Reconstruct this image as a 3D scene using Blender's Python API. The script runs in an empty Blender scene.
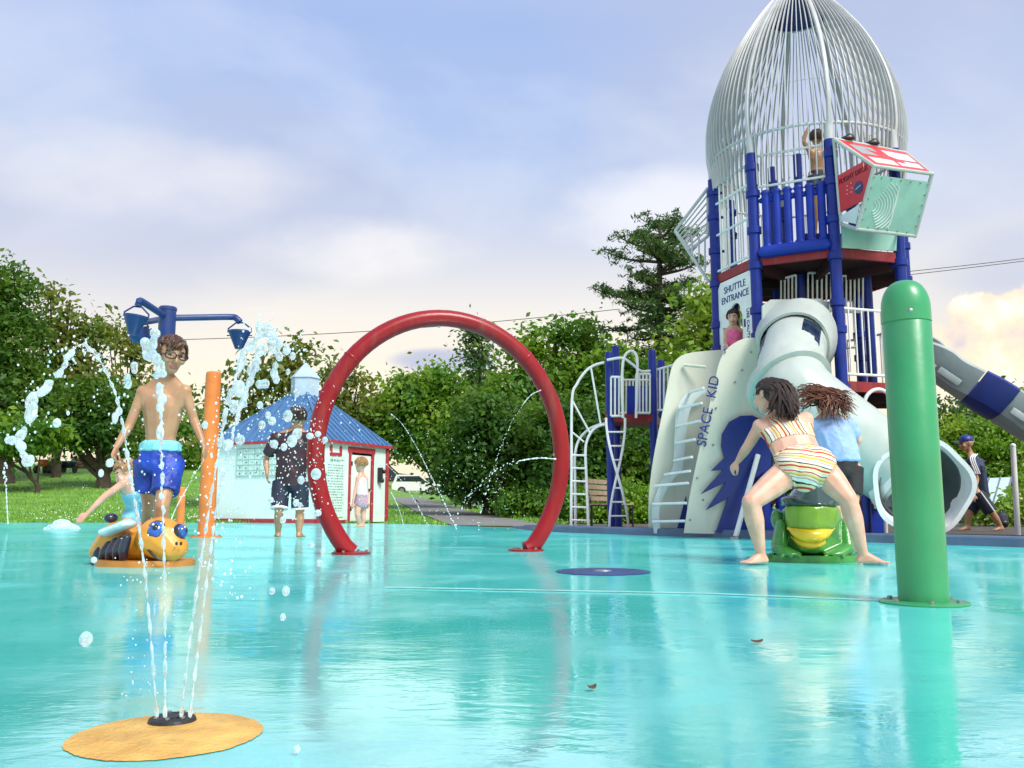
import bpy, bmesh, math, random
import numpy as np
from mathutils import Vector, Matrix, Quaternion, noise as mnoise

sc = bpy.context.scene
COL = sc.collection
rng = random.Random(11)
nrs = np.random.RandomState(5)
PI = math.pi

# ------------------------------------------------------------------ camera
CAM_H, FPX, TH = 0.36, 880.0, math.atan(122 / 880.0)
cd = bpy.data.cameras.new('camera')
cam = bpy.data.objects.new('camera', cd)
COL.objects.link(cam)
cam.location = (0, 0, CAM_H)
cam.rotation_euler = (PI / 2 + TH, 0, 0)
cd.sensor_width = 36
cd.lens = FPX / 1024 * 36
cd.clip_start = 0.05
cd.clip_end = 3000
sc.camera = cam
CT, ST = math.cos(TH), math.sin(TH)

def P(px, py, Y):
    """the place at distance Y that is seen at a spot of the photograph"""
    a, b = (px - 512) / FPX, (384 - py) / FPX
    d = Vector((a, CT - b * ST, ST + b * CT))
    t = Y / d.y
    return Vector((a * t, Y, CAM_H + d.z * t))

def PZ(px, py, Z=0.0):
    a, b = (px - 512) / FPX, (384 - py) / FPX
    d = Vector((a, CT - b * ST, ST + b * CT))
    t = (Z - CAM_H) / d.z
    return Vector((a * t, d.y * t, Z))

def sstep(a, b, x):
    t = min(1, max(0, (x - a) / (b - a)))
    return t * t * (3 - 2 * t)

def terrain(x, y):
    s = sstep(19.8, 60, y) * 1.0 + max(0, (y - 60)) * 0.004
    wl = sstep(-7.0, -16.0, x)
    wr = sstep(0.0, 6.0, x)
    return -0.03 + s * (1.15 + 2.0 * wl - 0.7 * wr)

def PG(px, py):
    Y = 8.0
    while Y < 150:
        p = P(px, py, Y)
        if p.z <= terrain(p.x, p.y):
            return Vector((p.x, p.y, terrain(p.x, p.y)))
        Y += 0.1
    return p

# ------------------------------------------------------------------ objects
ORG = {}
def tag(o, label=None, cat=None, group=None, kind=None):
    if label: o['label'] = label
    if cat: o['category'] = cat
    if group: o['group'] = group
    if kind: o['kind'] = kind
    return o

def thing(name, label, cat, loc=(0, 0, 0), group=None):
    o = bpy.data.objects.new(name, None)
    COL.objects.link(o)
    o.location = loc
    o.empty_display_size = 0.1
    ORG[o.name] = Vector(loc)
    return tag(o, label, cat, group)

def copy_tree(o, parent=None):
    c = o.copy()
    COL.objects.link(c)
    if parent is not None: c.parent = parent
    ORG[c.name] = ORG.get(o.name, Vector())
    for ch in [x for x in o.children]:
        copy_tree(ch, c)
    return c

def link_mesh(name, me, parent=None):
    o = bpy.data.objects.new(name, me)
    COL.objects.link(o)
    if parent is not None:
        org = ORG[parent.name]
        me.transform(Matrix.Translation(-org))
        o.parent = parent
        ORG[o.name] = org
    else:
        n = len(me.vertices)
        co = np.empty(n * 3); me.vertices.foreach_get('co', co); co = co.reshape(-1, 3)
        lo, hi = co.min(0), co.max(0)
        org = Vector(((lo[0] + hi[0]) / 2, (lo[1] + hi[1]) / 2, lo[2]))
        me.transform(Matrix.Translation(-org))
        o.location = org
        ORG[o.name] = org
    return o

def frame_of(d):
    d = d.normalized()
    up = Vector((0, 0, 1)) if abs(d.z) < 0.95 else Vector((0, 1, 0))
    s = d.cross(up).normalized()
    return s, s.cross(d).normalized()

def spline(pts, n=8):
    """Catmull-Rom through the points"""
    pts = [Vector(p) for p in pts]
    out = []
    for i in range(len(pts) - 1):
        p0 = pts[i - 1] if i > 0 else pts[i] * 2 - pts[i + 1]
        p1, p2 = pts[i], pts[i + 1]
        p3 = pts[i + 2] if i + 2 < len(pts) else p2 * 2 - p1
        for k in range(n):
            t = k / n
            out.append(0.5 * ((2 * p1) + (-p0 + p2) * t + (2 * p0 - 5 * p1 + 4 * p2 - p3) * t * t + (-p0 + 3 * p1 - 3 * p2 + p3) * t ** 3))
    out.append(pts[-1])
    return out

class MB:
    def __init__(self):
        self.bm = bmesh.new()
    def box(self, c, size, rot=None, bevel=0):
        r = bmesh.ops.create_cube(self.bm, size=1)
        vs = r['verts']
        M = Matrix.Translation(Vector(c)) @ (rot.to_4x4() if rot is not None else Matrix()) @ Matrix.Diagonal((*size, 1))
        bmesh.ops.transform(self.bm, matrix=M, verts=vs)
        if bevel:
            es = list({e for v in vs for e in v.link_edges})
            bmesh.ops.bevel(self.bm, geom=es, offset=bevel, segments=2, affect='EDGES', profile=0.5)
        return self
    def beam(self, a, b, w, h, bevel=0):
        """a bar of rectangular section from a to b"""
        a, b = Vector(a), Vector(b)
        d = b - a
        s, u = frame_of(d)
        R = Matrix((s, d.normalized(), u)).transposed()
        return self.box((a + b) / 2, (w, d.length, h), R, bevel)
    def tube(self, pts, r, n=10, caps=True, closed=False):
        pts = [Vector(p) for p in pts]
        m = len(pts)
        rs = r if isinstance(r, (list, tuple)) else [r] * m
        rings = []
        s = None
        for i, p in enumerate(pts):
            if closed: d = pts[(i + 1) % m] - pts[i - 1]
            else: d = pts[min(i + 1, m - 1)] - pts[max(i - 1, 0)]
            d.normalize()
            if s is None: s, u = frame_of(d)
            else:
                s = (s - d * s.dot(d)).normalized()
            u = s.cross(d)
            rings.append([self.bm.verts.new(p + (s * math.cos(2 * PI * k / n) + u * math.sin(2 * PI * k / n)) * rs[i]) for k in range(n)])
        for i in range(m if closed else m - 1):
            A, B = rings[i], rings[(i + 1) % m]
            for k in range(n):
                self.bm.faces.new((A[k], A[(k + 1) % n], B[(k + 1) % n], B[k]))
        if caps and not closed:
            self.bm.faces.new(rings[0][::-1]); self.bm.faces.new(rings[-1])
        return self
    def cyl(self, a, b, r0, r1=None, n=16):
        return self.tube([a, b], [r0, r0 if r1 is None else r1], n)
    def pipe(self, pts, rfun, wall, n=32):
        """a hollow tube; rfun(i, angle) is the outer radius"""
        pts = [Vector(p) for p in pts]; m = len(pts)
        outer, inner = [], []
        s = None
        for i, p in enumerate(pts):
            d = (pts[min(i + 1, m - 1)] - pts[max(i - 1, 0)]).normalized()
            if s is None: s, u = frame_of(d)
            else: s = (s - d * s.dot(d)).normalized()
            u = s.cross(d)
            ro, ri = [], []
            for k in range(n):
                an = 2 * PI * k / n
                v = s * math.cos(an) + u * math.sin(an)
                r = rfun(i, an)
                ro.append(self.bm.verts.new(p + v * r)); ri.append(self.bm.verts.new(p + v * (r - wall)))
            outer.append(ro); inner.append(ri)
        for i in range(m - 1):
            for k in range(n):
                k2 = (k + 1) % n
                self.bm.faces.new((outer[i][k], outer[i][k2], outer[i + 1][k2], outer[i + 1][k]))
                self.bm.faces.new((inner[i][k], inner[i + 1][k], inner[i + 1][k2], inner[i][k2]))
        for i in (0, m - 1):
            for k in range(n):
                k2 = (k + 1) % n
                self.bm.faces.new((outer[i][k], inner[i][k], inner[i][k2], outer[i][k2]) if i == 0 else (outer[i][k2], inner[i][k2], inner[i][k], outer[i][k]))
        return self
    def lathe(self, prof, c, n=24, axis=None, caps=True):
        c = Vector(c)
        q = axis.normalized().to_track_quat('Z', 'Y').to_matrix() if axis is not None else Matrix.Identity(3)
        rings = []
        for r, z in prof:
            rings.append([self.bm.verts.new(c + q @ Vector((max(r, 1e-4) * math.cos(2 * PI * k / n), max(r, 1e-4) * math.sin(2 * PI * k / n), z))) for k in range(n)])
        for A, B in zip(rings, rings[1:]):
            for k in range(n):
                self.bm.faces.new((A[k], A[(k + 1) % n], B[(k + 1) % n], B[k]))
        if caps:
            self.bm.faces.new(rings[0][::-1]); self.bm.faces.new(rings[-1])
        return self
    def plate(self, pts, thick, normal=None):
        """a flat plate with an outline of any shape and a real thickness"""
        pts = [Vector(p) for p in pts]
        if normal is None:
            normal = Vector((0, 0, 0))
            for i in range(len(pts)):
                normal += pts[i].cross(pts[(i + 1) % len(pts)])
        nn = normal.normalized() * (thick / 2)
        A = [self.bm.verts.new(p + nn) for p in pts]
        B = [self.bm.verts.new(p - nn) for p in pts]
        f1 = self.bm.faces.new(A); f2 = self.bm.faces.new(B[::-1])
        f1.normal_update(); f2.normal_update()
        n = len(pts)
        for i in range(n):
            self.bm.faces.new((A[i], B[i], B[(i + 1) % n], A[(i + 1) % n]))
        if n > 4:
            bmesh.ops.triangulate(self.bm, faces=[f1, f2])
        return self
    def ell(self, c, r, R=None, sub=3):
        v = bmesh.ops.create_icosphere(self.bm, subdivisions=sub, radius=1)['verts']
        r = r if hasattr(r, '__len__') else (r, r, r)
        M = Matrix.Translation(Vector(c)) @ (R.to_4x4() if R is not None else Matrix()) @ Matrix.Diagonal((*r, 1))
        bmesh.ops.transform(self.bm, matrix=M, verts=v)
        return self
    def hull(self, items):
        """the convex skin round a few ellipsoids: (centre, radii, rotation)"""
        pts = []
        for it in items:
            c, r = Vector(it[0]), it[1]
            R = it[2] if len(it) > 2 else None
            r = r if hasattr(r, '__len__') else (r, r, r)
            for u in UNIT:
                q = Vector((u.x * r[0], u.y * r[1], u.z * r[2]))
                if R is not None: q = R @ q
                pts.append(c + q)
        vs = [self.bm.verts.new(p) for p in pts]
        res = bmesh.ops.convex_hull(self.bm, input=vs)
        dead = [g for g in res['geom_interior'] if isinstance(g, bmesh.types.BMVert)]
        dead += [g for g in res['geom_unused'] if isinstance(g, bmesh.types.BMVert) and g not in dead]
        bmesh.ops.delete(self.bm, geom=list(set(dead)), context='VERTS')
        return self
    def cap(self, a, b, r0, r1):
        return self.hull([(a, r0), (b, r1)])
    def mesh(self, name, mat=None, smooth=True):
        bmesh.ops.recalc_face_normals(self.bm, faces=self.bm.faces[:])
        me = bpy.data.meshes.new(name)
        self.bm.to_mesh(me); self.bm.free()
        for m in (mat if isinstance(mat, (list, tuple)) else [mat]):
            if m: me.materials.append(m)
        if smooth:
            me.polygons.foreach_set('use_smooth', [True] * len(me.polygons))
            try: me.set_sharp_from_angle(angle=math.radians(38))
            except Exception: pass
        return me
    def build(self, name, mat, parent=None, smooth=True, label=None, cat=None, group=None, kind=None):
        o = link_mesh(name, self.mesh(name, mat, smooth), parent)
        return tag(o, label, cat, group, kind)

_b = bmesh.new(); bmesh.ops.create_icosphere(_b, subdivisions=2, radius=1)
UNIT = [v.co.copy() for v in _b.verts]; _b.free()

def fuse(mb, voxel, smooth=4, fac=0.5):
    """one continuous skin round everything in the builder"""
    me = mb.mesh('tmp', None, False)
    o = bpy.data.objects.new('tmp', me); COL.objects.link(o)
    m = o.modifiers.new('r', 'REMESH'); m.mode = 'VOXEL'; m.voxel_size = voxel; m.use_smooth_shade = True
    if smooth:
        s = o.modifiers.new('s', 'SMOOTH'); s.factor = fac; s.iterations = smooth
    dg = bpy.context.evaluated_depsgraph_get(); dg.update()
    out = bpy.data.meshes.new_from_object(o.evaluated_get(dg))
    bpy.data.objects.remove(o); bpy.data.meshes.remove(me)
    out.materials.clear()
    out.polygons.foreach_set('use_smooth', [True] * len(out.polygons))
    return out

# ------------------------------------------------------------------ materials
def nt(m):
    m.use_nodes = True
    t = m.node_tree
    return t, t.nodes, t.links

def srgb(r, g, b):
    f = lambda c: (c / 255) / 12.92 if c / 255 <= 0.04045 else ((c / 255 + 0.055) / 1.055) ** 2.4
    return (f(r), f(g), f(b), 1)

def mat(name, col, rough=0.5, var=0.15, scale=6, metal=0, bump=0.0, bscale=60, spec=0.5, sub=0.0, coat=0, col2=None, dirt=0.0):
    """painted / moulded surface with an uneven tone, fine bump and uneven gloss"""
    m = bpy.data.materials.new(name)
    t, N, L = nt(m)
    b = N['Principled BSDF']
    col = tuple(col[:3])
    tc = N.new('ShaderNodeTexCoord')
    n1 = N.new('ShaderNodeTexNoise'); n1.inputs['Scale'].default_value = scale; n1.inputs['Detail'].default_value = 6
    L.new(tc.outputs['Object'], n1.inputs['Vector'])
    rp = N.new('ShaderNodeValToRGB')
    c2 = tuple(col2[:3]) if col2 else tuple(max(0, c * (1 - var)) for c in col)
    c3 = tuple(min(1, c * (1 + var * 0.6)) for c in col)
    rp.color_ramp.elements[0].color = (*c2, 1); rp.color_ramp.elements[0].position = 0.3
    rp.color_ramp.elements[1].color = (*c3, 1); rp.color_ramp.elements[1].position = 0.7
    L.new(n1.outputs['Fac'], rp.inputs['Fac'])
    out = rp.outputs['Color']
    if dirt:
        n3 = N.new('ShaderNodeTexNoise'); n3.inputs['Scale'].default_value = scale * 4; n3.inputs['Detail'].default_value = 8
        mp3 = N.new('ShaderNodeMapping'); mp3.inputs['Scale'].default_value = (1, 1, 0.15)
        L.new(tc.outputs['Object'], mp3.inputs['Vector']); L.new(mp3.outputs['Vector'], n3.inputs['Vector'])
        r3 = N.new('ShaderNodeMapRange'); r3.inputs['From Min'].default_value = 0.52; r3.inputs['From Max'].default_value = 0.75; r3.inputs['To Max'].default_value = dirt
        L.new(n3.outputs['Fac'], r3.inputs['Value'])
        mx = N.new('ShaderNodeMixRGB'); mx.inputs['Color2'].default_value = (0.16, 0.15, 0.12, 1)
        L.new(r3.outputs['Result'], mx.inputs['Fac']); L.new(out, mx.inputs['Color1'])
        out = mx.outputs['Color']
    L.new(out, b.inputs['Base Color'])
    n2 = N.new('ShaderNodeTexNoise'); n2.inputs['Scale'].default_value = bscale; n2.inputs['Detail'].default_value = 3
    L.new(tc.outputs['Object'], n2.inputs['Vector'])
    mr = N.new('ShaderNodeMapRange'); mr.inputs['To Min'].default_value = max(0.03, rough - 0.12); mr.inputs['To Max'].default_value = min(1, rough + 0.12)
    L.new(n1.outputs['Fac'], mr.inputs['Value']); L.new(mr.outputs['Result'], b.inputs['Roughness'])
    if bump:
        bp = N.new('ShaderNodeBump'); bp.inputs['Strength'].default_value = bump; bp.inputs['Distance'].default_value = 0.01
        L.new(n2.outputs['Fac'], bp.inputs['Height']); L.new(bp.outputs['Normal'], b.inputs['Normal'])
    b.inputs['Metallic'].default_value = metal
    b.inputs['Specular IOR Level'].default_value = spec
    if coat: b.inputs['Coat Weight'].default_value = coat; b.inputs['Coat Roughness'].default_value = 0.08
    if sub:
        b.inputs['Subsurface Weight'].default_value = sub
        b.inputs['Subsurface Radius'].default_value = (0.02, 0.008, 0.004); b.inputs['Subsurface Scale'].default_value = 0.5
    return m

M = {}
M['blue'] = mat('cobalt powder coat', (0.004, 0.024, 0.23), 0.4, 0.2, 5, bump=0.05, coat=0.05, spec=.35, dirt=0.06)
M['blueplastic'] = mat('blue rotomoulded plastic', (0.004, 0.03, 0.31), 0.45, 0.2, 5, spec=.35, bump=0.12, bscale=40)
M['dblue'] = mat('navy enamel', (0.012, 0.04, 0.17), 0.4, 0.2, 4, dirt=0.08)
M['navy'] = mat('deep navy sheet', (0.008, 0.025, 0.2), 0.45, 0.2, 4)
M['redpipe'] = mat('red gloss enamel', (0.27, 0.004, 0.008), 0.36, 0.18, 3, bump=0.06, bscale=25, coat=0.1, spec=.35, dirt=0.22)
M['reddeck'] = mat('dark red vinyl deck coating', (0.26, 0.012, 0.02), 0.5, 0.3, 5, bump=0.2, dirt=0.3)
M['redpanel'] = mat('red sheet plastic', (0.6, 0.03, 0.045), 0.4, 0.15, 4, dirt=0.15)
M['redtrim'] = mat('red trim paint', (0.42, 0.03, 0.045), 0.55, 0.25, 6, dirt=0.2)
M['white'] = mat('white powder coat', (0.78, 0.8, 0.79), 0.4, 0.08, 6, dirt=0.12)
M['bars'] = mat('pale grey powder coat', (0.50, 0.515, 0.53), 0.38, 0.12, 4, dirt=0.15)
M['mint'] = mat('pale mint plastic', (0.46, 0.52, 0.485), 0.35, 0.1, 3, bump=0.06, bscale=30, dirt=0.1)
M['mintsheet'] = mat('mint sheet panel', (0.32, 0.58, 0.5), 0.42, 0.12, 4, dirt=0.1)
M['cream'] = mat('cream sheet panel', (0.64, 0.66, 0.55), 0.45, 0.07, 2, bump=0.03, dirt=0.12)
M['paleblue'] = mat('milky blue stringer plate', (0.62, 0.72, 0.72), 0.35, 0.1, 3)
M['graypl'] = mat('grey slide plastic', (0.3, 0.36, 0.37), 0.38, 0.18, 3, bump=0.08, bscale=20, dirt=0.15)
M['green'] = mat('green enamel post', (0.03, 0.27, 0.10), 0.36, 0.14, 3, bump=0.12, bscale=18, coat=0.15, dirt=0.2)
M['orange'] = mat('orange enamel post', (0.68, 0.2, 0.035), 0.42, 0.2, 4, bump=0.08, coat=0.2, dirt=0.15)
M['wall'] = mat('painted white siding', (0.66, 0.82, 0.79), 0.6, 0.06, 3, bump=0.1, bscale=25, dirt=0.1)
M['doorw'] = mat('white door paint', (0.76, 0.8, 0.77), 0.5, 0.06, 3, dirt=0.1)
M['roof'] = mat('blue standing seam metal', (0.075, 0.19, 0.38), 0.32, 0.15, 3, metal=0.2, dirt=0.08)
M['cupola'] = mat('pale blue grey metal', (0.42, 0.55, 0.66), 0.4, 0.12, 4)
M['black'] = mat('black plastic', (0.015, 0.016, 0.018), 0.4, 0.2, 8)
M['rubber'] = mat('dark rubber', (0.02, 0.022, 0.025), 0.5, 0.3, 20, bump=0.4)
M['steel'] = mat('dull steel', (0.35, 0.36, 0.37), 0.35, 0.15, 10, metal=0.8)
M['curb'] = mat('blue grey curb paint', (0.085, 0.145, 0.24), 0.55, 0.2, 6, bump=0.2, dirt=0.3)
M['disc'] = mat('ochre ground disc', (0.72, 0.45, 0.10), 0.4, 0.25, 14, bump=0.5, bscale=120, col2=(0.55, 0.29, 0.05), dirt=.35)
M['bark'] = mat('bark', (0.06, 0.045, 0.033), 0.9, 0.4, 6, bump=0.8, bscale=30)
M['deck_shade'] = mat('shaded deck underside', (0.035, 0.006, 0.008), 0.8, 0.3, 5)  # deck red darkened, the shade under the decks put into the colour
M['darkred'] = mat('dark red lettering', (0.12, 0.008, 0.014), 0.5, 0.1, 5)
M['shade_grey'] = mat('dark grey mouth shading', (0.075, 0.10, 0.10), 0.45, 0.2, 4, dirt=.2)  # stands in for the shade inside the slide mouth
M['wood'] = mat('weathered bench wood', (0.45, 0.34, 0.25), 0.6, 0.2, 8)
M['stone'] = mat('brown stone', (0.16, 0.1, 0.075), 0.85, 0.5, 5, bump=0.6, bscale=10)
M['beige'] = mat('pale yellow wall paint', (0.5, 0.47, 0.3), 0.7, 0.12, 4)
M['glassdark'] = mat('tinted window', (0.02, 0.028, 0.035), 0.08, 0.1, 3, spec=0.8)
M['porthole'] = mat('blue tinted slide window', (0.03, 0.055, 0.13), 0.12, 0.5, 6, spec=0.8)
M['carwhite'] = mat('white car paint', (0.75, 0.77, 0.78), 0.25, 0.03, 2, coat=0.5)
M['cardark'] = mat('charcoal car paint', (0.025, 0.035, 0.045), 0.25, 0.03, 2, coat=0.5)
M['carred'] = mat('red car paint', (0.5, 0.045, 0.02), 0.3, 0.1, 2, coat=0.4)
M['carblue'] = mat('dark blue car paint', (0.02, 0.035, 0.1), 0.3, 0.1, 2, coat=0.4)
M['lamp'] = mat('clear lamp lens', (0.8, 0.8, 0.78), 0.15, 0.05, 4)
M['leafdry'] = mat('dry leaf', (0.1, 0.045, 0.022), 0.6, 0.4, 40)
M['pinkcloth'] = mat('pink stretch cloth', (0.85, 0.14, 0.32), 0.75, 0.2, 20, bump=0.2, bscale=120)
M['pale'] = mat('pale roofing metal', (0.45, 0.6, 0.58), 0.4, 0.1, 3)
M['seam'] = mat('pad joint sealant', (0.3, 0.62, 0.6), 0.3, 0.2, 8)
# ------------------------------------------------------------------ sky and light
SUN_EL, SUN_AZ = math.radians(48), math.radians(140)     # azimuth from +Y towards +X
w = bpy.data.worlds.new('World'); sc.world = w; w.use_nodes = True
t = w.node_tree; N, L = t.nodes, t.links
bg = N['Background']; bg.inputs['Strength'].default_value = 0.1
sky = N.new('ShaderNodeTexSky'); sky.sky_type = 'NISHITA'; sky.sun_disc = False
sky.sun_elevation = SUN_EL; sky.sun_rotation = SUN_AZ; sky.dust_density = 2.0
tc = N.new('ShaderNodeTexCoord')
sx = N.new('ShaderNodeSeparateXYZ'); L.new(tc.outputs['Generated'], sx.inputs[0])
def mth(op, a, b=None, c=None, clamp=False):
    n = N.new('ShaderNodeMath'); n.operation = op; n.use_clamp = clamp
    for i, v in enumerate((a, b, c)):
        if v is None: continue
        if isinstance(v, (int, float)): n.inputs[i].default_value = v
        else: L.new(v, n.inputs[i])
    return n.outputs[0]
def ramp(fac, stops):
    n = N.new('ShaderNodeValToRGB'); e = n.color_ramp.elements
    while len(e) < len(stops): e.new(0.5)
    for k, (p, c) in enumerate(stops):
        e[k].position = p; e[k].color = (*c, 1) if len(c) == 3 else c
    L.new(fac, n.inputs['Fac']); return n.outputs['Color']
def mix(f, a, b):
    n = N.new('ShaderNodeMixRGB')
    if isinstance(f, (int, float)): n.inputs['Fac'].default_value = f
    else: L.new(f, n.inputs['Fac'])
    for k, v in (('Color1', a), ('Color2', b)):
        if isinstance(v, tuple): n.inputs[k].default_value = (*v, 1)
        else: L.new(v, n.inputs[k])
    return n.outputs['Color']
zz = mth('MAXIMUM', sx.outputs['Z'], 0.0)
dv = mth('ADD', zz, 0.16)
cx_ = mth('DIVIDE', sx.outputs['X'], dv); cy_ = mth('DIVIDE', sx.outputs['Y'], dv)
cv = N.new('ShaderNodeCombineXYZ'); L.new(cx_, cv.inputs[0]); L.new(cy_, cv.inputs[1])
def noi(scale, detail, rough, off, vec=None, dist=0.0):
    mp = N.new('ShaderNodeMapping'); mp.inputs['Location'].default_value = off
    L.new(vec or cv.outputs[0], mp.inputs['Vector'])
    n = N.new('ShaderNodeTexNoise'); n.inputs['Scale'].default_value = scale; n.inputs['Detail'].default_value = detail
    n.inputs['Roughness'].default_value = rough; n.inputs['Distortion'].default_value = dist
    L.new(mp.outputs[0], n.inputs['Vector']); return n.outputs['Fac']
K = 7.4
def k(c): return tuple(v * K for v in c)
grad = ramp(zz, [(0.0, (0.95, 0.80, 0.56)), (0.12, (0.93, 0.81, 0.61)), (0.21, (0.82, 0.76, 0.68)), (0.29, (0.58, 0.61, 0.71)), (0.38, (0.41, 0.51, 0.74)), (0.5, (0.34, 0.45, 0.73)), (0.9, (0.66, 0.73, 0.92))])
hi = N.new('ShaderNodeMapRange'); hi.inputs['From Min'].default_value = 0.15; hi.inputs['From Max'].default_value = 0.31; L.new(zz, hi.inputs['Value']); hi = hi.outputs['Result']
sc10 = N.new('ShaderNodeVectorMath'); sc10.operation = 'SCALE'; sc10.inputs['Scale'].default_value = K; L.new(grad, sc10.inputs[0])
base = mix(0.12, sc10.outputs[0], sky.outputs['Color'])
m1 = ramp(noi(0.8, 5, 0.5, (3.1, 1.7, 0.0), dist=0.4), [(0.44, (0, 0, 0)), (0.60, (1, 1, 1))])
c1 = mix(mth('MULTIPLY', mth('MULTIPLY', m1, 0.75), hi), base, k((0.42, 0.47, 0.63)))
m2 = ramp(noi(1.1, 6, 0.52, (7.4, 4.2, 2.0), dist=0.5), [(0.5, (0, 0, 0)), (0.72, (1, 1, 1))])
c2 = mix(mth('MULTIPLY', mth('MULTIPLY', m2, 0.38), hi), c1, k((0.78, 0.79, 0.84)))
az = mth('ARCTAN2', sx.outputs['X'], sx.outputs['Y']); el = mth('ARCSINE', sx.outputs['Z'])
def blob(a0, e0, wa, we, amp, nsc, lo, hi, stretch=1.0):
    u = mth('DIVIDE', mth('SUBTRACT', az, math.radians(a0)), math.radians(wa))
    v = mth('DIVIDE', mth('SUBTRACT', el, math.radians(e0)), math.radians(we))
    r = mth('ADD', mth('MULTIPLY', u, u), mth('MULTIPLY', v, v))
    cc = N.new('ShaderNodeCombineXYZ'); L.new(mth('MULTIPLY', az, stretch), cc.inputs[0]); L.new(el, cc.inputs[1])
    n = noi(nsc, 6, 0.55, (a0 * 0.13, e0 * 0.1, 0.3), cc.outputs[0])
    s = mth('ADD', mth('SUBTRACT', 1.0, r), mth('MULTIPLY', mth('SUBTRACT', n, 0.5), amp))
    mr = N.new('ShaderNodeMapRange'); mr.interpolation_type = 'SMOOTHSTEP'
    mr.inputs['From Min'].default_value = lo; mr.inputs['From Max'].default_value = hi
    L.new(s, mr.inputs['Value']); return mr.outputs['Result'], n
c3 = c2
for a0, e0, wa, we, amp, nsc, lo, hi, col, fac in (
        (-24, 19.5, 14, 3.4, 2.6, 7, 0.0, 1.5, (0.80, 0.78, 0.78), 0.55),      # pale bank upper left
        (-10, 16.5, 9, 2.6, 2.0, 9, 0.0, 1.3, (0.88, 0.84, 0.80), 0.7),
        (10, 19, 9, 3.0, 2.2, 9, 0.0, 1.3, (0.86, 0.85, 0.86), 0.6),
        (-4.5, 9.3, 4.2, 1.0, 1.2, 14, 0.0, 0.9, (0.42, 0.46, 0.62), 0.85),    # slate streak beside the arch
        (-9, 6.5, 5, 1.0, 1.2, 12, 0.0, 1.0, (0.55, 0.56, 0.64), 0.6),
        (33, 13.6, 9, 2.6, 1.6, 10, 0.0, 0.9, (0.50, 0.54, 0.66), 0.75),       # grey veil at right
        ):
    mk, _ = blob(a0, e0, wa, we, amp, nsc, lo, hi, 0.6)
    c3 = mix(mth('MULTIPLY', mk, fac), c3, k(col))
mk, nz = blob(30.5, 9.0, 6.5, 4.0, 1.5, 26, 0.25, 0.45)                          # heaped cloud low at right
heap = ramp(nz, [(0.3, (0.62, 0.58, 0.60)), (0.5, (0.95, 0.76, 0.56)), (0.66, (1.0, 0.93, 0.80))])
hs = N.new('ShaderNodeVectorMath'); hs.operation = 'SCALE'; hs.inputs['Scale'].default_value = K; L.new(heap, hs.inputs[0])
c3 = mix(mth('MULTIPLY', mk, 0.85), c3, hs.outputs[0])
L.new(c3, bg.inputs['Color'])

sl = bpy.data.lights.new('sun', 'SUN'); sl.energy = 2.5; sl.angle = math.radians(20); sl.color = (1.0, 0.95, 0.86)
so = bpy.data.objects.new('sun', sl); COL.objects.link(so)
sd = Vector((math.sin(SUN_AZ) * math.cos(SUN_EL), math.cos(SUN_AZ) * math.cos(SUN_EL), math.sin(SUN_EL)))
so.rotation_euler = sd.to_track_quat('Z', 'Y').to_euler(); so.location = sd * 60

sc.view_settings.view_transform = 'Standard'; sc.view_settings.look = 'None'
sc.view_settings.exposure = 0.78; sc.view_settings.gamma = 1.0
sc.render.engine = 'CYCLES'
try:
    sc.cycles.use_denoising = True; sc.cycles.denoiser = 'OPENIMAGEDENOISE'
except Exception: pass
sc.cycles.use_adaptive_sampling = True; sc.cycles.adaptive_threshold = 0.02
sc.cycles.max_bounces = 6; sc.cycles.transparent_max_bounces = 12
sc.cycles.sample_clamp_indirect = 6

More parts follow.
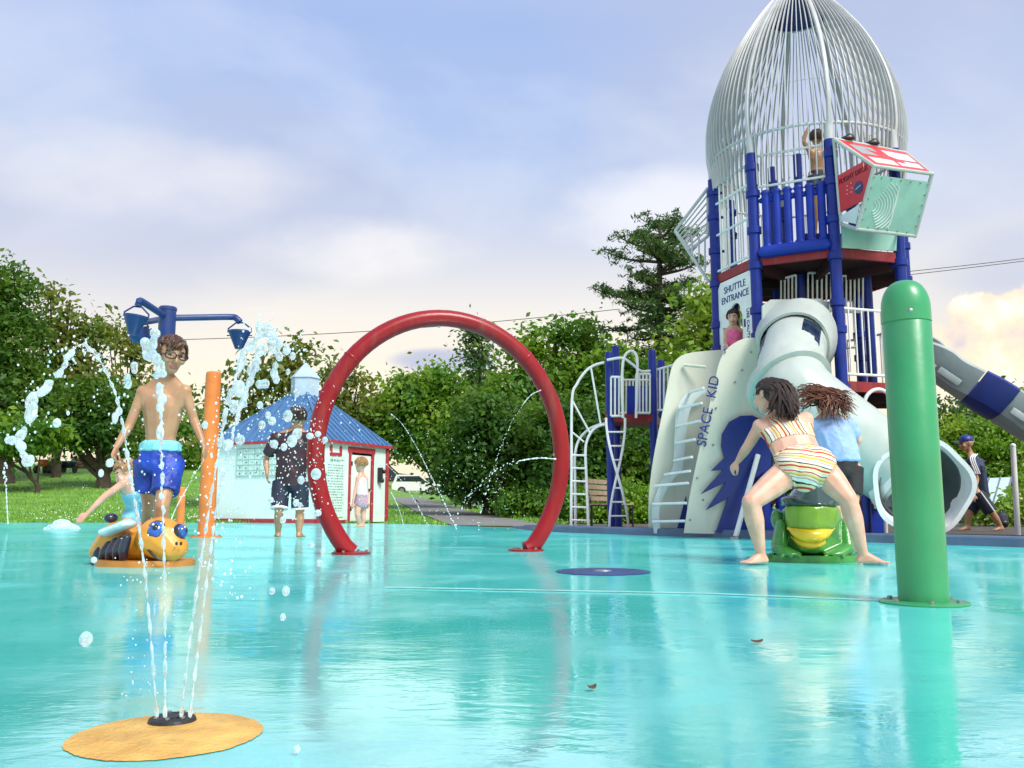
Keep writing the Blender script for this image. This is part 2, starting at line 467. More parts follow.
# ------------------------------------------------------------------ splash pad
def pad_material():
    m = bpy.data.materials.new('wet turquoise pad')
    t, N, L = nt(m)
    b = N['Principled BSDF']; N.remove(b); out = N['Material Output']
    tc = N.new('ShaderNodeTexCoord')
    def noi(scale, det, sx=1, sy=1, rough=0.5, dist=0):
        mp = N.new('ShaderNodeMapping'); mp.inputs['Scale'].default_value = (sx, sy, 1)
        L.new(tc.outputs['Object'], mp.inputs['Vector'])
        n = N.new('ShaderNodeTexNoise'); n.inputs['Scale'].default_value = scale; n.inputs['Detail'].default_value = det
        n.inputs['Roughness'].default_value = rough; n.inputs['Distortion'].default_value = dist
        L.new(mp.outputs[0], n.inputs['Vector']); return n.outputs['Fac']
    def rmp(f, lo, hi, a=0.0, b=1.0):
        r = N.new('ShaderNodeMapRange'); r.inputs['From Min'].default_value = lo; r.inputs['From Max'].default_value = hi
        r.inputs['To Min'].default_value = a; r.inputs['To Max'].default_value = b
        L.new(f, r.inputs['Value']); return r.outputs['Result']
    def mx(f, a, b):
        n = N.new('ShaderNodeMixRGB')
        L.new(f, n.inputs['Fac'])
        for kk, v in (('Color1', a), ('Color2', b)):
            if isinstance(v, tuple): n.inputs[kk].default_value = (*v, 1)
            else: L.new(v, n.inputs[kk])
        return n.outputs['Color']
    col = mx(rmp(noi(0.9, 6), 0.3, 0.7), (0.06, 0.63, 0.61), (0.135, 0.79, 0.76))
    col = mx(rmp(noi(6, 9, 1, 1, 0.7), 0.54, 0.78, 0, 0.4), col, (0.03, 0.42, 0.42))        # worn dark scuffs
    col = mx(rmp(noi(70, 5, 1, 1, 0.7), 0.56, 0.7, 0, 0.5), col, (0.34, 0.84, 0.78))                     # speckled grain
    def bump(f, strength, dist, prev=None):
        n = N.new('ShaderNodeBump'); n.inputs['Strength'].default_value = strength; n.inputs['Distance'].default_value = dist
        L.new(f, n.inputs['Height'])
        if prev is not None: L.new(prev, n.inputs['Normal'])
        return n.outputs['Normal']
    nb = bump(noi(2.6, 3, 0.5, 1.0, 0.5, 0.6), 0.14, 0.03)
    nb = bump(noi(24, 3, 0.5, 1.0, 0.55, 0.8), 0.10, 0.008, nb)
    film = rmp(noi(1.7, 5, 1, 0.8, 0.6), 0.36, 0.60)                                           # where the water film is thick
    grain = bump(noi(320, 3), 0.35, 0.002, nb)
    df = N.new('ShaderNodeBsdfDiffuse'); L.new(col, df.inputs['Color']); L.new(grain, df.inputs['Normal'])
    gl = N.new('ShaderNodeBsdfGlossy'); L.new(nb, gl.inputs['Normal'])
    L.new(rmp(film, 0, 1, 0.22, 0.035), gl.inputs['Roughness']); gl.inputs['Color'].default_value = (0.86, 0.99, 1, 1)
    fr = N.new('ShaderNodeFresnel'); fr.inputs['IOR'].default_value = 1.3; L.new(nb, fr.inputs['Normal'])
    fm = N.new('ShaderNodeMath'); fm.operation = 'MULTIPLY'; L.new(fr.outputs[0], fm.inputs[0]); L.new(rmp(film, 0, 1, 0.55, 0.8), fm.inputs[1])
    fn = N.new('ShaderNodeMath'); fn.operation = 'MINIMUM'; L.new(fm.outputs[0], fn.inputs[0]); fn.inputs[1].default_value = 0.6
    ms = N.new('ShaderNodeMixShader'); L.new(fn.outputs[0], ms.inputs[0]); L.new(df.outputs[0], ms.inputs[1]); L.new(gl.outputs[0], ms.inputs[2])
    L.new(ms.outputs[0], out.inputs['Surface'])
    return m
M['pad'] = pad_material()
EDGE = [(-30, 19.7), (-5.8, 19.4), (-3.2, 18.6), (-1.6, 17.6), (0.0, 14.6), (0.67, 12.3), (2.68, 9.95), (4.38, 7.95), (6.6, 5.4), (9, 2.6), (11, -4)]
mb = MB()
vs = [mb.bm.verts.new((x, y, 0)) for x, y in EDGE] + [mb.bm.verts.new((x, y, 0)) for x, y in ((11, -8), (-30, -8))]
f = mb.bm.faces.new(vs); bmesh.ops.triangulate(mb.bm, faces=[f])
mb.build('splash_pad', M['pad'], smooth=False, kind='structure')

# raised kerb along the play area
pts = spline([Vector((x, y, 0)) for x, y in EDGE[4:11]], 6)
mb = MB(); prev = None
for i, p in enumerate(pts):
    d = (pts[min(i + 1, len(pts) - 1)] - pts[max(i - 1, 0)]).normalized()
    nrm = Vector((-d.y, d.x, 0))
    h = 0.09 if i > 4 else 0.03 + 0.012 * i
    ring = [mb.bm.verts.new(p + nrm * o_ + Vector((0, 0, z_))) for o_, z_ in ((0.0, -0.02), (0.006, h - 0.015), (0.02, h), (0.22, h), (0.24, -0.02))]
    if prev:
        for q in range(4): mb.bm.faces.new((prev[q], prev[q + 1], ring[q + 1], ring[q]))
    prev = ring
mb.build('kerb', M['curb'], kind='structure')

# pale joint running across the pad
a, b_ = PZ(385, 588), PZ(700, 594); c_ = PZ(905, 602)
mb = MB(); mb.plate([a + Vector((0, 0.015, .004)), b_ + Vector((0, .013, .004)), c_ + Vector((0, .013, .004)), c_ + Vector((0, -.012, .004)), b_ + Vector((0, -.012, .004)), a + Vector((0, -.012, .004))], 0.003, Vector((0, 0, 1)))
mb.build('pad_joint', M['seam'], smooth=False, kind='structure')

# ------------------------------------------------------------------ ground
def grass_material():
    m = mat('mown grass', (0.15, 0.30, 0.035), 0.8, 0.35, 1.2, bump=0.8, bscale=26, col2=(0.075, 0.19, 0.02))
    return m
M['grass'] = grass_material()
M['blade'] = mat('grass blades', (0.17, 0.36, 0.04), 0.6, 0.4, 2.0, col2=(0.09, 0.24, 0.025))
xs = [-400, -200, -120, -80, -60] + [-50 + 2 * i for i in range(46)] + [50, 70, 110, 200, 400]
ys = [-10, 0, 8, 14] + [18 + 1.2 * i for i in range(40)] + [70, 80, 95, 120, 160, 240, 400, 700, 1200]
mb = MB()
g = [[mb.bm.verts.new((x, y, terrain(x, y) if y < 300 else terrain(x, 300))) for x in xs] for y in ys]
for j in range(len(ys) - 1):
    for i in range(len(xs) - 1):
        mb.bm.faces.new((g[j][i], g[j][i + 1], g[j + 1][i + 1], g[j + 1][i]))
mb.build('ground', M['grass'], kind='structure')
M['mulch'] = mat('play surfacing', (0.09, 0.075, 0.06), 0.9, 0.4, 20, bump=0.6)
mb = MB()
vs = [mb.bm.verts.new((x, y, -0.01)) for x, y in ((0.1, 14.8), (0.9, 12.4), (2.85, 10.05), (4.55, 8.05), (6.7, 5.5), (16, 5.5), (16, 18.5), (0.3, 18.5))]
mb.bm.faces.new(vs)
mb.build('play_surface', M['mulch'], smooth=False, kind='structure')
# asphalt drive
M['drive'] = mat('grey asphalt path', (0.2, 0.2, 0.19), 0.85, 0.2, 3, bump=0.3)
lft = [(392, 497.5), (400, 503), (416, 512), (436, 520), (452, 526)]
rgt = [(420, 497.5), (440, 503), (470, 512), (515, 520), (560, 528)]
mb = MB(); prev = None
for (ax, ay), (bx, by) in zip(lft, rgt):
    A, B = PG(ax, ay), PG(bx, by)
    row = [mb.bm.verts.new((A.lerp(B, q / 6).x, A.lerp(B, q / 6).y, terrain(*A.lerp(B, q / 6).xy) + 0.015)) for q in range(7)]
    if prev:
        for q in range(6): mb.bm.faces.new((prev[q], prev[q + 1], row[q + 1], row[q]))
    prev = row
mb.build('drive', M['drive'], kind='structure')

def quads_mesh(name, V, nper, mat_):
    me = bpy.data.meshes.new(name)
    V = np.asarray(V, dtype=np.float32).reshape(-1, 3)
    nf = len(V) // nper
    me.vertices.add(len(V)); me.vertices.foreach_set('co', V.ravel())
    me.loops.add(len(V)); me.loops.foreach_set('vertex_index', np.arange(len(V), dtype=np.int32))
    me.polygons.add(nf)
    me.polygons.foreach_set('loop_start', np.arange(0, len(V), nper, dtype=np.int32))
    me.polygons.foreach_set('loop_total', np.full(nf, nper, dtype=np.int32))
    me.update(calc_edges=True)
    me.materials.append(mat_)
    return me

# grass blades on the slope facing the pad
n = 26000
yy = 19.5 + 24 * nrs.rand(n) ** 1.8; xx = -yy * (0.16 + 0.48 * nrs.rand(n))
n2 = 5000
yy = np.concatenate([yy, 18 + 16 * nrs.rand(n2) ** 1.5]); xx = np.concatenate([xx, -0.14 * yy[n:] + 0.2 * yy[n:] * nrs.rand(n2)])
keep = []
rd0, rd1 = PG(416, 512), PG(470, 512)
V = []
for x, y in zip(xx, yy):
    px = 512 + 880 * x / y
    if px > 388:
        z0 = terrain(x, y); pyy = 506 - 880 * (z0 - CAM_H) / y
        if pyy < 529 and np.interp(pyy, [497, 503, 512, 520, 526], [392, 400, 416, 436, 452]) - 2 < px < np.interp(pyy, [497, 503, 512, 520, 528], [420, 440, 470, 515, 560]) + 3: continue
        if y < 17.2 + max(0, (-1.6 - x) * 0.6): continue
    h = 0.05 + 0.06 * rng.random(); a = rng.random() * 2 * PI; wd = 0.012 + 0.012 * rng.random()
    z = terrain(x, y)
    dx, dy = math.cos(a) * wd, math.sin(a) * wd
    lx, ly = rng.gauss(0, .03), rng.gauss(0, .03)
    V += [(x - dx, y - dy, z - .01), (x + dx, y + dy, z - .01), (x + lx, y + ly, z + h)]
tag(link_mesh('grass', quads_mesh('grass', V, 3, M['blade'])), kind='stuff')
V = []
M['clover'] = mat('clover flowers', (0.7, 0.72, 0.66), 0.8, 0.1, 5)
for i in range(420):
    y = 20 + 18 * rng.random() ** 1.5; x = -y * (0.2 + 0.42 * rng.random()); z = terrain(x, y) + 0.07 + .04 * rng.random()
    q = 0.014
    V += [(x - q, y, z), (x, y - q, z - q), (x + q, y, z), (x, y + q, z + q)]
tag(link_mesh('clover', quads_mesh('clover', V, 4, M['clover'])), kind='stuff')

# ------------------------------------------------------------------ trees
def leaf_material(name, c, var=0.5, warm=(0.12, 0.17, 0.02)):
    m = bpy.data.materials.new(name)
    t, N, L = nt(m); b = N['Principled BSDF']; out = N['Material Output']
    ge = N.new('ShaderNodeNewGeometry')
    r = N.new('ShaderNodeValToRGB'); e = r.color_ramp.elements
    e[0].color = (c[0] * 0.72, c[1] * 0.72, c[2] * 0.75, 1); e[0].position = 0
    e[1].color = (min(1, c[0] * 1.3), min(1, c[1] * 1.22), c[2] * 1.15, 1); e[1].position = 1
    x = e.new(0.55); x.color = (*c, 1)
    L.new(ge.outputs['Random Per Island'], r.inputs['Fac'])
    tc = N.new('ShaderNodeTexCoord'); n = N.new('ShaderNodeTexNoise'); n.inputs['Scale'].default_value = 0.55; n.inputs['Detail'].default_value = 3
    L.new(tc.outputs['Object'], n.inputs['Vector'])
    mr = N.new('ShaderNodeMapRange'); mr.inputs['From Min'].default_value = 0.42; mr.inputs['From Max'].default_value = 0.62; mr.inputs['To Max'].default_value = 0.8
    L.new(n.outputs['Fac'], mr.inputs['Value'])
    mx = N.new('ShaderNodeMixRGB'); mx.inputs['Color2'].default_value = (*warm, 1)
    L.new(mr.outputs[0], mx.inputs['Fac']); L.new(r.outputs['Color'], mx.inputs['Color1'])
    L.new(mx.outputs[0], b.inputs['Base Color']); b.inputs['Roughness'].default_value = 0.5; b.inputs['Specular IOR Level'].default_value = 0.3
    tr = N.new('ShaderNodeBsdfTranslucent')
    tm = N.new('ShaderNodeMixRGB'); tm.blend_type = 'MULTIPLY'; tm.inputs['Fac'].default_value = 1; tm.inputs['Color2'].default_value = (1.3, 1.4, 0.6, 1)
    L.new(mx.outputs[0], tm.inputs['Color1']); L.new(tm.outputs[0], tr.inputs['Color'])
    ms = N.new('ShaderNodeMixShader'); ms.inputs[0].default_value = 0.4
    L.new(b.outputs[0], ms.inputs[1]); L.new(tr.outputs[0], ms.inputs[2]); L.new(ms.outputs[0], out.inputs['Surface'])
    return m
M['leaf_dark'] = leaf_material('dark maple leaves', (0.05, 0.14, 0.022), warm=(0.13, 0.23, 0.025))
M['leaf_mid'] = leaf_material('mid green leaves', (0.085, 0.22, 0.028), warm=(0.24, 0.38, 0.035))
M['leaf_lite'] = leaf_material('light green leaves', (0.17, 0.32, 0.04), warm=(0.30, 0.38, 0.05))
M['leaf_olive'] = leaf_material('olive green leaves', (0.10, 0.17, 0.028), warm=(0.24, 0.24, 0.05))
M['needle'] = leaf_material('pine needles', (0.045, 0.12, 0.045), warm=(0.12, 0.19, 0.06))

def leaf_points(lobes, count, size, clump):
    """leaves gathered in clumps spread through the lobes of a crown"""
    wts = np.array([max(l[1]) * min(l[1]) for l in lobes]); wts = wts / wts.sum()
    clump = int(clump * 1.7); nc = max(8, count // clump)
    which = nrs.choice(len(lobes), nc, p=wts)
    d = nrs.normal(size=(nc, 3)); d /= np.linalg.norm(d, axis=1)[:, None]
    rad = (0.35 + 0.65 * nrs.rand(nc) ** 0.6) * (0.86 + 0.3 * nrs.rand(nc))
    C = np.array([lobes[q][0] for q in which]) + d * rad[:, None] * np.array([lobes[q][1] for q in which])
    per = np.maximum(3, (clump * (0.45 + 1.1 * nrs.rand(nc))).astype(int))
    Ci = np.repeat(C, per, axis=0); Di = np.repeat(d, per, axis=0)
    csz = np.repeat(0.8 + 1.5 * nrs.rand(nc) ** 1.5, per)
    pos = Ci + nrs.normal(size=Ci.shape) * (size * 2.3 * csz)[:, None] * np.array([1, 1, 0.62])
    return pos, Di

def leaf_mesh(name, pos, outw, size, mat_, aspect=0.55):
    n = len(pos)
    nrm = nrs.normal(size=(n, 3)) * 0.8 + outw * 0.5 + np.array([0, -0.1, 0.55]); nrm /= np.linalg.norm(nrm, axis=1)[:, None]
    a = np.cross(nrm, nrs.normal(size=(n, 3))); a /= np.linalg.norm(a, axis=1)[:, None]
    b = np.cross(nrm, a)
    s = size * (0.6 + 0.8 * nrs.rand(n))[:, None]
    V = np.stack([pos - a * s, pos - b * s * aspect + nrm * s * .12, pos + a * s, pos + b * s * aspect + nrm * s * .12], axis=1)
    return quads_mesh(name, V, 4, mat_)

def tree(name, base, lobes, count, size, mt, label, group, trunk_r=0.2, clump=26, limbs=True, cat='tree', trunk_top=None):
    base = Vector(base)
    root = thing(name, label, cat, base, group)
    pos, ow = leaf_points([((l[0].x, l[0].y, l[0].z), l[1]) for l in lobes], count, size, clump)
    link_mesh('crown', leaf_mesh('crown', pos, ow, size, mt), root)
    mb = MB()
    zc = sum(l[0].z for l in lobes) / len(lobes)
    top = Vector((sum(l[0].x for l in lobes) / len(lobes), sum(l[0].y for l in lobes) / len(lobes), trunk_top or max(l[0].z for l in lobes)))
    mid = base.lerp(top, 0.35) + Vector((rng.uniform(-.2, .2), 0, 0))
    tr = spline([base - Vector((0, 0, .2)), base + Vector((0, 0, .3)), mid, top], 5)
    mb.tube(tr, [trunk_r * (1.25 if q == 0 else 1) * (1 - 0.8 * q / (len(tr) - 1)) for q in range(len(tr))], 8)
    if limbs:
        for l in lobes:
            for _ in range(2):
                s = tr[min(len(tr) - 2, int(len(tr) * rng.uniform(0.35, 0.75)))]
                e = l[0] + Vector((rng.uniform(-.6, .6) * l[1][0], rng.uniform(-.6, .6) * l[1][1], rng.uniform(-.2, .7) * l[1][2]))
                m = s.lerp(e, 0.5) + Vector((0, 0, -0.08 * (e - s).length))
                c = spline([s, m, e], 4)
                mb.tube(c, [trunk_r * 0.42 * (1 - 0.85 * q / (len(c) - 1)) for q in range(len(c))], 5)
    mb.build('trunk', M['bark'], root)
    return root

def lobe(px, py, Y, rx, ry=None, depth=None):
    """a lobe of foliage seen at a spot of the photograph; radii given in picture widths at its distance"""
    s = Y / FPX
    return (P(px, py, Y), (rx * s, (depth or rx) * s * 0.9, (ry or rx) * s))

GT = 'trees around the splash pad'
def T(name, bpx, Y, lob, count, size, mt, label, tr=0.2, clump=26, limbs=True, cat='tree', grp=GT):
    bx = (bpx - 512) / FPX * Y
    return tree(name, (bx, Y, terrain(bx, Y)), [lobe(l[0], l[1], Y + (l[4] if len(l) > 4 else 0), l[2], l[3]) for l in lob], count, size, M[mt], label, grp, tr, clump, limbs, cat)

T('maple_tree', 8, 38, [(2, 278, 20, 24), (-25, 320, 46, 55), (14, 345, 32, 40), (-5, 400, 52, 42), (32, 400, 26, 30), (-60, 300, 40, 60)], 17000, .13, 'leaf_dark', 'tall dense dark maple tree at the far left edge, top highest on the left', .5)
T('locust_tree', 58, 41, [(49, 300, 8, 14), (66, 318, 16, 10), (90, 338, 16, 12), (45, 335, 14, 16), (62, 365, 26, 22), (92, 385, 20, 20)], 4300, .15, 'leaf_olive', 'loose airy olive tree rising right beside the dark maple, sky showing through its top', .3, 20)
T('maple_tree', 106, 36, [(98, 392, 24, 15), (82, 415, 22, 18), (112, 425, 26, 18), (124, 402, 14, 16), (120, 446, 20, 12), (76, 440, 16, 14)], 8500, .11, 'leaf_dark', 'rounded dark tree with a dark trunk behind the shirtless boy', .4)
T('spreading_bush', 40, 34, [(10, 438, 28, 15), (42, 436, 22, 12), (-20, 436, 30, 22)], 4500, .13, 'leaf_mid', 'drooping mid green bush on the crest of the grass at far left', .12, cat='bush')
T('locust_tree', 128, 44, [(108, 328, 12, 9), (124, 345, 12, 12), (137, 352, 9, 14), (141, 390, 12, 18), (138, 430, 14, 18)], 2200, .15, 'leaf_olive', 'thin airy tree behind the bucket arms of the blue dumping post', .22, 18)
T('apple_tree', 262, 30, [(240, 370, 13, 10), (262, 385, 24, 20), (285, 375, 20, 24), (298, 355, 8, 14), (232, 400, 20, 20), (255, 420, 34, 26), (222, 440, 20, 24), (300, 400, 18, 18)], 3000, .12, 'leaf_olive', 'sparse olive tree rising behind the blue roofed hut left of its cupola', .2, 16)
T('apple_tree', 335, 32, [(326, 365, 6, 14), (338, 390, 16, 18), (355, 380, 8, 8), (352, 410, 18, 16), (372, 412, 9, 9), (340, 430, 26, 20)], 2300, .12, 'leaf_olive', 'sparse olive tree seen between the hut cupola and the red arch', .18, 16)
T('elm_tree', 205, 47, [(192, 430, 20, 22), (205, 455, 26, 20), (186, 465, 16, 16)], 2800, .15, 'leaf_mid', 'small mid green tree on the crest behind the tall orange post', .2, 20)
T('linden_tree', 468, 33, [(412, 395, 30, 20), (440, 385, 26, 18), (395, 420, 30, 25), (435, 420, 38, 30), (408, 440, 34, 22), (455, 436, 28, 28), (385, 436, 14, 18)], 16000, .11, 'leaf_mid', 'broad rounded mid green tree framed in the left half of the red arch', .35)
T('spruce_tree', 478, 52, [(477, 338, 13, 10), (479, 358, 14, 14), (480, 385, 18, 20)], 1900, .16, 'needle', 'narrow dark conifer poking up behind the trees inside the arch', .2, 14)
T('ash_tree', 532, 36, [(520, 350, 10, 10), (536, 342, 10, 14), (560, 338, 9, 14), (585, 336, 12, 16), (596, 360, 18, 18), (560, 372, 30, 20), (520, 395, 28, 26), (580, 400, 36, 30)], 14000, .12, 'leaf_mid', 'tall light topped tree crossed by the right side of the arch', .35)
T('maple_tree', 490, 27, [(480, 420, 34, 28), (510, 430, 36, 30), (470, 455, 30, 24), (500, 475, 44, 26), (460, 485, 22, 18), (535, 455, 30, 34)], 18000, .085, 'leaf_dark', 'dark bushy tree filling the lower right half of the arch', .3)
T('maple_tree', 575, 25, [(560, 430, 32, 30), (590, 425, 30, 30), (620, 445, 32, 32), (575, 475, 40, 30), (625, 485, 32, 28), (655, 460, 26, 34)], 18000, .085, 'leaf_dark', 'dark bushy tree behind the white curved ladder', .3)
T('hedge_bush', 475, 37, [(464, 491, 14, 8), (485, 494, 18, 10), (500, 497, 14, 10)], 5000, .06, 'leaf_mid', 'low leafy bush under the trees at the far side of the drive', .05, 20, False, 'bush')
T('hedge_bush', 535, 25, [(510, 503, 18, 11), (535, 503, 24, 14), (555, 506, 20, 14)], 6000, .05, 'leaf_mid', 'low leafy bush seen through the red arch beside its right foot', .05, 20, False, 'bush')
T('hedge_bush', 600, 20, [(575, 505, 26, 14), (615, 500, 28, 18), (640, 508, 22, 14)], 11000, .05, 'leaf_mid', 'low leafy bush behind the feet of the blue ladder tower', .05, 20, False, 'bush')
T('birch_tree', 705, 30, [(705, 300, 18, 22), (712, 330, 22, 24), (690, 345, 18, 22), (730, 310, 14, 26), (700, 380, 30, 30)], 4600, .12, 'leaf_lite', 'light yellowish green tree behind the left edge of the rocket tower', .2, 18)
T('hickory_tree', 640, 33, [(614, 362, 14, 12), (640, 368, 16, 10), (676, 372, 16, 14), (630, 388, 28, 16), (665, 394, 28, 18)], 5500, .13, 'leaf_mid', 'mid green tree under the tall pine above the blue ladder tower', .25)
T('elm_tree', 985, 27, [(955, 440, 22, 20), (985, 435, 26, 22), (1015, 440, 26, 24), (970, 470, 26, 20), (1005, 475, 30, 22), (1040, 420, 26, 34), (940, 465, 20, 26)], 14000, .07, 'leaf_lite', 'light green bushy tree at the right edge under the grey slide', .25)
T('spruce_tree', 950, 40, [(948, 412, 12, 14), (958, 430, 18, 14), (975, 415, 16, 12), (950, 450, 24, 18)], 2600, .13, 'needle', 'dark conifer behind the man in the cap', .2, 14)
T('elm_tree', 1022, 45, [(1010, 410, 20, 16), (1035, 415, 24, 18), (990, 425, 16, 12)], 2600, .15, 'leaf_dark', 'darker tree behind the lower end of the grey slide', .2, 18)
T('hedge_bush', 1000, 16.5, [(978, 510, 9, 6), (1008, 512, 12, 6), (1024, 508, 9, 9)], 1100, .07, 'leaf_lite', 'low shrub in front of the pale shelter roof', .04, 14, False, 'bush')
T('hedge_bush', 820, 24, [(740, 480, 40, 30), (800, 470, 46, 36), (860, 480, 40, 30), (910, 470, 40, 30)], 6000, .1, 'leaf_dark', 'dark shrubbery seen under the decks of the rocket tower', .06, 20, False, 'bush')

# the tall white pine
def pine():
    Y = 34.0; s = Y / FPX
    bx = (657 - 512) / FPX * Y
    base = Vector((bx, Y, terrain(bx, Y)))
    top = P(660, 222, Y)
    root = thing('pine_tree', 'tall ragged white pine with bare lower trunk left of the rocket tower', 'tree', base, GT)
    mb = MB()
    tr = spline([base, base.lerp(top, .3) + Vector((.1, 0, 0)), base.lerp(top, .65), top], 6)
    mb.tube(tr, [0.36 * (1 - 0.85 * q / (len(tr) - 1)) for q in range(len(tr))], 9)
    pos, ow = [], []
    # branches: (height in the picture, reach left or right in the picture)
    br = [(226, -14, -6), (228, 16, -5), (238, -28, -10), (240, 26, -9), (250, -44, -16), (248, 38, -12), (262, -56, -14), (262, 24, -8), (275, -34, -4), (272, 30, -10),
          (290, -50, -6), (285, 44, -6), (300, -68, -10), (298, 36, 2), (312, -44, 0), (310, 50, 0), (324, -56, 4), (322, 42, 4), (336, -30, 6), (334, 52, 6),
          (262, 8, -6), (285, -16, -4), (300, 14, 0), (250, -10, -8), (318, -14, 2), (312, 20, 2), (345, 34, 4), (350, -36, 6), (296, -22, 0), (275, 46, -14)]
    for py, rx, rise in br:
        st = P(657 + (660 - 657) * (1 - (py - 222) / 300), py, Y)
        for twist in (0, 1):
            dy = rng.uniform(-0.7, 0.7) * abs(rx) * s if twist == 0 else rng.uniform(-1, 1) * 45 * s
            rr = rx if twist == 0 else rx * 0.45
            en = st + Vector((rr * s, dy, -rise * s * 1.0 + rng.uniform(-.1, .2)))
            mid = st.lerp(en, 0.55) + Vector((0, 0, -0.12 * (en - st).length * 0.5))
            c = spline([st, mid, en], 6)
            mb.tube(c, [0.075 * (1 - 0.8 * q / (len(c) - 1)) for q in range(len(c))], 5)
            ln = (en - st).length
            for q in range(int(9 + ln * 10)):
                tt = 0.25 + 0.75 * rng.random() ** 0.7
                p = c[min(len(c) - 1, int(tt * (len(c) - 1)))]
                off = Vector((rng.gauss(0, .22), rng.gauss(0, .30), rng.gauss(0.08, .09)))
                cp = p + off
                for _ in range(10):
                    pos.append((cp.x + rng.gauss(0, .10), cp.y + rng.gauss(0, .11), cp.z + rng.gauss(0, .045)))
                    ow.append((rng.gauss(0, .4), rng.gauss(0, .4), 0.6))
    mb.build('trunk', M['bark'], root)
    link_mesh('crown', leaf_mesh('crown', np.array(pos), np.array(ow), 0.11, M['needle'], 0.25), root)
pine()
# ------------------------------------------------------------------ play features on the pad
def ring_of(c, r, n, z=None):
    return [Vector((c[0] + r * math.cos(2 * PI * q / n), c[1] + r * math.sin(2 * PI * q / n), c[2])) for q in range(n)]

# red water arch
def arch():
    lp, rp = PZ(351, 554), PZ(526, 551)
    c2 = lp.lerp(rp, .5)
    root = thing('water_arch', 'tall red tubular water arch standing on the turquoise pad', 'arch', (c2.x, c2.y, 0))
    pts = []
    a0 = math.acos(85 / 119.5)
    for q in range(61):
        an = -math.asin(0.703) + (PI + 2 * math.asin(0.703)) * q / 60
        px = 438.5 + 123 * math.cos(an); py = 457 - 139 * math.sin(an)
        Y = lp.y + (rp.y - lp.y) * (px - 351) / (526 - 351)
        pts.append(P(px, py, Y))
    pts[0].z = pts[-1].z = 0.01
    pipe = MB().tube(pts, 0.068, 20).build('pipe', M['redpipe'], root)
    for j in (20, 40):
        d = (pts[j + 1] - pts[j - 1]).normalized()
        MB().lathe([(.068, -.012), (.0725, -.006), (.0725, .006), (.068, .012)], pts[j], 20, axis=d).build('weld_seam', M['redpipe'], pipe)
    for p in (lp, rp):
        b = MB().lathe([(0.145, 0.0), (0.145, .012), (.137, .016), (0.06, .016)], (p.x, p.y, 0.001), 28).build('base_flange', M['redpipe'], root)
        for q in range(6):
            an = q * PI / 3 + .2
            MB().lathe([(.012, 0), (.012, .013), (.006, .015)], (p.x + .115 * math.cos(an), p.y + .115 * math.sin(an), .016), 6).build('bolt', M['steel'], b)
    mb = MB()
    for q in (18, 30, 42, 52, 10):
        mb.ell(pts[q] + (Vector((c2.x, c2.y, 1.0)) - pts[q]).normalized() * .066, .014, sub=2)
    mb.build('spray_nozzle', M['steel'], root)
arch()

# green post
def green_post():
    b = PZ(924, 603); top = P(906.5, 281, b.y).z
    r = 0.0895
    root = thing('spray_post', 'thick green spray post with a domed cap at the right', 'spray post', b)
    seam = P(906, 323, b.y).z
    MB().lathe([(r * 1.0, 0), (r, seam - .006), (r * .985, seam - .004), (r * .985, seam)], b, 40).build('post', M['green'], root)
    prof = [(r * 1.015, seam)]
    H = top - seam
    for q in range(12):
        t_ = q / 11
        z = seam + H * (0.3 + 0.7 * math.sin(t_ * PI / 2))
        prof.append((r * 1.015 * math.cos(t_ * PI / 2) ** 0.75, z))
    MB().lathe(prof, b, 40).build('cap', M['green'], root)
    MB().lathe([(0.158, 0), (0.158, .004), (.15, .008), (r, .009)], b + Vector((0, 0, .001)), 40).build('base_flange', M['green'], root)
    for q in range(6):
        an = q * PI / 3 + .3
        MB().lathe([(.011, 0), (.011, .01), (.005, .012)], b + Vector((.125 * math.cos(an), .125 * math.sin(an), .008)), 6).build('bolt', M['steel'], root)
    mb = MB(); mb.ell(P(911, 310, b.y - r * .97), (.011, .004, .008), sub=2)
    mb.build('spray_nozzle', M['steel'], root)
green_post()

# orange posts
def orange_post(base, h, r, lab):
    root = thing('spray_post', lab, 'spray post', base, 'orange posts')
    MB().lathe([(r * 1.02, 0), (r, .3 * h), (r * .93, h - .05), (r * .9, h - .015), (r * .75, h)], base, 24).build('post', M['orange'], root)
    for q in range(6):
        an = q * PI / 3 + .3
        MB().lathe([(.013, 0), (.013, .012), (.006, .014)], base + Vector((r * 1.55 * math.cos(an), r * 1.55 * math.sin(an), .012)), 6).build('bolt', M['steel'], root)
    MB().lathe([(r * 1.9, 0), (r * 1.9, .01), (r, .015)], base + Vector((0, 0, .001)), 24).build('base_flange', M['orange'], root)
b = PZ(206, 537); orange_post(b, P(213, 372, b.y).z, 0.096, 'tall orange spray post left of the blue roofed hut')
b = PZ(180, 524.5); orange_post(b, P(180.5, 487, b.y).z, 0.075, 'short orange spray post behind the bee, before the grass')

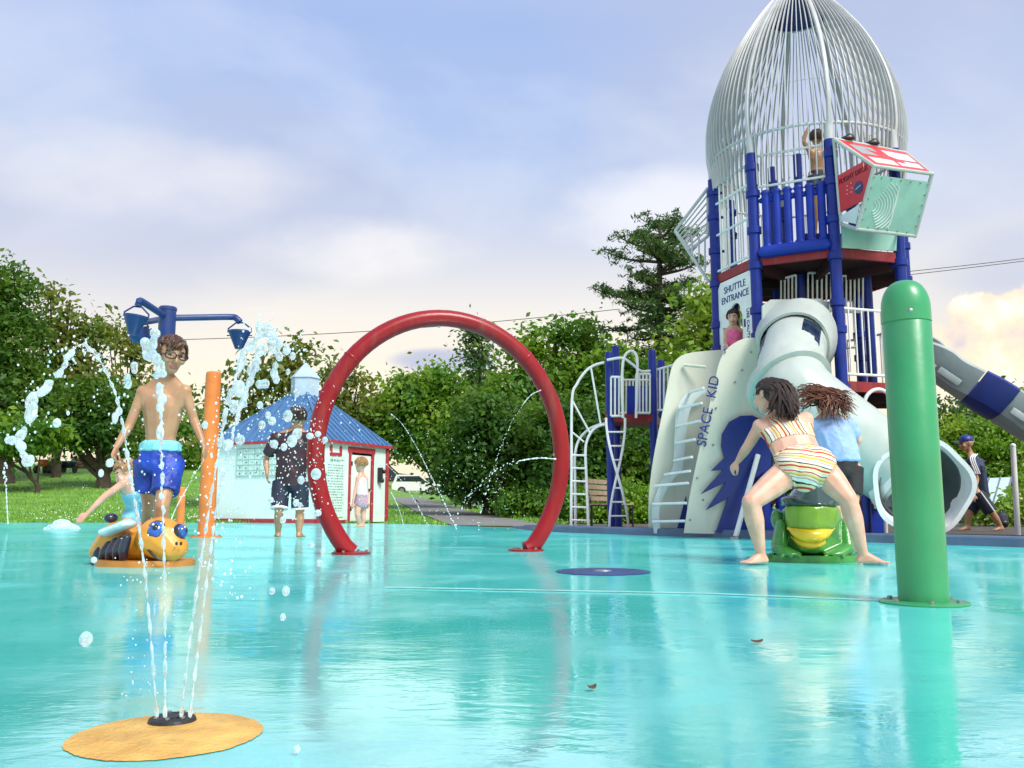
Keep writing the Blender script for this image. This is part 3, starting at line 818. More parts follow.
# dumping bucket post
def bucket_post():
    Y = 11.0
    top = P(168, 307, Y)
    base = Vector((top.x, Y, 0))
    root = thing('bucket_post', 'blue steel post with three arms that carry tipping buckets', 'bucket post', base)
    mb = MB(); mb.lathe([(.105, 0), (.105, top.z - .05), (.112, top.z - .045), (.112, top.z - .015), (.1, top.z)], base, 24).build('post', M['dblue'], root)
    j = P(168, 318, Y)
    ends = []
    for px, py, dy, kx, ky in ((231, 317, .35, 240, 322), (141, 301, -.55, 138, 306), (146, 322, .9, 134, 327)):
        e = P(px, py, Y + dy); kk = P(kx, ky, Y + dy)
        c = spline([j, j.lerp(e, .5), e, e.lerp(kk, .6) + Vector((0, 0, .02)), kk], 5)
        MB().tube(c, .042, 12).build('arm', M['dblue'], root)
        ends.append(kk)
    lab = ('blue cone shaped bucket hanging level from the right arm', 'blue cone shaped bucket hanging from the raised left arm', 'blue cone shaped bucket tipped over on the lowest left arm')
    tilt = (0, 0.12, -0.75)
    for (px, py), kk, lb, tl in zip(((239.5, 321), (136.5, 305), (132.5, 327)), ends, lab, tilt):
        s = 1.0
        br = thing('tipping_bucket', lb, 'bucket', kk, 'tipping buckets')
        R = Matrix.Rotation(tl, 3, 'Y')
        q = lambda x, y, z: kk + R @ Vector((x, y, z))
        mb = MB(); rw, h0, h1 = .135, -.12, -.36
        mb.lathe([(.03, h1), (.05, h1 - .0), (rw, h0 - .03), (rw + .008, h0 - .02), (rw + .006, h0), (rw - .01, h0), (rw - .02, h0 - .03), (.02, h1 + .03)], (0, 0, 0), 20)
        bmesh.ops.transform(mb.bm, matrix=Matrix.Translation(kk) @ R.to_4x4(), verts=mb.bm.verts[:])
        mb.build('bucket', M['dblue'], br)
        mb = MB(); mb.tube([q(-rw - .015, 0, h0 - .02), q(-rw - .015, 0, -.09), q(-.05, 0, -.01), q(.05, 0, -.01), q(rw + .015, 0, -.09), q(rw + .015, 0, h0 - .02)], .011, 8)
        mb.cyl(q(-rw - .03, 0, h0 - .06), q(rw + .03, 0, h0 - .06), .008)
        mb.build('bail', M['dblue'], br)
bucket_post()

# ground nozzle in front, with its ochre disc
nz = PZ(167, 735)
def nozzle():
    root = thing('ground_nozzle', 'black ring nozzle set in an ochre disc on the pad in front', 'nozzle', (nz.x, nz.y, 0))
    mb = MB()
    n = 160; ring = []
    for q in range(n):
        an = 2 * PI * q / n
        r = .147 + .003 * mnoise.noise(Vector((math.cos(an) * 3, math.sin(an) * 3, 2))) + .003 * mnoise.noise(Vector((math.cos(an) * 17, math.sin(an) * 17, 5)))
        ring.append(mb.bm.verts.new((nz.x + r * math.cos(an), nz.y + r * 1.0 * math.sin(an), .0012)))
    r2 = [mb.bm.verts.new((v.co.x * .97 + nz.x * .03, v.co.y * .97 + nz.y * .03, .0022)) for v in ring]
    r3 = [mb.bm.verts.new((v.co.x * .25 + nz.x * .75, v.co.y * .25 + nz.y * .75, .004)) for v in ring]
    for A, B in ((ring, r2), (r2, r3)):
        for q in range(n): mb.bm.faces.new((A[q], A[(q + 1) % n], B[(q + 1) % n], B[q]))
    mb.bm.faces.new(r3)
    mb.build('disc', M['disc'], root)
    c = Vector((PZ(172, 723).x, PZ(172, 723).y, .003))
    MB().lathe([(.039, 0), (.037, .006), (.030, .009), (.022, .006), (.014, .005), (.013, .009), (.004, .010)], c, 32).build('spray_head', M['rubber'], root)
    mb = MB()
    for q in range(7):
        an = q * 2 * PI / 7 + .3
        mb.lathe([(.0042, 0), (.0042, .004), (.0025, .0045)], c + Vector((.027 * math.cos(an), .027 * math.sin(an), .007)), 8)
    mb.build('jet_tips', M['steel'], root)
    return c
noz_c = nozzle()

# flush dark blue nozzle plate further out
b = PZ(603, 572)
root = thing('ground_nozzle', 'flat dark blue nozzle plate flush with the pad before the space climber', 'nozzle', b)
MB().lathe([(.26, .002), (.26, .004), (.25, .006), (.06, .006)], b, 36).build('disc', M['dblue'], root)
MB().lathe([(.05, .006), (.045, .012), (.02, .014)], b, 20).build('spray_head', M['steel'], root)

# ------------------------------------------------------------------ bee ride-on
def fused(mb, name, mt, parent, voxel=.008, smooth=3):
    me = fuse(mb, voxel, smooth); me.name = name
    for m_ in (mt if isinstance(mt, list) else [mt]): me.materials.append(m_)
    return link_mesh(name, me, parent)
M['beeyellow'] = mat('bee yellow gelcoat', (0.60, 0.26, 0.025), 0.38, 0.18, 7, bump=0.1, coat=0.15, col2=(0.62, 0.25, 0.02), dirt=.1)
M['beeblack'] = mat('bee dark gelcoat', (0.012, 0.018, 0.04), 0.3, 0.3, 12, bump=0.3, coat=0.4)
M['beewing'] = mat('bee pale wing gelcoat', (0.5, 0.72, 0.78), 0.25, 0.2, 8, coat=0.4)
M['beebase'] = mat('bee orange base', (0.5, 0.19, 0.03), 0.4, 0.25, 8, dirt=.2)
M['eyeblue'] = mat('blue glazed eye', (0.02, 0.1, 0.42), 0.15, 0.4, 14, coat=0.6)
M['eyewhite'] = mat('eye white', (0.8, 0.8, 0.78), 0.25, 0.03, 4)
def bee():
    Yb = 5.2
    base = PZ(141, 566)
    s = 1 / (FPX / Yb)
    def q(px, py, dy=0.0): return P(px, py, base.y + dy)
    root = thing('bee_ride', 'yellow bee shaped ride-on with big blue eyes and dark wings', 'ride-on', (base.x, base.y, 0))
    mb = MB()
    mb.hull([(q(160, 538, -.02), (.145, .14, .13)), (q(170, 548, -.05), (.11, .1, .085))])
    mb.hull([(q(150, 545, .08), (.11, .14, .11)), (q(112, 552, .2), (.10, .15, .075))])
    mb.hull([(q(120, 538, .18), (.12, .16, .11)), (q(106, 552, .22), (.10, .12, .07))])
    body = fused(mb, 'body', M['beeyellow'], root, .009)
    # smile
    cc = q(160, 538, -.02)
    sm = []
    for px, py, dy in ((145, 543, -.105), (147, 548, -.125), (151, 553, -.15), (156, 557.5, -.16), (161, 560, -.155), (167, 560.5, -.145)):
        sm.append(q(px, py, dy))
    MB().tube(spline(sm, 5), .007, 8).build('mouth', M['black'], root)
    for px, py, dy, r in ((156, 529, -.128, .058), (182.5, 531, -.065, .045)):
        c = q(px, py, dy)
        d = (c - cc).normalized()
        Rm = d.to_track_quat('Z', 'Y').to_matrix()
        e = MB().ell(c - d * .018, (r, r * 1.12, .034), Rm).build('eye', M['beeblack'], root)
        MB().ell(c - d * .002, (r * .80, r * .9, .030), Rm).build('iris', M['eyeblue'], e)
        MB().ell(c + d * .016, (r * .36, r * .42, .018), Rm).build('pupil', M['beeblack'], e)
        MB().ell(c + d * .028 + Vector((-.012, 0, .014)), .007).build('glint', M['eyewhite'], e)
    for px in (176.5, 181):
        MB().ell(q(px, 543.5, -.155 if px < 178 else -.145), (.0075, .01, .012)).build('nostril', M['black'], root)
    # dark wing with ribs on the near side
    mb = MB()
    for u in range(5):
        a = q(127 - 5.5 * u, 538 + 1.6 * u, -.10 + .05 * u); b_ = q(123 - 7.2 * u, 560 + .6 * u, -.06 + .045 * u)
        mb.hull([(a, (.026, .03, .024)), (a.lerp(b_, .5) + Vector((0, -.02, 0)), (.03, .035, .03)), (b_, (.022, .03, .018))])
    fused(mb, 'wing', M['beeblack'], root, .007, 2)
    mb = MB(); mb.hull([(q(128, 524, -.02), (.045, .1, .03)), (q(108, 532, .04), (.05, .1, .03))])
    fused(mb, 'wing', M['beewing'], root, .009)
    MB().ell(q(111, 518, .2), (.042, .05, .032)).build('handle', M['beeblack'], root)
    mb = MB(); R0 = []
    for u in range(40):
        an = 2 * PI * u / 40
        R0.append(Vector((base.x + .298 * math.cos(an), base.y + .06 + .21 * math.sin(an), .018)))
    mb.plate(R0, .036, Vector((0, 0, 1))); mb.build('base_plate', M['beebase'], root)
bee()

# ------------------------------------------------------------------ frog ride-on
M['froggreen'] = mat('frog green gelcoat', (0.045, 0.25, 0.028), 0.3, 0.3, 8, bump=0.15, bscale=30, coat=0.5, col2=(0.02, 0.16, 0.03))
M['froglime'] = mat('frog lime face', (0.15, 0.33, 0.022), 0.3, 0.2, 6, coat=0.5)
M['frogyellow'] = mat('frog yellow lips', (0.72, 0.5, 0.012), 0.25, 0.15, 8, coat=0.5)
M['frogdark'] = mat('frog dark saddle', (0.012, 0.03, 0.03), 0.18, 0.4, 7, coat=0.7, col2=(0.02, 0.06, 0.05))
def frog():
    base = PZ(812, 561)
    def q(px, py, dy=0.0): return P(px, py, base.y + dy)
    root = thing('frog_ride', 'green frog shaped ride-on with wide yellow lips under the girl in stripes', 'ride-on', (base.x, base.y, 0))
    mb = MB()
    mb.hull([(q(811, 510, .07), (.19, .16, .05)), (q(812, 532, .05), (.20, .19, .09))])
    mb.hull([(q(812, 536, .05), (.215, .19, .1)), (q(813, 549, .05), (.235, .2, .045))])
    for sx, px in ((-1, 781), (1, 844)):
        mb.hull([(q(px, 528, .0), (.04, .06, .06)), (q(px + sx * 2, 546, -.07), (.05, .07, .05))])
        mb.hull([(q(px + sx * 1, 549, -.10), (.06, .07, .035)), (q(px - sx * 10, 554, -.16), (.075, .05, .018))])
        for u in (-1, 0, 1):
            mb.cap(q(px - sx * 8 + u * 7, 553.5, -.14), q(px - sx * 10 + u * 9, 557, -.195), .018, .012)
        for u in (-1, 0, 1):
            mb.cap(q(px + sx * 7, 554, 0), q(px + sx * (12 + u * 4), 556.5, -.06), .017, .012)
    mb.ell(q(777, 519, .1), (.04, .06, .07))
    body = fused(mb, 'body', M['froggreen'], root, .008, 3)
    mb = MB(); mb.hull([(q(811, 508, -.06), (.178, .10, .035)), (q(811, 526, -.075), (.165, .10, .05))])
    fused(mb, 'snout', M['froglime'], root, .008, 6)
    for (py0, sag, rr, dy, half) in ((528, 8.5, .045, -.165, 23), (537, 7.5, .03, -.145, 20)):
        c = [q(811 + half * u / 5, py0 + sag * (1 - (u / 5) ** 2), dy + .075 * (u / 5) ** 2) for u in range(-5, 6)]
        mb = MB(); mb.tube(spline(c, 3), [rr * max(.25, (1 - (abs(i - 15) / 15) ** 3)) for i in range(31)], 12)
        mb.build('lip', M['frogyellow'], root)
    mb = MB()
    mb.hull([(q(811, 484, .06), (.08, .12, .025)), (q(811, 505, -.02), (.205, .15, .014))])
    mb.hull([(q(790, 500, -.02), (.06, .1, .03)), (q(832, 500, -.02), (.06, .1, .03)), (q(811, 504, -.06), (.17, .1, .012))])
    fused(mb, 'saddle', M['frogdark'], root, .008, 4)
    mb = MB(); R0 = [Vector((base.x + .30 * math.cos(2 * PI * u / 40), base.y + .0 + .21 * math.sin(2 * PI * u / 40), .022)) for u in range(40)]
    mb.plate(R0, .042, Vector((0, 0, 1))); mb.build('base_plate', M['froggreen'], root)
frog()

# ------------------------------------------------------------------ hut
def hut():
    C0 = Vector((-4.06, 18.75, 0)); Ld = Vector((-2.78, 1.3, 0)).normalized(); Rd = Vector((.4235, .9056, 0)).normalized()
    wl, wr, hz = 3.05, 2.5, 1.76
    L0, R0 = C0 + Ld * wl, C0 + Rd * wr
    B0 = L0 + Rd * wr
    cen = (L0 + R0) / 2
    root = thing('pump_house', 'small white hut with red trim and a blue metal pyramid roof', 'hut', (cen.x, cen.y, 0))
    UP = Vector((0, 0, 1))
    nL = -Rd; nR = -Ld                                   # outward normals of the two walls in view
    z1 = hz
    mb = MB()
    mb.plate([C0, L0, L0 + UP * z1, C0 + UP * z1], .02, nL)
    mb.plate([R0, B0, B0 + UP * z1, R0 + UP * z1], .02, nL)
    mb.plate([L0, B0, B0 + UP * z1, L0 + UP * z1], .02, nR)
    # front right wall leaves the door opening
    d0, d1, dz = 1.02, 1.92, 1.55
    def onR(u, z, o=0.0): return C0 + Rd * u + UP * z + nR * o
    def onL(u, z, o=0.0): return C0 + Ld * u + UP * z + nL * o
    for u0, u1, a, b_ in ((0, d0, 0, z1), (d1, wr, 0, z1), (d0, d1, dz, z1)):
        mb.plate([onR(u0, a), onR(u1, a), onR(u1, b_), onR(u0, b_)], .02, nR)
    mb.build('wall', M['wall'], root, smooth=False)
    mb = MB()
    mb.plate([onR(d0 + .05, .02, -.02), onR(d1 - .05, .02, -.02), onR(d1 - .05, dz - .05, -.02), onR(d0 + .05, dz - .05, -.02)], .03, nR)
    dr = mb.build('door', M['doorw'], root, smooth=False)
    MB().ell(onR(d1 - .14, .72, .02), .035).build('handle', M['black'], dr)
    for z in (.3, 1.3):
        MB().box(onR(d0 + .06, z, .02), (.05, .03, .1)).build('hinge', M['black'], dr)
    mb = MB()
    w_ = .075
    for a, b_ in (((d0, 0), (d0, dz)), ((d1, 0), (d1, dz))):
        mb.plate([onR(a[0] - w_ / 2, a[1], .016), onR(a[0] + w_ / 2, a[1], .016), onR(b_[0] + w_ / 2, b_[1], .016), onR(b_[0] - w_ / 2, b_[1], .016)], .03, nR)
    mb.plate([onR(d0 - w_, dz, .018), onR(d1 + w_, dz, .018), onR(d1 + w_, dz + .12, .018), onR(d0 - w_, dz + .12, .018)], .03, nR)
    mb.build('door_frame', M['redtrim'], root, smooth=False)
    mb = MB()
    mb.plate([onL(.0, 0, .014), onL(wl, 0, .014), onL(wl, .085, .014), onL(0, .085, .014)], .022, nL)
    mb.plate([onR(0, 0, .012), onR(d0 - w_, 0, .012), onR(d0 - w_, .06, .012), onR(0, .06, .012)], .02, nR)
    mb.build('base_strip', M['redtrim'], root, smooth=False)
    for p, nn in ((C0, (nL + nR).normalized()), (R0, (nR - nL).normalized()), (L0, (nL - nR).normalized())):
        mb = MB(); Rm = Matrix((Ld, -Rd, UP)).transposed()
        mb.box(p + nn * .012 + UP * (z1 / 2), (.09, .09, z1), Rm).build('corner_post', M['redtrim'], root, smooth=False)
    ov = .1
    ex = [C0 - Ld * ov - Rd * ov, R0 - Ld * ov + Rd * ov, B0 + Ld * ov + Rd * ov, L0 + Ld * ov - Rd * ov]
    ex = [e + UP * (z1 - .0) for e in ex]
    apex = P(305, 386, cen.y)
    mb = MB()
    for a, b_ in ((0, 1), (1, 2), (2, 3), (3, 0)):
        mb.beam(ex[a] + UP * -.02, ex[b_] + UP * -.02, .03, .06)
    mb.build('fascia', M['redtrim'], root, smooth=False)
    mb = MB()
    E = [mb.bm.verts.new(e + UP * .015) for e in ex]; A = mb.bm.verts.new(apex)
    for q in range(4): mb.bm.faces.new((E[q], E[(q + 1) % 4], A))
    mb.bm.faces.new(E[::-1])
    rf = mb.build('roof', M['roof'], root, smooth=False)
    mb = MB()
    for q in range(4):
        a, b_ = ex[q] + UP * .02, ex[(q + 1) % 4] + UP * .02
        e = (b_ - a); n = int(e.length / .19)
        mid = (a + b_) / 2
        for i in range(n + 1):
            tt = i / n
            p = a.lerp(b_, tt)
            f = 1 - abs(2 * tt - 1)
            if f < .03: continue
            top = p.lerp(p + (apex - mid), f)
            mb.beam(p + UP * .004, top + UP * .004, .028, .035)
    for q in range(4): mb.beam(ex[q] + UP * .02, apex + UP * .01, .06, .03)
    mb.build('roof_seam', M['roof'], rf, smooth=False)
    mb = MB(); ca = Vector((apex.x, apex.y, 0))
    zc0, zc1, zc2 = P(305, 402, cen.y).z, P(305, 379, cen.y).z, P(305, 363, cen.y).z
    mb.lathe([(.33, zc0), (.33, zc1), (.36, zc1 + .005), (.36, zc1 + .02), (.02, zc2)], ca, 6)
    mb.build('cupola', M['cupola'], root, smooth=False)
    # tile picture on the long wall
    mb = MB(); u0, u1, za, zb = .95, 2.28, 1.02, 1.62
    mb.plate([onL(u0, za, .018), onL(u1, za, .018), onL(u1, zb, .018), onL(u0, zb, .018)], .02, nL)
    pan = mb.build('tile_panel', M['tile'], root, smooth=False)
    mb = MB(); cols, rows = 8, 5
    for i in range(cols + 1):
        u = u0 + (u1 - u0) * i / cols; mb.beam(onL(u, za, .031), onL(u, zb, .031), .012, .006)
    for j in range(rows + 1):
        z = za + (zb - za) * j / rows; mb.beam(onL(u0, z, .0335), onL(u1, z, .0335), .006, .012)
    mb.build('grout', M['grout'], pan, smooth=False)
    mb = MB()
    for i in range(cols):
        for j in range(rows):
            if rng.random() < .55:
                cx = u0 + (u1 - u0) * (i + rng.uniform(.35, .65)) / cols; cz = za + (zb - za) * (j + rng.uniform(.35, .65)) / rows
                mb.plate([onL(cx + rng.uniform(.02, .045) * math.cos(2 * PI * v / 6), cz + rng.uniform(.015, .035) * math.sin(2 * PI * v / 6), .0305) for v in range(6)], .003, nL)
    mb.build('sketch', M['grout2'], pan, smooth=False)
    # notice board of faint lines
    mb = MB(); u0, u1, za, zb = .16, .82, .12, 1.42
    mb.plate([onR(u0, za, .018), onR(u1, za, .018), onR(u1, zb, .018), onR(u0, zb, .018)], .02, nR)
    nb = mb.build('notice_board', M['tile'], root, smooth=False)
    mb = MB()
    z = zb - .08; first = True
    while z > za + .08:
        u = u0 + (.13 if first else .05)
        while u < u1 - (.14 if first else .07):
            ww = rng.uniform(.03, .1)
            mb.beam(onR(u, z, .030), onR(min(u + ww, u1 - .05), z, .030), .004, .05 if first else .02)
            u += ww + .025
        z -= .1 if first else .058
        first = False
    mb.build('faded_lines', M['grout2'], nb, smooth=False)
    # small red framed vent high on the wall
    mb = MB(); u0, u1, za, zb = .28, .7, 1.44, 1.66
    for a, b_, c, d in ((u0, u1, za, za + .07), (u0, u0 + .07, za + .07, zb), (u1 - .07, u1, za + .07, zb)):
        mb.plate([onR(a, c, .02), onR(b_, c, .02), onR(b_, d, .02), onR(a, d, .02)], .03, nR)
    mb.build('vent_frame', M['redtrim'], root, smooth=False)
    mb = MB(); mb.box(onR(2.2, 1.08, .05), (.1, .13, .34)); mb.ell(onR(2.24, 1.16, .12), (.05, .05, .05)); mb.ell(onR(2.2, .95, .1), (.05, .05, .06))
    mb.build('wall_phone', M['black'], root)
M['tile'] = mat('pale aqua tile', (0.6, 0.76, 0.71), 0.4, 0.15, 9)
M['grout'] = mat('aqua grout lines', (0.25, 0.48, 0.43), 0.7, 0.2, 9)
M['grout2'] = mat('faint teal print', (0.2, 0.4, 0.37), 0.7, 0.5, 9)
hut()

# ------------------------------------------------------------------ cars far off
def car(name, base, ang, paint, label, ln=4.6, cat='car', grp='cars parked beyond the trees'):
    root = thing(name, label, cat, base, grp)
    R = Matrix.Rotation(ang, 4, 'Z')
    T_ = Matrix.Translation(base) @ R
    def put(mb): bmesh.ops.transform(mb.bm, matrix=T_, verts=mb.bm.verts[:]); return mb
    h = ln / 2
    prof = [(-h, .35), (-h, .85), (-h + .12, 1.02), (-h + .35, 1.62), (-h + .6, 1.7), (.25, 1.7), (.95, 1.1), (h - .25, .98), (h, .78), (h, .35)]
    mb = MB(); mb.plate([Vector((x, 0, z)) for x, z in prof], 1.75, Vector((0, 1, 0)))
    put(mb).build('body', paint, root, smooth=False)
    mb = MB()
    win = [(-h + .38, 1.12), (-h + .52, 1.55), (.22, 1.58), (.78, 1.12)]
    mb.plate([Vector((x, 0, z)) for x, z in win], 1.79, Vector((0, 1, 0)))
    put(mb).build('window', M['glassdark'], root, smooth=False)
    for x in (-h + .85, h - .85):
        for y in (-.8, .8):
            mb = MB(); mb.cyl((x, y - .12, .34), (x, y + .12, .34), .35, n=20)
            wv = put(mb).build('wheel', M['rubber'], root)
            mb = MB(); mb.cyl((x, y - .13, .34), (x, y + .13, .34), .2, n=12)
            put(mb).build('rim', M['steel'], wv)
    for y in (-.65, .65):
        mb = MB(); mb.box((h - .02, y, .8), (.06, .3, .14), bevel=.02)
        put(mb).build('headlight', M['lamp'], root)
def gp(px, Y): x = (px - 512) / FPX * Y; return Vector((x, Y, terrain(x, Y)))
def cpos(px, py, Y): p = P(px, py, Y); return Vector((p.x, Y, terrain(p.x, Y)))
car('parked_car', cpos(416, 494, 76), 0.15, M['carwhite'], 'white parked car seen between the hut and the trees', 4.2)
car('parked_car', cpos(444, 494, 82), 0.1, M['cardark'], 'dark parked car right of the white one, half behind leaves', 4.4)
car('parked_car', cpos(388, 494, 80), 0.1, M['cardark'], 'dark parked car at the hut corner, left of the white one', 4.2)
def tractor():
    b = gp(52, 43.0); root = thing('garden_tractor', 'small red garden tractor parked under the trees at far left', 'tractor', b)
    q = lambda x, y, z: b + Vector((x, y, z))
    mb = MB(); mb.box(q(0, -.45, .5), (.46, .7, .34), bevel=.06); mb.box(q(0, .35, .45), (.7, .6, .14), bevel=.04); mb.build('body', M['carred'], root)
    mb = MB(); mb.hull([(q(0, .3, .62), (.22, .2, .06)), (q(0, .48, .82), (.2, .06, .14))]); mb.build('seat', M['black'], root)
    for x, y, r in ((-.38, .4, .3), (.38, .4, .3), (-.34, -.6, .2), (.34, -.6, .2)):
        MB().cyl(q(x - .07, y, r), q(x + .07, y, r), r, n=16).build('wheel', M['rubber'], root)
    mb = MB(); mb.tube([q(.16 * math.cos(2 * PI * i / 14), -.02, .84 + .12 * math.sin(2 * PI * i / 14)) for i in range(14)], .02, 6, closed=True); mb.cyl(q(0, -.25, .6), q(0, -.02, .84), .02); mb.build('steering_wheel', M['black'], root)
    b2 = gp(70, 43.5); root = thing('garden_cart', 'dark blue tub cart parked beside the small red tractor', 'cart', b2)
    q = lambda x, y, z: b2 + Vector((x, y, z))
    mb = MB(); mb.hull([(q(-.2, 0, .55), (.25, .3, .06)), (q(.2, 0, .55), (.25, .3, .06)), (q(0, 0, .3), (.25, .2, .06))]); mb.build('tub', M['carblue'], root)
    for x in (-.32, .32): MB().cyl(q(x - .04, 0, .2), q(x + .04, 0, .2), .2, n=14).build('wheel', M['rubber'], root)
    mb = MB(); mb.tube([q(-.15, -.3, .45), q(-.15, -.75, .7), q(.15, -.75, .7), q(.15, -.3, .45)], .02, 6); mb.build('handle', M['steel'], root)
tractor()
# low stone wall along the crest
A, B = cpos(75, 475, 47), cpos(205, 478, 47)
mb = MB()
for i in range(26):
    p = A.lerp(B, i / 25); p.z = terrain(p.x, p.y)
    for j in range(3):
        mb.box(p + Vector((rng.uniform(-.05, .05), rng.uniform(-.06, .06), .1 + .19 * j)), (.3 + .1 * rng.random(), .3, .18), Matrix.Rotation(rng.uniform(-.1, .1), 3, 'Z'), .03)
mb.build('stone_wall', M['stone'], label='low brown stone wall along the crest of the grass', cat='wall')

# ------------------------------------------------------------------ power lines
def wire(a, b_, sag, lab):
    c = [a.lerp(b_, i / 30) - Vector((0, 0, sag * (1 - (2 * i / 30 - 1) ** 2))) for i in range(31)]
    MB().tube(c, .022, 6).build('power_line', M['black'], label=lab, cat='power line', group='power lines')
wire(P(-60, 340, 55), P(620, 309, 55), 0.75, 'thin black power line passing behind the red arch and bucket post')
wire(P(870, 275, 50), P(1100, 248, 50), 0.1, 'upper thin power line at the right above the heaped clouds')
wire(P(870, 279, 50), P(1100, 251, 50), 0.05, 'lower thin power line at the right above the heaped clouds')

# ------------------------------------------------------------------ shelter, pole and bench at the back
def shelter():
    Y = 20.0
    base = gp(985, Y)
    root = thing('picnic_shelter', 'small shelter with a pale metal lean-to roof behind the man', 'shelter', base)
    a, b_, c, d = P(967, 480, Y + 1.2), P(1012, 478, Y + 1.2), P(1005, 505, Y - .2), P(958, 505, Y - .2)
    mb = MB(); mb.plate([a, b_, c, d], .05); rf = mb.build('roof', M['pale'], root, smooth=False)
    mb = MB()
    for i in range(5):
        mb.beam(a.lerp(b_, i / 4) + Vector((0, 0, .035)), d.lerp(c, i / 4) + Vector((0, 0, .035)), .03, .03)
    mb.build('roof_seam', M['steel'], rf, smooth=False)
    for p in (d.lerp(c, .05), d.lerp(c, .95), a.lerp(b_, .05), a.lerp(b_, .95)):
        MB().beam(Vector((p.x, p.y, base.z)), p - Vector((0, 0, .02)), .09, .09).build('post', M['black'], root, smooth=False)
    mb = MB(); mb.box((base.x - .1, Y + 1.6, base.z + .22), (2.6, .12, .6)); mb.build('back_wall', M['beige'], root, smooth=False)
shelter()
b = P(1018, 536, 11.5); b.z = -.01
root = thing('sail_pole', 'thin white leaning pole at the right edge', 'pole', b)
MB().cyl(b, P(1013, 447, 11.5), .036, .033).build('pole', M['white'], root)
MB().ell(P(1013, 446, 11.5), .036).build('cap', M['white'], root)

def bench():
    Y = 15.5
    base = P(612, 529, Y); base.z = -.01
    root = thing('park_bench', 'small pale slatted bench behind the blue ladder tower', 'bench', base)
    R = Matrix.Rotation(1.15, 3, 'Z')
    q = lambda x, y, z: base + R @ Vector((x, y, z))
    mb = MB()
    for i in range(4): mb.box(q(.05, -.15 + .11 * i, .4), (1.3, .085, .03), R)
    mb.build('seat', M['wood'], root, smooth=False)
    mb = MB()
    for i in range(4): mb.box(q(.05, .24 + .02 * i, .5 + .1 * i), (1.3, .03, .075), R)
    mb.build('backrest', M['wood'], root, smooth=False)
    for x in (-.5, .6):
        mb = MB(); mb.tube([q(x, -.2, 0), q(x, -.2, .38), q(x, .2, .38), q(x, .32, .85)], .02, 8); mb.cyl(q(x, .2, 0), q(x, .2, .38), .02)
        mb.build('leg', M['black'], root)
bench()

# fallen leaves lying on the wet pad
for px, py, lab, ang in ((757, 642, 'small dark brown leaf lying on the pad before the frog', .1), (592, 688, 'tiny curled leaf lying alone mid pad nearest the camera', .6)):
    c = PZ(px, py, .006); mb = MB()
    R = Matrix.Rotation(ang, 3, 'Z'); s = .016 if px > 700 else .011
    top, bot = [], []
    for i in range(7):
        u = -1 + i / 3; wv = .42 * (1 - u * u) + .06
        top.append(c + R @ Vector((u * s, wv * s, .004 * u * u + .003))); bot.append(c + R @ Vector((u * s, -wv * s, .004 * u * u)))
    mb.plate(top + bot[::-1], .0015, Vector((0, 0, 1)))
    mb.build('fallen_leaf', M['leafdry'], label=lab, cat='leaf', group='fallen leaves')
# ------------------------------------------------------------------ text
def text(name, body, o, xd, yd, size, mt, parent, label=None, depth=.003, align='CENTER'):
    cu = bpy.data.curves.new(name, 'FONT'); cu.body = body; cu.size = size; cu.extrude = depth
    cu.align_x = align; cu.align_y = 'CENTER'
    ob = bpy.data.objects.new(name, cu); COL.objects.link(ob)
    dg = bpy.context.evaluated_depsgraph_get(); dg.update()
    me = bpy.data.meshes.new_from_object(ob.evaluated_get(dg)); bpy.data.objects.remove(ob)
    x = xd.normalized(); z = x.cross(yd).normalized(); y = z.cross(x)
    Mx = Matrix((x, y, z)).transposed().to_4x4(); Mx.translation = o
    me.transform(Mx); me.materials.clear(); me.materials.append(mt)
    return tag(link_mesh(name, me, parent), label)

UPV = Vector((0, 0, 1))
# ------------------------------------------------------------------ rocket tower
CY = 11.3
TC = Vector((3.925, CY, 0)); RT = 1.215
ANG = [175, 220, 265, 310, 355, 40, 85, 130]
def tp(i, z=0.0, r=RT):
    a = math.radians(ANG[i % 8]); return Vector((TC.x + r * math.cos(a), TC.y + r * math.sin(a), z))
ZD, ZL, ZP, ZR = 3.38, 1.78, 4.72, 4.94       # deck, lower deck, post top, cage ring
rocket = thing('rocket_climber', 'tall rocket shaped play tower with blue posts and a white bar cage nose', 'play tower', (TC.x, TC.y, 0))
protos = {}
for i in range(8):
    b = tp(i, -.02)
    mb = MB(); mb.cyl(b, tp(i, ZP), .068, n=16); post = mb.build('post', M['blue'], rocket)
    for z in (.9, ZL - .06, ZL + .62, 2.72, ZD - .1, ZD + .35, ZD + .82, ZP - .18):
        mb = MB(); mb.lathe([(.072, -.05), (.088, -.04), (.088, .04), (.072, .05)], tp(i, z), 16)
        mb.cyl(tp(i, z), tp(i, z) + (TC - tp(i)).normalized() * .13 + UPV * 0, .02, n=8)
        mb.build('clamp', M['blue'], post)
    MB().cyl(tp(i, ZP), tp(i, ZR + .02), .058, n=14).build('post_sleeve', M['bars'], post)
# decks
def deck(z, r, thick, name):
    mb = MB(); ring = [tp(i, z - thick / 2, r) for i in range(8)]
    mb.plate(ring, thick, UPV)
    d = mb.build(name, M['deck_shade'], rocket, smooth=False)
    mb = MB()
    for i in range(8):
        mb.beam(tp(i, z - .045, r + .012), tp(i + 1, z - .045, r + .012), .04, .12)
    mb.build('deck_edge', M['reddeck'], d, smooth=False)
    mb = MB()
    for i in range(0, 4): mb.beam(tp(i, z - .12, r - .1), tp(i + 4, z - .12, r - .1), .06, .12)
    mb.build('deck_frame', M['deck_shade'], d, smooth=False)
deck(ZD, RT - .02, .06, 'upper_deck'); deck(ZL, RT - .02, .06, 'lower_deck')
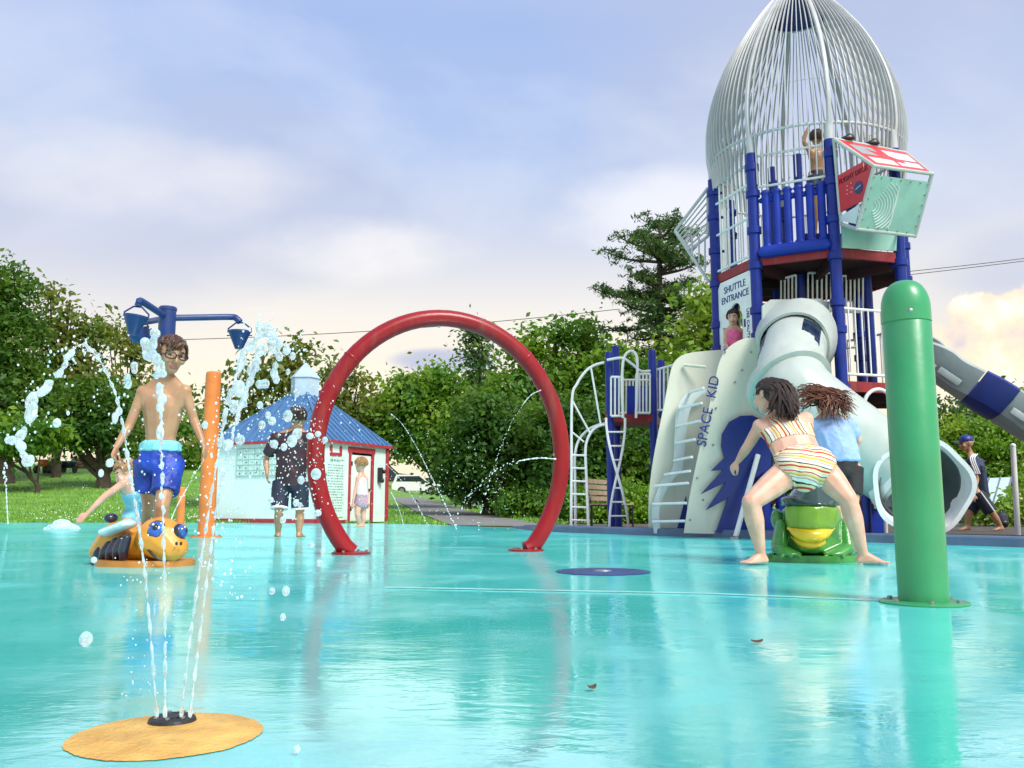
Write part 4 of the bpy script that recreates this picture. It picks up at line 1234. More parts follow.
# the bar cage: straight below the ring, then drawn in to the nose
prof = [(4.94, 1.245), (5.1, 1.265), (5.4, 1.255), (5.75, 1.19), (6.1, 1.07), (6.45, .90), (6.75, .71), (7.0, .53), (7.22, .35), (7.42, .17), (7.5, .05)]
def cage_r(z):
    return float(np.interp(z, [p[0] for p in prof], [p[1] for p in prof]))
pz = [p for p in spline([(r, 0, z) for z, r in prof], 4)]
def rib(ang, zlow, rad, flat, name, mtl=M['bars']):
    c, s = math.cos(ang), math.sin(ang)
    pts = [Vector((TC.x + RT * c * 1.0, TC.y + RT * s * 1.0, zlow)), Vector((TC.x + 1.23 * c, TC.y + 1.23 * s, 4.80))] + [Vector((TC.x + p.x * c, TC.y + p.x * s, p.z)) for p in pz]
    rd = Vector((c, s, 0)); tg = Vector((-s, c, 0))
    mb = MB(); prev = None
    for i, p in enumerate(pts):
        d = (pts[min(i + 1, len(pts) - 1)] - pts[max(i - 1, 0)]).normalized()
        u = tg.cross(d).normalized()
        q = [mb.bm.verts.new(p + tg * (rad * x) + u * (flat * y)) for x, y in ((-1, -.7), (-.6, -1), (.6, -1), (1, -.7), (1, .7), (.6, 1), (-.6, 1), (-1, .7))]
        if prev:
            for kx in range(8): mb.bm.faces.new((prev[kx], prev[(kx + 1) % 8], q[(kx + 1) % 8], q[kx]))
        prev = q
    return mb.build(name, mtl, rocket)
for i in range(8):
    rib(math.radians(ANG[i]), ZP, .026, .03, 'main_rib')
    for q in range(1, 12):
        an = math.radians(ANG[i] + 45 * q / 12)
        zl = ZD + .04
        if i != 2: zl = 4.30 if i == 1 else 4.55
        if i == 2: zl = 4.62
        rib(an, zl, .006, .021, 'rib')
def ring_r(z, r, th, name, segs=None):
    mb = MB(); n = 64
    mb.tube([Vector((TC.x + r * math.cos(2 * PI * q / n), TC.y + r * math.sin(2 * PI * q / n), z)) for q in range(n)], th, 8, closed=True)
    return mb.build(name, M['bars'], rocket)
ring_r(ZR, 1.235, .02, 'ring')
ring_r(5.52, 1.215, .004, 'ring')
ring_r(7.06, .455, .014, 'ring')
mb = MB(); mb.lathe([(.455, 7.06), (.33, 7.22), (.15, 7.40), (.03, 7.5)], (TC.x, TC.y, 0), 32); mb.build('nose_cone', M['navy'], rocket)
# railings
def rail(i, zs, name, zb=None, bars=0, r=RT, mtl=M['white'], th=.017, u0=.05, u1=.95):
    a, b = tp(i, 0, r), tp(i + 1, 0, r)
    mb = MB()
    for z in zs: mb.cyl(a.lerp(b, u0) + UPV * z, a.lerp(b, u1) + UPV * z, th, n=8)
    for q in range(bars):
        p = a.lerp(b, u0 + (u1 - u0) * (q + .0) / max(1, bars - 1))
        mb.cyl(p + UPV * zs[0], p + UPV * zs[-1], th * .62, n=6)
    return mb.build(name, mtl, rocket)
rail(0, (ZD + .06, ZD + .55, ZD + .98, ZP - .1), 'railing', bars=9)
for i in (4, 5, 6, 7): rail(i, (ZD + .08, 4.56), 'railing', bars=8)
rail(1, (4.28, 4.68), 'railing', bars=2)
# blue moulded barrier between the front posts
a, b = tp(1), tp(2)
mb = MB()
dx = (b - a).normalized(); nn = Vector((dx.y, -dx.x, 0))
q = lambda u, z, o=0.0: a.lerp(b, u) + UPV * z + nn * o
for u in (.17, .31, .45, .59, .73, .87):
    mb.cap(q(u, 3.48, .02), q(u, 4.14, .02), .05, .05)
    mb.ell(q(u, 4.18, .02), (.058, .058, .045))
mb.hull([(q(.12, 3.43, .05), (.07, .07, .075)), (q(.9, 3.43, .05), (.07, .07, .075))])
mb.hull([(q(.10, 4.10, .0), (.03, .03, .035)), (q(.93, 4.10, .0), (.03, .03, .035))])
fused(mb, 'barrier', M['blueplastic'], rocket, .011, 3)
# inner second column of posts seen behind the barrier
for (px, Y, y0) in ((772, 11.5, 168), (797, 11.9, 155)):
    pz_ = P(px, y0, Y); mb = MB(); mb.cyl(Vector((pz_.x, Y, ZL)), Vector((pz_.x, Y, pz_.z)), .06, n=14); mb.build('inner_post', M['blue'], rocket)
for px, Y in ((801, 10.95), (868, 10.9)):
    a_ = P(px, 300, Y); mb = MB(); mb.cyl(Vector((a_.x, Y, ZL)), Vector((a_.x, Y, ZD - .1)), .058, n=14); mb.build('inner_post', M['blue'], rocket)
for x0, x1, yt, yb, nb in ((781, 796, 279, 306, 5), (808, 831, 273, 312, 6), (838, 863, 276, 312, 7)):
    mb = MB(); A0, A1, B0, B1 = P(x0, yt, 10.9), P(x1, yt - (4 if x0 < 800 else 0), 10.85), P(x0, yb, 10.9), P(x1, yb, 10.85)
    mb.cyl(A0, A1, .015, n=8); mb.cyl(B0, B1, .015, n=8)
    for i in range(nb): mb.cyl(A0.lerp(A1, i / (nb - 1)), B0.lerp(B1, i / (nb - 1)), .012, n=6)
    mb.build('railing', M['white'], rocket)
# kids' ledge inside
mb = MB(); pk = P(818, 210, 10.75)
mb.box((pk.x, 10.8, 3.56), (.5, .34, .36), bevel=.02); mb.build('inner_step', M['blueplastic'], rocket)
# lower level railing
for i, nb in ((2, 10), (3, 9), (4, 8), (5, 8), (6, 8), (7, 8)):
    rail(i, (ZL + .1, ZL + .88), 'railing', bars=nb)
for i in (5, 6):
    rail(i, (2.55, 3.22), 'railing', bars=8, r=RT - .05)
# wing fins
def fin(pts, nbar, name):
    A, B, C_, D_ = pts
    mb = MB()
    for x, y in ((A, B), (B, C_), (C_, D_), (D_, A)): mb.cyl(x, y, .022, n=8)
    for i in range(1, nbar): mb.cyl(A.lerp(D_, i / nbar), B.lerp(C_, i / nbar), .012, n=6)
    mb.build(name, M['bars'], rocket)
Yf = 11.55
fin([P(675, 231, Yf + .1), P(708, 188, Yf), P(708, 236, Yf), P(690, 250, Yf + .05)], 7, 'wing_fin')
mb = MB()
for px, y0, y1 in ((686, 246, 246), (692, 236, 255), (699, 238, 263), (705, 240, 272)):
    mb.cyl(P(px, y0, Yf), P(px, y1, Yf), .012, n=6)
mb.cyl(P(675, 231, Yf + .1), P(709, 282, Yf), .022, n=8)
mb.build('wing_fin', M['bars'], rocket)
# flight deck window box
TLB, TRB, TLF, TRF = P(834, 139, 9.95), P(906, 153, 10.28), P(874, 166, 9.38), P(932, 174, 9.62)
BLF, BRF, BLB, BRB = P(857, 229, 9.72), P(915, 236, 9.95), P(841, 224, 10.02), P(899, 230, 10.3)
mb = MB()
for x, y in ((TLB, TLF), (TLF, TRF), (TRF, TRB), (TLF, BLF), (TRF, BRF), (BLF, BRF), (BLF, BLB), (BRF, BRB), (TLB, BLB), (TRB, BRB), (TLB, TRB)):
    mb.cyl(x, y, .022, n=8)
for x in (TLF, TRF, BLF, BRF): mb.ell(x, .024, sub=2)
bay = mb.build('flight_deck_frame', M['mint'], rocket)
nF = ((TRF - TLF).cross(BLF - TLF)).normalized()
if nF.y > 0: nF = -nF
def onF(u, v, o=0.0):
    return TLF.lerp(TRF, u).lerp(BLF.lerp(BRF, u), v) + nF * o
mb = MB(); mb.plate([onF(.02, .13), onF(.98, .13), onF(.98, .98), onF(.02, .98)], .02, nF); mb.build('front_panel', M['mintsheet'], bay, smooth=False)
mb = MB()
for kx in range(10):                                  # curved slots
    r = .10 + .055 * kx
    arc = []
    for m_ in range(13):
        an = math.radians(-62 + 124 * m_ / 12)
        u, v = .12 + r * math.cos(an) * .85, .62 + r * math.sin(an) * .85
        if .06 < u < .52 and .18 < v < .96: arc.append(onF(u, v, .0125))
    if len(arc) > 2: mb.tube(arc, .0055, 5)
mb.build('slots', M['white'], bay)
mb = MB()
for u, v in [(x / 6, .16) for x in range(1, 6)] + [(x / 6, .95) for x in range(1, 6)] + [(.04, y / 6) for y in range(1, 6)] + [(.96, y / 6) for y in range(1, 6)]:
    mb.ell(onF(u, v, .012), .011, sub=1)
mb.build('rivets', M['steel'], bay)
nS = (TLF - TLB).cross(BLB - TLB).normalized()
if nS.x > 0: nS = -nS
side = lambda px, py, o=0.0: (lambda p: p)(PLN(px, py, TLB, nS)) + nS * o
def PLN(px, py, p0, n):
    a_, b_ = (px - 512) / FPX, (384 - py) / FPX
    d = Vector((a_, CT - b_ * ST, ST + b_ * CT)); o = Vector((0, 0, CAM_H))
    return o + d * ((p0 - o).dot(n) / d.dot(n))
mb = MB(); mb.plate([side(838, 176), side(866, 160), side(872.5, 165), side(864, 200), side(839.5, 213)], .02, nS)
sp = mb.build('side_panel', M['redpanel'], bay, smooth=False)
x0, x1 = side(843, 181, .013), side(868, 167.5, .013)
up = side(843, 171, .013) - x0
text('lettering', 'FLIGHT DECK', x0.lerp(x1, .44) , x1 - x0, up, .082, M['darkred'] if 'darkred' in M else M['black'], sp)
ce = side(859.5, 187.5, .013)
ex_ = (x1 - x0).normalized(); ey_ = nS.cross(ex_).normalized()
mb = MB(); mb.plate([ce + (ex_ * math.cos(2 * PI * i / 24) + ey_ * math.sin(2 * PI * i / 24)) * .072 for i in range(24)], .006, nS)
em = mb.build('emblem', M['dblue'], sp, smooth=False)
mb = MB(); mb.beam(ce - ex_ * .045 - ey_ * .012 + nS * .005, ce + ex_ * .045 + ey_ * .012 + nS * .005, .016, .004); mb.build('emblem_stripe', M['cream'], em, smooth=False)
mb = MB()
for px, py in ((848, 186), (852, 183), (848, 190), (853, 188), (848, 194), (852, 192)): mb.ell(side(px, py, .012), .008, sub=1)
mb.build('rivets', M['cream'], sp)
mb = MB(); mb.plate([side(841, 216), side(860, 204), side(856, 224), side(842, 221)], .008, nS); mb.build('side_window', M['clear'] if 'clear' in M else M['paleblue'], bay, smooth=False)
mb = MB()
for u in (.25, .5, .75): mb.cyl(TLB.lerp(TLF, u) - UPV * .02, PLN(0, 0, TLB, nS) if False else TLB.lerp(TLF, u) - UPV * (.30 - .26 * u), .008, n=6)
mb.build('side_bars', M['white'], bay)
nT = (TRB - TLB).cross(TLF - TLB).normalized()
if nT.z < 0: nT = -nT
onT = lambda u, v, o=0.0: TLB.lerp(TRB, u).lerp(TLF.lerp(TRF, u), v) + nT * o
mb = MB(); mb.plate([onT(.0, .02), onT(1, .02), onT(1, .98), onT(0, .98)], .02, nT)
tpn = mb.build('roof_panel', M['redpanel'], bay, smooth=False)
for pts_, mtl in (([(.1, .18), (.42, .18), (.42, .55), (.1, .55)], 'graypl'), ([(.55, .2), (.94, .2), (.94, .55), (.55, .55)], 'paleblue'), ([(.12, .66), (.5, .66), (.5, .88), (.12, .88)], 'cream'), ([(.55, .64), (.92, .64), (.92, .86), (.55, .86)], 'paleblue')):
    mb = MB(); mb.plate([onT(u, v, -.0125) for u, v in pts_], .006, nT); mb.plate([onT(u, v, .0125) for u, v in pts_], .006, nT); mb.build('printed_dial', M[mtl], tpn, smooth=False)
for u in (.18, .52):
    mb = MB(); c = onT(u, -.02, .03)
    mb.hull([(c, (.09, .05, .025)), (c + Vector((.03, 0, .04)), (.035, .03, .025))]); mb.build('steering_grip', M['black'], bay)
mb = MB(); mb.plate([P(842, 226, 10.03), P(899, 232, 10.33), P(898, 251, 10.35), P(842, 248, 10.05)], .02); mb.build('skirt_panel', M['mintsheet'], rocket, smooth=False)

# shuttle entrance panel between the two left posts
a, b = tp(0), tp(1)
dx = (b - a).normalized(); nE = Vector((dx.y, -dx.x, 0))
E = lambda u, z, o=0.0: a.lerp(b, u) + UPV * z + nE * o
mb = MB(); bm = mb.bm
z0, z1, u0, u1 = ZL + .02, ZD - .12, .07, .93
half = [(.5 + .165 * math.cos(math.radians(an)), 2.72 + .2 * math.sin(math.radians(an))) for an in range(0, 181, 15)]
hole = [(.665, 2.2)] + half + [(.335, 2.2)]
# left, right, top and bottom strips round the arched opening
mb.plate([E(u0, z0), E(.335, z0), E(.335, 2.72), E(.335, z1), E(u0 + .06, z1), E(u0, z1 - .08)], .025, nE)
mb.plate([E(.665, z0), E(u1, z0), E(u1, z1 - .08), E(u1 - .06, z1), E(.665, z1), E(.665, 2.72)], .025, nE)
mb.plate([E(.335, z0), E(.665, z0), E(.665, 2.2), E(.335, 2.2)], .025, nE)
mb.plate([E(u, z) for u, z in half] + [E(.335, z1), E(.665, z1)], .025, nE)
ent = mb.build('entrance_panel', M['white'], rocket, smooth=False)
for s_, z in (('SHUTTLE', 3.13), ('ENTRANCE', 3.0)):
    text('lettering', s_, E(.5, z, .015), dx, UPV, .125, M['navy'], ent)
text('lettering', 'USE CAUTION', E(.80, 2.55, .015), -UPV, dx, .075, M['navy'], ent)
text('lettering', 'SHUTTLE', E(.20, 2.50, .015), -UPV, dx, .075, M['navy'], ent)
for u, z in ((.72, 2.62), (.72, 2.36), (.28, 2.3)):
    mb = MB(); mb.plate([E(u - .02, z - .05, .015), E(u + .02, z - .05, .015), E(u + .02, z + .05, .015), E(u - .02, z + .05, .015)], .006, nE); mb.build('warning_mark', M['navy'], ent, smooth=False)

# space climber: two tall plates with rungs between, and the blue flame plate
def plate_px(pts, Y, th, name, mtl, parent, Y2=None):
    mb = MB()
    V = [P(x, y, Y if Y2 is None else Y + (Y2 - Y) * (x - pts[0][0]) / 60.0) for x, y in pts]
    mb.plate(V, th)
    return mb.build(name, M[mtl], parent, smooth=False)
bcl = P(705, 531, 10.4); bcl.z = 0
clim = thing('space_climber', 'tall cream climbing panel lettered in blue, with rungs and a blue flame plate', 'climber', bcl)
front = plate_px(spline([(684, 533, 0), (689, 500, 0), (697, 460, 0), (706, 420, 0), (714, 385, 0), (719, 363, 0), (726, 350, 0), (738, 341, 0), (752, 338, 0), (764, 342, 0), (768, 352, 0)], 3) and
                 [(v.x, v.y) for v in spline([(684, 533, 0), (689, 500, 0), (697, 460, 0), (706, 420, 0), (714, 385, 0), (719, 363, 0), (726, 350, 0), (738, 341, 0), (752, 338, 0), (764, 342, 0), (768, 352, 0)], 3)] + [(768, 400), (764, 440), (744, 480), (726, 512), (720, 534)], 10.35, .04, 'front_plate', 'cream', clim)
MBn = (P(720, 450, 10.32) - P(720, 450, 10.35)).normalized()
tl0, tl1 = P(704, 448, 10.31), P(720, 378, 10.31)
for wd, cx_, cy_ in (('SPACE', 705.2, 427), ('KID', 713.2, 387)):
    o = P(cx_, cy_, 10.31)
    text('lettering', wd, o, P(713.5, 378, 10.31) - P(700.5, 447, 10.31), P(690, 410, 10.31) - P(706, 413, 10.31), .165, M['navy'], front, depth=.006)
mb = MB()
for px, py in ((703, 500), (697, 478), (713, 445), (716, 408), (735, 382), (725, 352), (751, 352), (742, 370), (727, 470), (690, 520)): mb.ell(P(px, py, 10.32), .014, sub=1)
mb.build('bolts', M['steel'], front)
flame = [(771, 428), (764, 421), (752, 415.5), (740, 416), (729, 422), (722, 434), (721, 446), (724, 458), (712, 470), (724, 469), (701, 494), (727, 481), (706, 510), (729, 496), (712, 533), (718, 533), (722, 531), (734, 532), (748, 530), (750, 500), (758, 480), (771, 470)]
flame = [(771, 428), (764, 421), (752, 415.5), (740, 416), (729, 422), (722, 434), (721, 446), (724, 458), (711, 471), (723, 470), (701, 494), (726, 482), (706, 510), (728, 498), (716, 532), (734, 533), (742, 505), (752, 480), (771, 466)]
plate_px(flame, 10.27, .04, 'flame_plate', 'navy', clim)
back = plate_px([(v.x, v.y) for v in spline([(649, 533, 0), (649, 495, 0), (654, 455, 0), (664, 405, 0), (671, 370, 0), (678, 358, 0), (690, 353, 0), (708, 351, 0)], 3)] + [(722, 350), (722, 400), (706, 450), (692, 500), (676, 533)], 11.1, .04, 'back_plate', 'cream', clim)
wav = [(v.x, v.y) for v in spline([(654, 533, 0), (652, 510, 0), (657, 492, 0), (664, 478, 0), (673, 468, 0), (674, 450, 0), (675, 430, 0), (677, 410, 0), (684, 396, 0), (698, 388, 0)], 3)]
wav2 = [(x + 7 + .06 * max(0, 500 - y), y + 2) for x, y in wav][::-1]
plate_px(wav + wav2, 10.95, .03, 'stringer_plate', 'paleblue', clim)
for x0, y0, x1, y1 in ((690, 392.5, 704, 388), (679, 408.5, 702, 403), (677, 426, 700, 421), (676, 443, 695, 439.5), (674, 460.5, 692, 457), (665, 474.5, 690, 471), (655, 486, 688, 483), (653, 504, 686, 503), (653, 521.5, 685, 521)):
    MB().cyl(P(x0, y0, 10.93), P(x1, y1, 10.36), .017, n=10).build('rung', M['white'], clim)
MB().cyl(P(684, 365, 11.05), P(706, 367, 10.9), .02, n=8).build('handhold', M['cream'], clim)
mb = MB(); mb.plate([P(676, 533, 11.0), P(686, 496, 11.0), P(689, 533, 11.0)], .03); mb.build('foot_plate', M['navy'], clim, smooth=False)

# enclosed mint slide
sb = P(880, 530, 9.4); sb.z = 0
tube = thing('tube_slide', 'pale mint enclosed tube slide coming down to a flared scalloped mouth', 'slide', sb)
Yh = 10.22
mb = MB(); mb.plate([P(762, 306, Yh), P(770, 300, Yh), P(820, 299, Yh), P(829, 304, Yh), P(829, 372, Yh), P(822, 377, Yh), P(768, 380, Yh), P(762, 374, Yh)], .04)
mb.build('hood_panel', M['mint'], tube, smooth=False)
p0, p1 = P(795, 338, 10.2), P(790, 352, 9.75)
c0 = [P(797, 338, 10.22), P(796, 341, 10.05), P(794, 346, 9.9)]
MB().pipe(c0, lambda i, an: (.47, .44, .40)[i] * (1 + .03 * math.cos(3 * an)), .03, 36).build('hood', M['mint'], tube)
MB().lathe([(.01, 0), (.40, 0), (.40, .02), (.01, .02)], P(796, 340, 10.1), 30, axis=Vector((0, -1, -.3))).build('light_stop', M['black'], tube)  # unseen disc added to shut out light and darken the mouth
c1 = spline([P(795, 345, 9.95), P(792, 358, 9.6), P(789, 385, 9.3)], 5)
MB().pipe(c1, lambda i, an: .355, .03, 40).build('upper_tube', M['mint'], tube)
axis = (c1[4] - c1[2]).normalized()
# window panes let into the upper tube
for an0, an1 in ((.25, .7), (1.95, 2.6)):
    mb = MB()
    sv, uv = frame_of(axis)
    prev = None
    for kx in range(7):
        # choose the side towards the right of the picture
        an = an0 + (an1 - an0) * kx / 6
        rad = (sv * math.cos(an) + uv * math.sin(an))
        row = [mb.bm.verts.new(c1[j] + rad * rr) for j in (1, 2, 3, 4, 5, 6, 7) for rr in (.359,)]
        if prev:
            for j in range(len(row) - 1): mb.bm.faces.new((prev[j], prev[j + 1], row[j + 1], row[j]))
        prev = row
    bmesh.ops.solidify(mb.bm, geom=mb.bm.faces[:], thickness=.006)
    mb.build('window', M['porthole'], tube)
c2 = spline([P(789, 383, 9.3), P(800, 398, 9.14), P(830, 422, 9.1), P(866, 449, 9.12), P(890, 466, 9.14), P(904, 475, 9.1)], 6)
MB().pipe(c2, lambda i, an: .395, .03, 44).build('lower_tube', M['mint'], tube)
d2 = (c2[1] - c2[0]).normalized()
MB().pipe([c2[0] - d2 * .05, c2[0] - d2 * .04, c2[0] + d2 * .04, c2[0] + d2 * .05], lambda i, an: (.41, .455, .455, .41)[i], .05, 44).build('collar', M['mint'], tube)
d3 = (c2[-1] - c2[-3]).normalized()
def mouthr(i, an):
    return (.405, .44, .44, .41, .425, .45, .475)[i] * (1 + (0, 0, 0, 0, .01, .025, .04)[i] * math.cos(5 * an + .6))
e = c2[-1]
cm = [e - d3 * .03, e, P(907, 477, 9.06), P(911, 479.5, 9.0), P(916, 482.5, 8.92), P(920, 485, 8.83), P(923, 487, 8.72)]
MB().pipe(cm[1:6], lambda i, an: (.385, .37, .372, .38, .40)[i], .01, 60).build('mouth_shade', M['shade_grey'], tube)  # added dark sleeve, the shade of the mouth put into its colour
MB().pipe(cm, mouthr, .045, 60).build('mouth', M['white'], tube)
for px, Y in ((868, 9.3), (905, 9.1)):
    t_ = P(px, 470, Y); MB().cyl(Vector((t_.x, Y + .1, 0)), Vector((t_.x, Y + .1, t_.z)), .05, n=10).build('support_leg', M['blue'], tube)

# open grey slide with a blue section, running down to the right
gb = P(935, 530, 11.2); gb.z = 0
gs = thing('open_slide', 'long grey plastic slide with one blue section curving down to the right edge', 'slide', gb)
ctr = spline([P(905, 350, 11.3), P(925, 362, 11.1), P(945, 377, 11.0), P(968, 392, 10.9), P(992, 407, 10.85), P(1018, 424, 10.8), P(1050, 446, 10.7), P(1090, 480, 10.6), P(1130, 500, 10.5)], 5)
def trough(c, name, mtl, lipw=.0):
    mb = MB(); prev = None
    sec = [(-.36, .24), (-.33, .27), (-.29, .26), (-.26, .05), (-.15, -.04), (0, -.06), (.15, -.04), (.26, .05), (.29, .26), (.33, .27), (.36, .24), (.34, .1), (.24, -.08), (.1, -.13), (-.1, -.13), (-.24, -.08), (-.34, .1)]
    for i, p in enumerate(c):
        d = (c[min(i + 1, len(c) - 1)] - c[max(i - 1, 0)]).normalized()
        s = d.cross(UPV).normalized(); u = s.cross(d)
        ring = [mb.bm.verts.new(p + s * (x * (1 + lipw)) + u * (y + (lipw if y < 0 else 0) * -.3)) for x, y in sec]
        n = len(ring)
        if prev:
            for kx in range(n): mb.bm.faces.new((prev[kx], prev[(kx + 1) % n], ring[(kx + 1) % n], ring[kx]))
        else: mb.bm.faces.new(ring[::-1])
        prev = ring
    mb.bm.faces.new(prev)
    return mb.build(name, M[mtl], gs)
trough(ctr[0:16], 'chute', 'graypl'); trough(ctr[15:22], 'blue_section', 'navy', .04); trough(ctr[21:], 'chute', 'graypl')
for i in (6, 11, 24, 29, 34):
    mb = MB(); p = ctr[i]; d = (ctr[i + 1] - ctr[i - 1]).normalized(); s = d.cross(UPV).normalized(); u = s.cross(d)
    mb.box(p + s * .36 - u * .0, (.02, .3, .09), Matrix((s, d, u)).transposed(), .012)
    mb.build('side_boss', M['graypl'], gs)
mb = MB(); hp = P(936, 335, 11.2)
mb.hull([(hp + Vector((0, .3, .2)), (.06, .05, .1)), (hp + Vector((.02, .3, -.25)), (.05, .05, .12)), (hp + Vector((-.25, .5, .2)), (.06, .05, .1)), (hp + Vector((-.25, .5, -.25)), (.06, .05, .1))])
mb.build('entry_hood', M['blueplastic'], gs)
# low play deck under the rocket
lb = P(800, 530, 10.5); lb.z = 0
low = thing('low_deck', 'low red edged deck with blue panels underneath the rocket tower', 'play deck', lb)
za = P(800, 500, 10.1).z
mb = MB(); mb.plate([P(720, 500, 10.9), P(882, 500, 10.1), P(890, 500, 11.9), P(735, 500, 12.2)], .09, UPV); mb.build('deck', M['reddeck'], low, smooth=False)
for x0, x1, Y in ((735, 752, 10.75), (757, 783, 10.6), (835, 880, 10.35)):
    mb = MB(); A_, B_ = P(x0, 500, Y), P(x1, 500, Y)
    mb.plate([Vector((A_.x, Y, .02)), Vector((B_.x, Y - .05, .02)), Vector((B_.x, Y - .05, za - .1)), Vector((A_.x, Y, za - .1))], .05); mb.build('skirt_panel', M['blueplastic'], low, smooth=False)
mb = MB(); A_, B_ = P(728, 440, 11.2), P(772, 440, 11.0)
mb.plate([Vector((A_.x, 11.2, za)), Vector((B_.x, 11, za)), Vector((B_.x, 11, 1.3)), Vector((A_.x, 11.2, 1.3))], .05); mb.build('back_panel', M['navy'], low, smooth=False)
for px, Y in ((742, 10.8), (765, 10.7), (778, 10.6)):
    A_ = P(px, 440, Y); MB().cyl(Vector((A_.x, Y, 0)), Vector((A_.x, Y, ZL - .1)), .06, n=12).build('post', M['blue'], low)
mb = MB()
for px in (862, 867, 873, 879):
    mb.cyl(P(px, 500, 10.1), P(px, 466, 10.1), .016, n=6)
mb.cyl(P(861, 483, 10.1), P(880, 483, 10.1), .014, n=6)
mb.build('railing', M['white'], low)
mb = MB(); mb.tube(spline([P(886, 533, 9.75), P(885, 500, 9.75), P(882, 482, 9.75), P(873, 475, 9.8), P(860, 474, 9.9)], 6), .021, 10); mb.build('hand_hoop', M['white'], low)
mb = MB(); mb.plate([P(838, 476, 10.2), P(862, 474, 10.2), P(862, 494, 10.2), P(838, 494, 10.2)], .03); mb.build('activity_panel', M['mintsheet'], low, smooth=False)
b = P(735, 533, 9.95); b.z = 0
root = thing('slide_pole', 'straight white pole leaning up against the blue flame plate', 'pole', b)
MB().cyl(b, P(758, 455, 10.2), .03, n=12).build('pole', M['white'], root)
MB().lathe([(.06, 0), (.06, .02), (.03, .03)], b, 14).build('foot', M['steel'], root)
# white hoop above the tube slide
b = P(884, 412, 10.0)
root2 = low
mb = MB(); mb.tube(spline([P(864, 420, 9.9), P(865, 400, 9.9), P(872, 391, 9.9), P(882, 390, 9.9), P(889, 398, 9.9), P(890, 425, 9.9)], 6), .022, 10); mb.build('hand_hoop', M['white'], rocket)
mb = MB(); mb.plate([P(842, 250, 10.2), P(900, 253, 10.5), P(900, 262, 10.5), P(842, 259, 10.2)], .03); mb.build('deck_trim', M['reddeck'], rocket, smooth=False)

# ------------------------------------------------------------------ smaller ladder tower at left
Yt = 13.0
tb = P(632, 530, Yt); tb.z = 0
lt = thing('ladder_tower', 'small blue posted play tower with white curved and twisted ladders', 'play tower', tb)
dz = P(630, 420, Yt).z
posts = [(609, 352, Yt - .3), (615.5, 346, Yt + .5), (652, 350, Yt - .2), (661, 360, Yt + .7)]
for px, py, Y in posts:
    t_ = P(px, py, Y)
    mb = MB(); mb.lathe([(.06, -.02), (.06, t_.z - .03), (.05, t_.z - .005), (.02, t_.z + .01)], (t_.x, Y, 0), 14)
    pp = mb.build('post', M['blue'], lt)
mb = MB()
c = [P(606, 420, Yt - .35), P(655, 420, Yt - .25), P(664, 420, Yt + .8), P(612, 420, Yt + .6)]
for v in c: v.z = dz
mb.plate(c, .11, UPV); mb.build('deck', M['reddeck'], lt, smooth=False)
def bars_px(x0, x1, ytop, ybot, Y0, Y1, n, name, parent, ytop1=None, th=.014):
    mb = MB()
    A0, A1, B0, B1 = P(x0, ytop, Y0), P(x1, ytop1 or ytop, Y1), P(x0, ybot, Y0), P(x1, ybot, Y1)
    mb.cyl(A0, A1, th * 1.3, n=8); mb.cyl(B0, B1, th * 1.3, n=8)
    for i in range(n): mb.cyl(A0.lerp(A1, i / (n - 1)), B0.lerp(B1, i / (n - 1)), th, n=6)
    return mb.build(name, M['white'], parent)
bars_px(611, 623, 377, 416, Yt - .4, Yt - .4, 4, 'railing', lt)
bars_px(636, 650, 374, 413, Yt - .35, Yt - .3, 5, 'railing', lt)
bars_px(616, 660, 380, 413, Yt + .7, Yt + .8, 14, 'railing', lt)
bars_px(656, 676, 370, 410, Yt - .2, Yt - .5, 6, 'railing', lt, 364)
mb = MB(); mb.plate([P(627, 386, Yt + .3), P(648, 386, Yt + .3), P(648, 416, Yt + .3), P(627, 416, Yt + .3)], .04); mb.build('blue_panel', M['blueplastic'], lt, smooth=False)
mb = MB(); mb.tube(spline([P(623, 418, Yt - .45), P(622, 380, Yt - .45), P(624, 358, Yt - .45), P(631, 351, Yt - .4), P(637, 358, Yt - .4), P(637, 385, Yt - .4), P(636, 418, Yt - .4)], 6), .02, 8)
mb.tube(spline([P(607, 360, Yt - .4), P(622, 358, Yt - .45), P(632, 364, Yt - .4), P(641, 371, Yt - .35), P(650, 371, Yt - .3)], 6), .02, 8)
mb.build('hand_hoop', M['white'], lt)
# curved arch ladder
Ya = 12.7
mb = MB()
outer = spline([P(571, 531, Ya), P(571.5, 470, Ya), P(572, 400, Ya), P(577, 384, Ya), P(586, 371, Ya), P(595, 365, Ya), P(604, 362.5, Ya)], 6)
inner = spline([P(588.5, 531, Ya - .02), P(586.5, 480, Ya), P(585.5, 450, Ya), P(588, 438, Ya), P(593, 430, Ya), P(599, 426, Ya), P(605, 424.5, Ya)], 6)
inn2 = spline([P(575.5, 531, Ya + .3), P(575, 480, Ya + .3), P(575, 455, Ya + .3), P(579, 440, Ya + .3), P(588, 430, Ya + .25), P(598, 425, Ya + .2), P(606, 423, Ya + .2)], 6)
mb.tube(outer, .02, 8); mb.tube(inner, .02, 8); mb.tube(inn2, .02, 8)
mb.cyl(P(572, 400, Ya), P(590, 433, Ya), .015, n=6); mb.cyl(P(591, 368, Ya), P(601, 426, Ya), .015, n=6); mb.cyl(P(572, 432, Ya), P(584, 442, Ya), .013, n=6)
mb.build('arch_ladder_rail', M['white'], lt)
for py in (455, 468, 481, 494, 507, 520):
    MB().cyl(P(571.5, py, Ya), P(586.5, py + .5, Ya - .01), .014, n=8).build('rung', M['white'], lt)
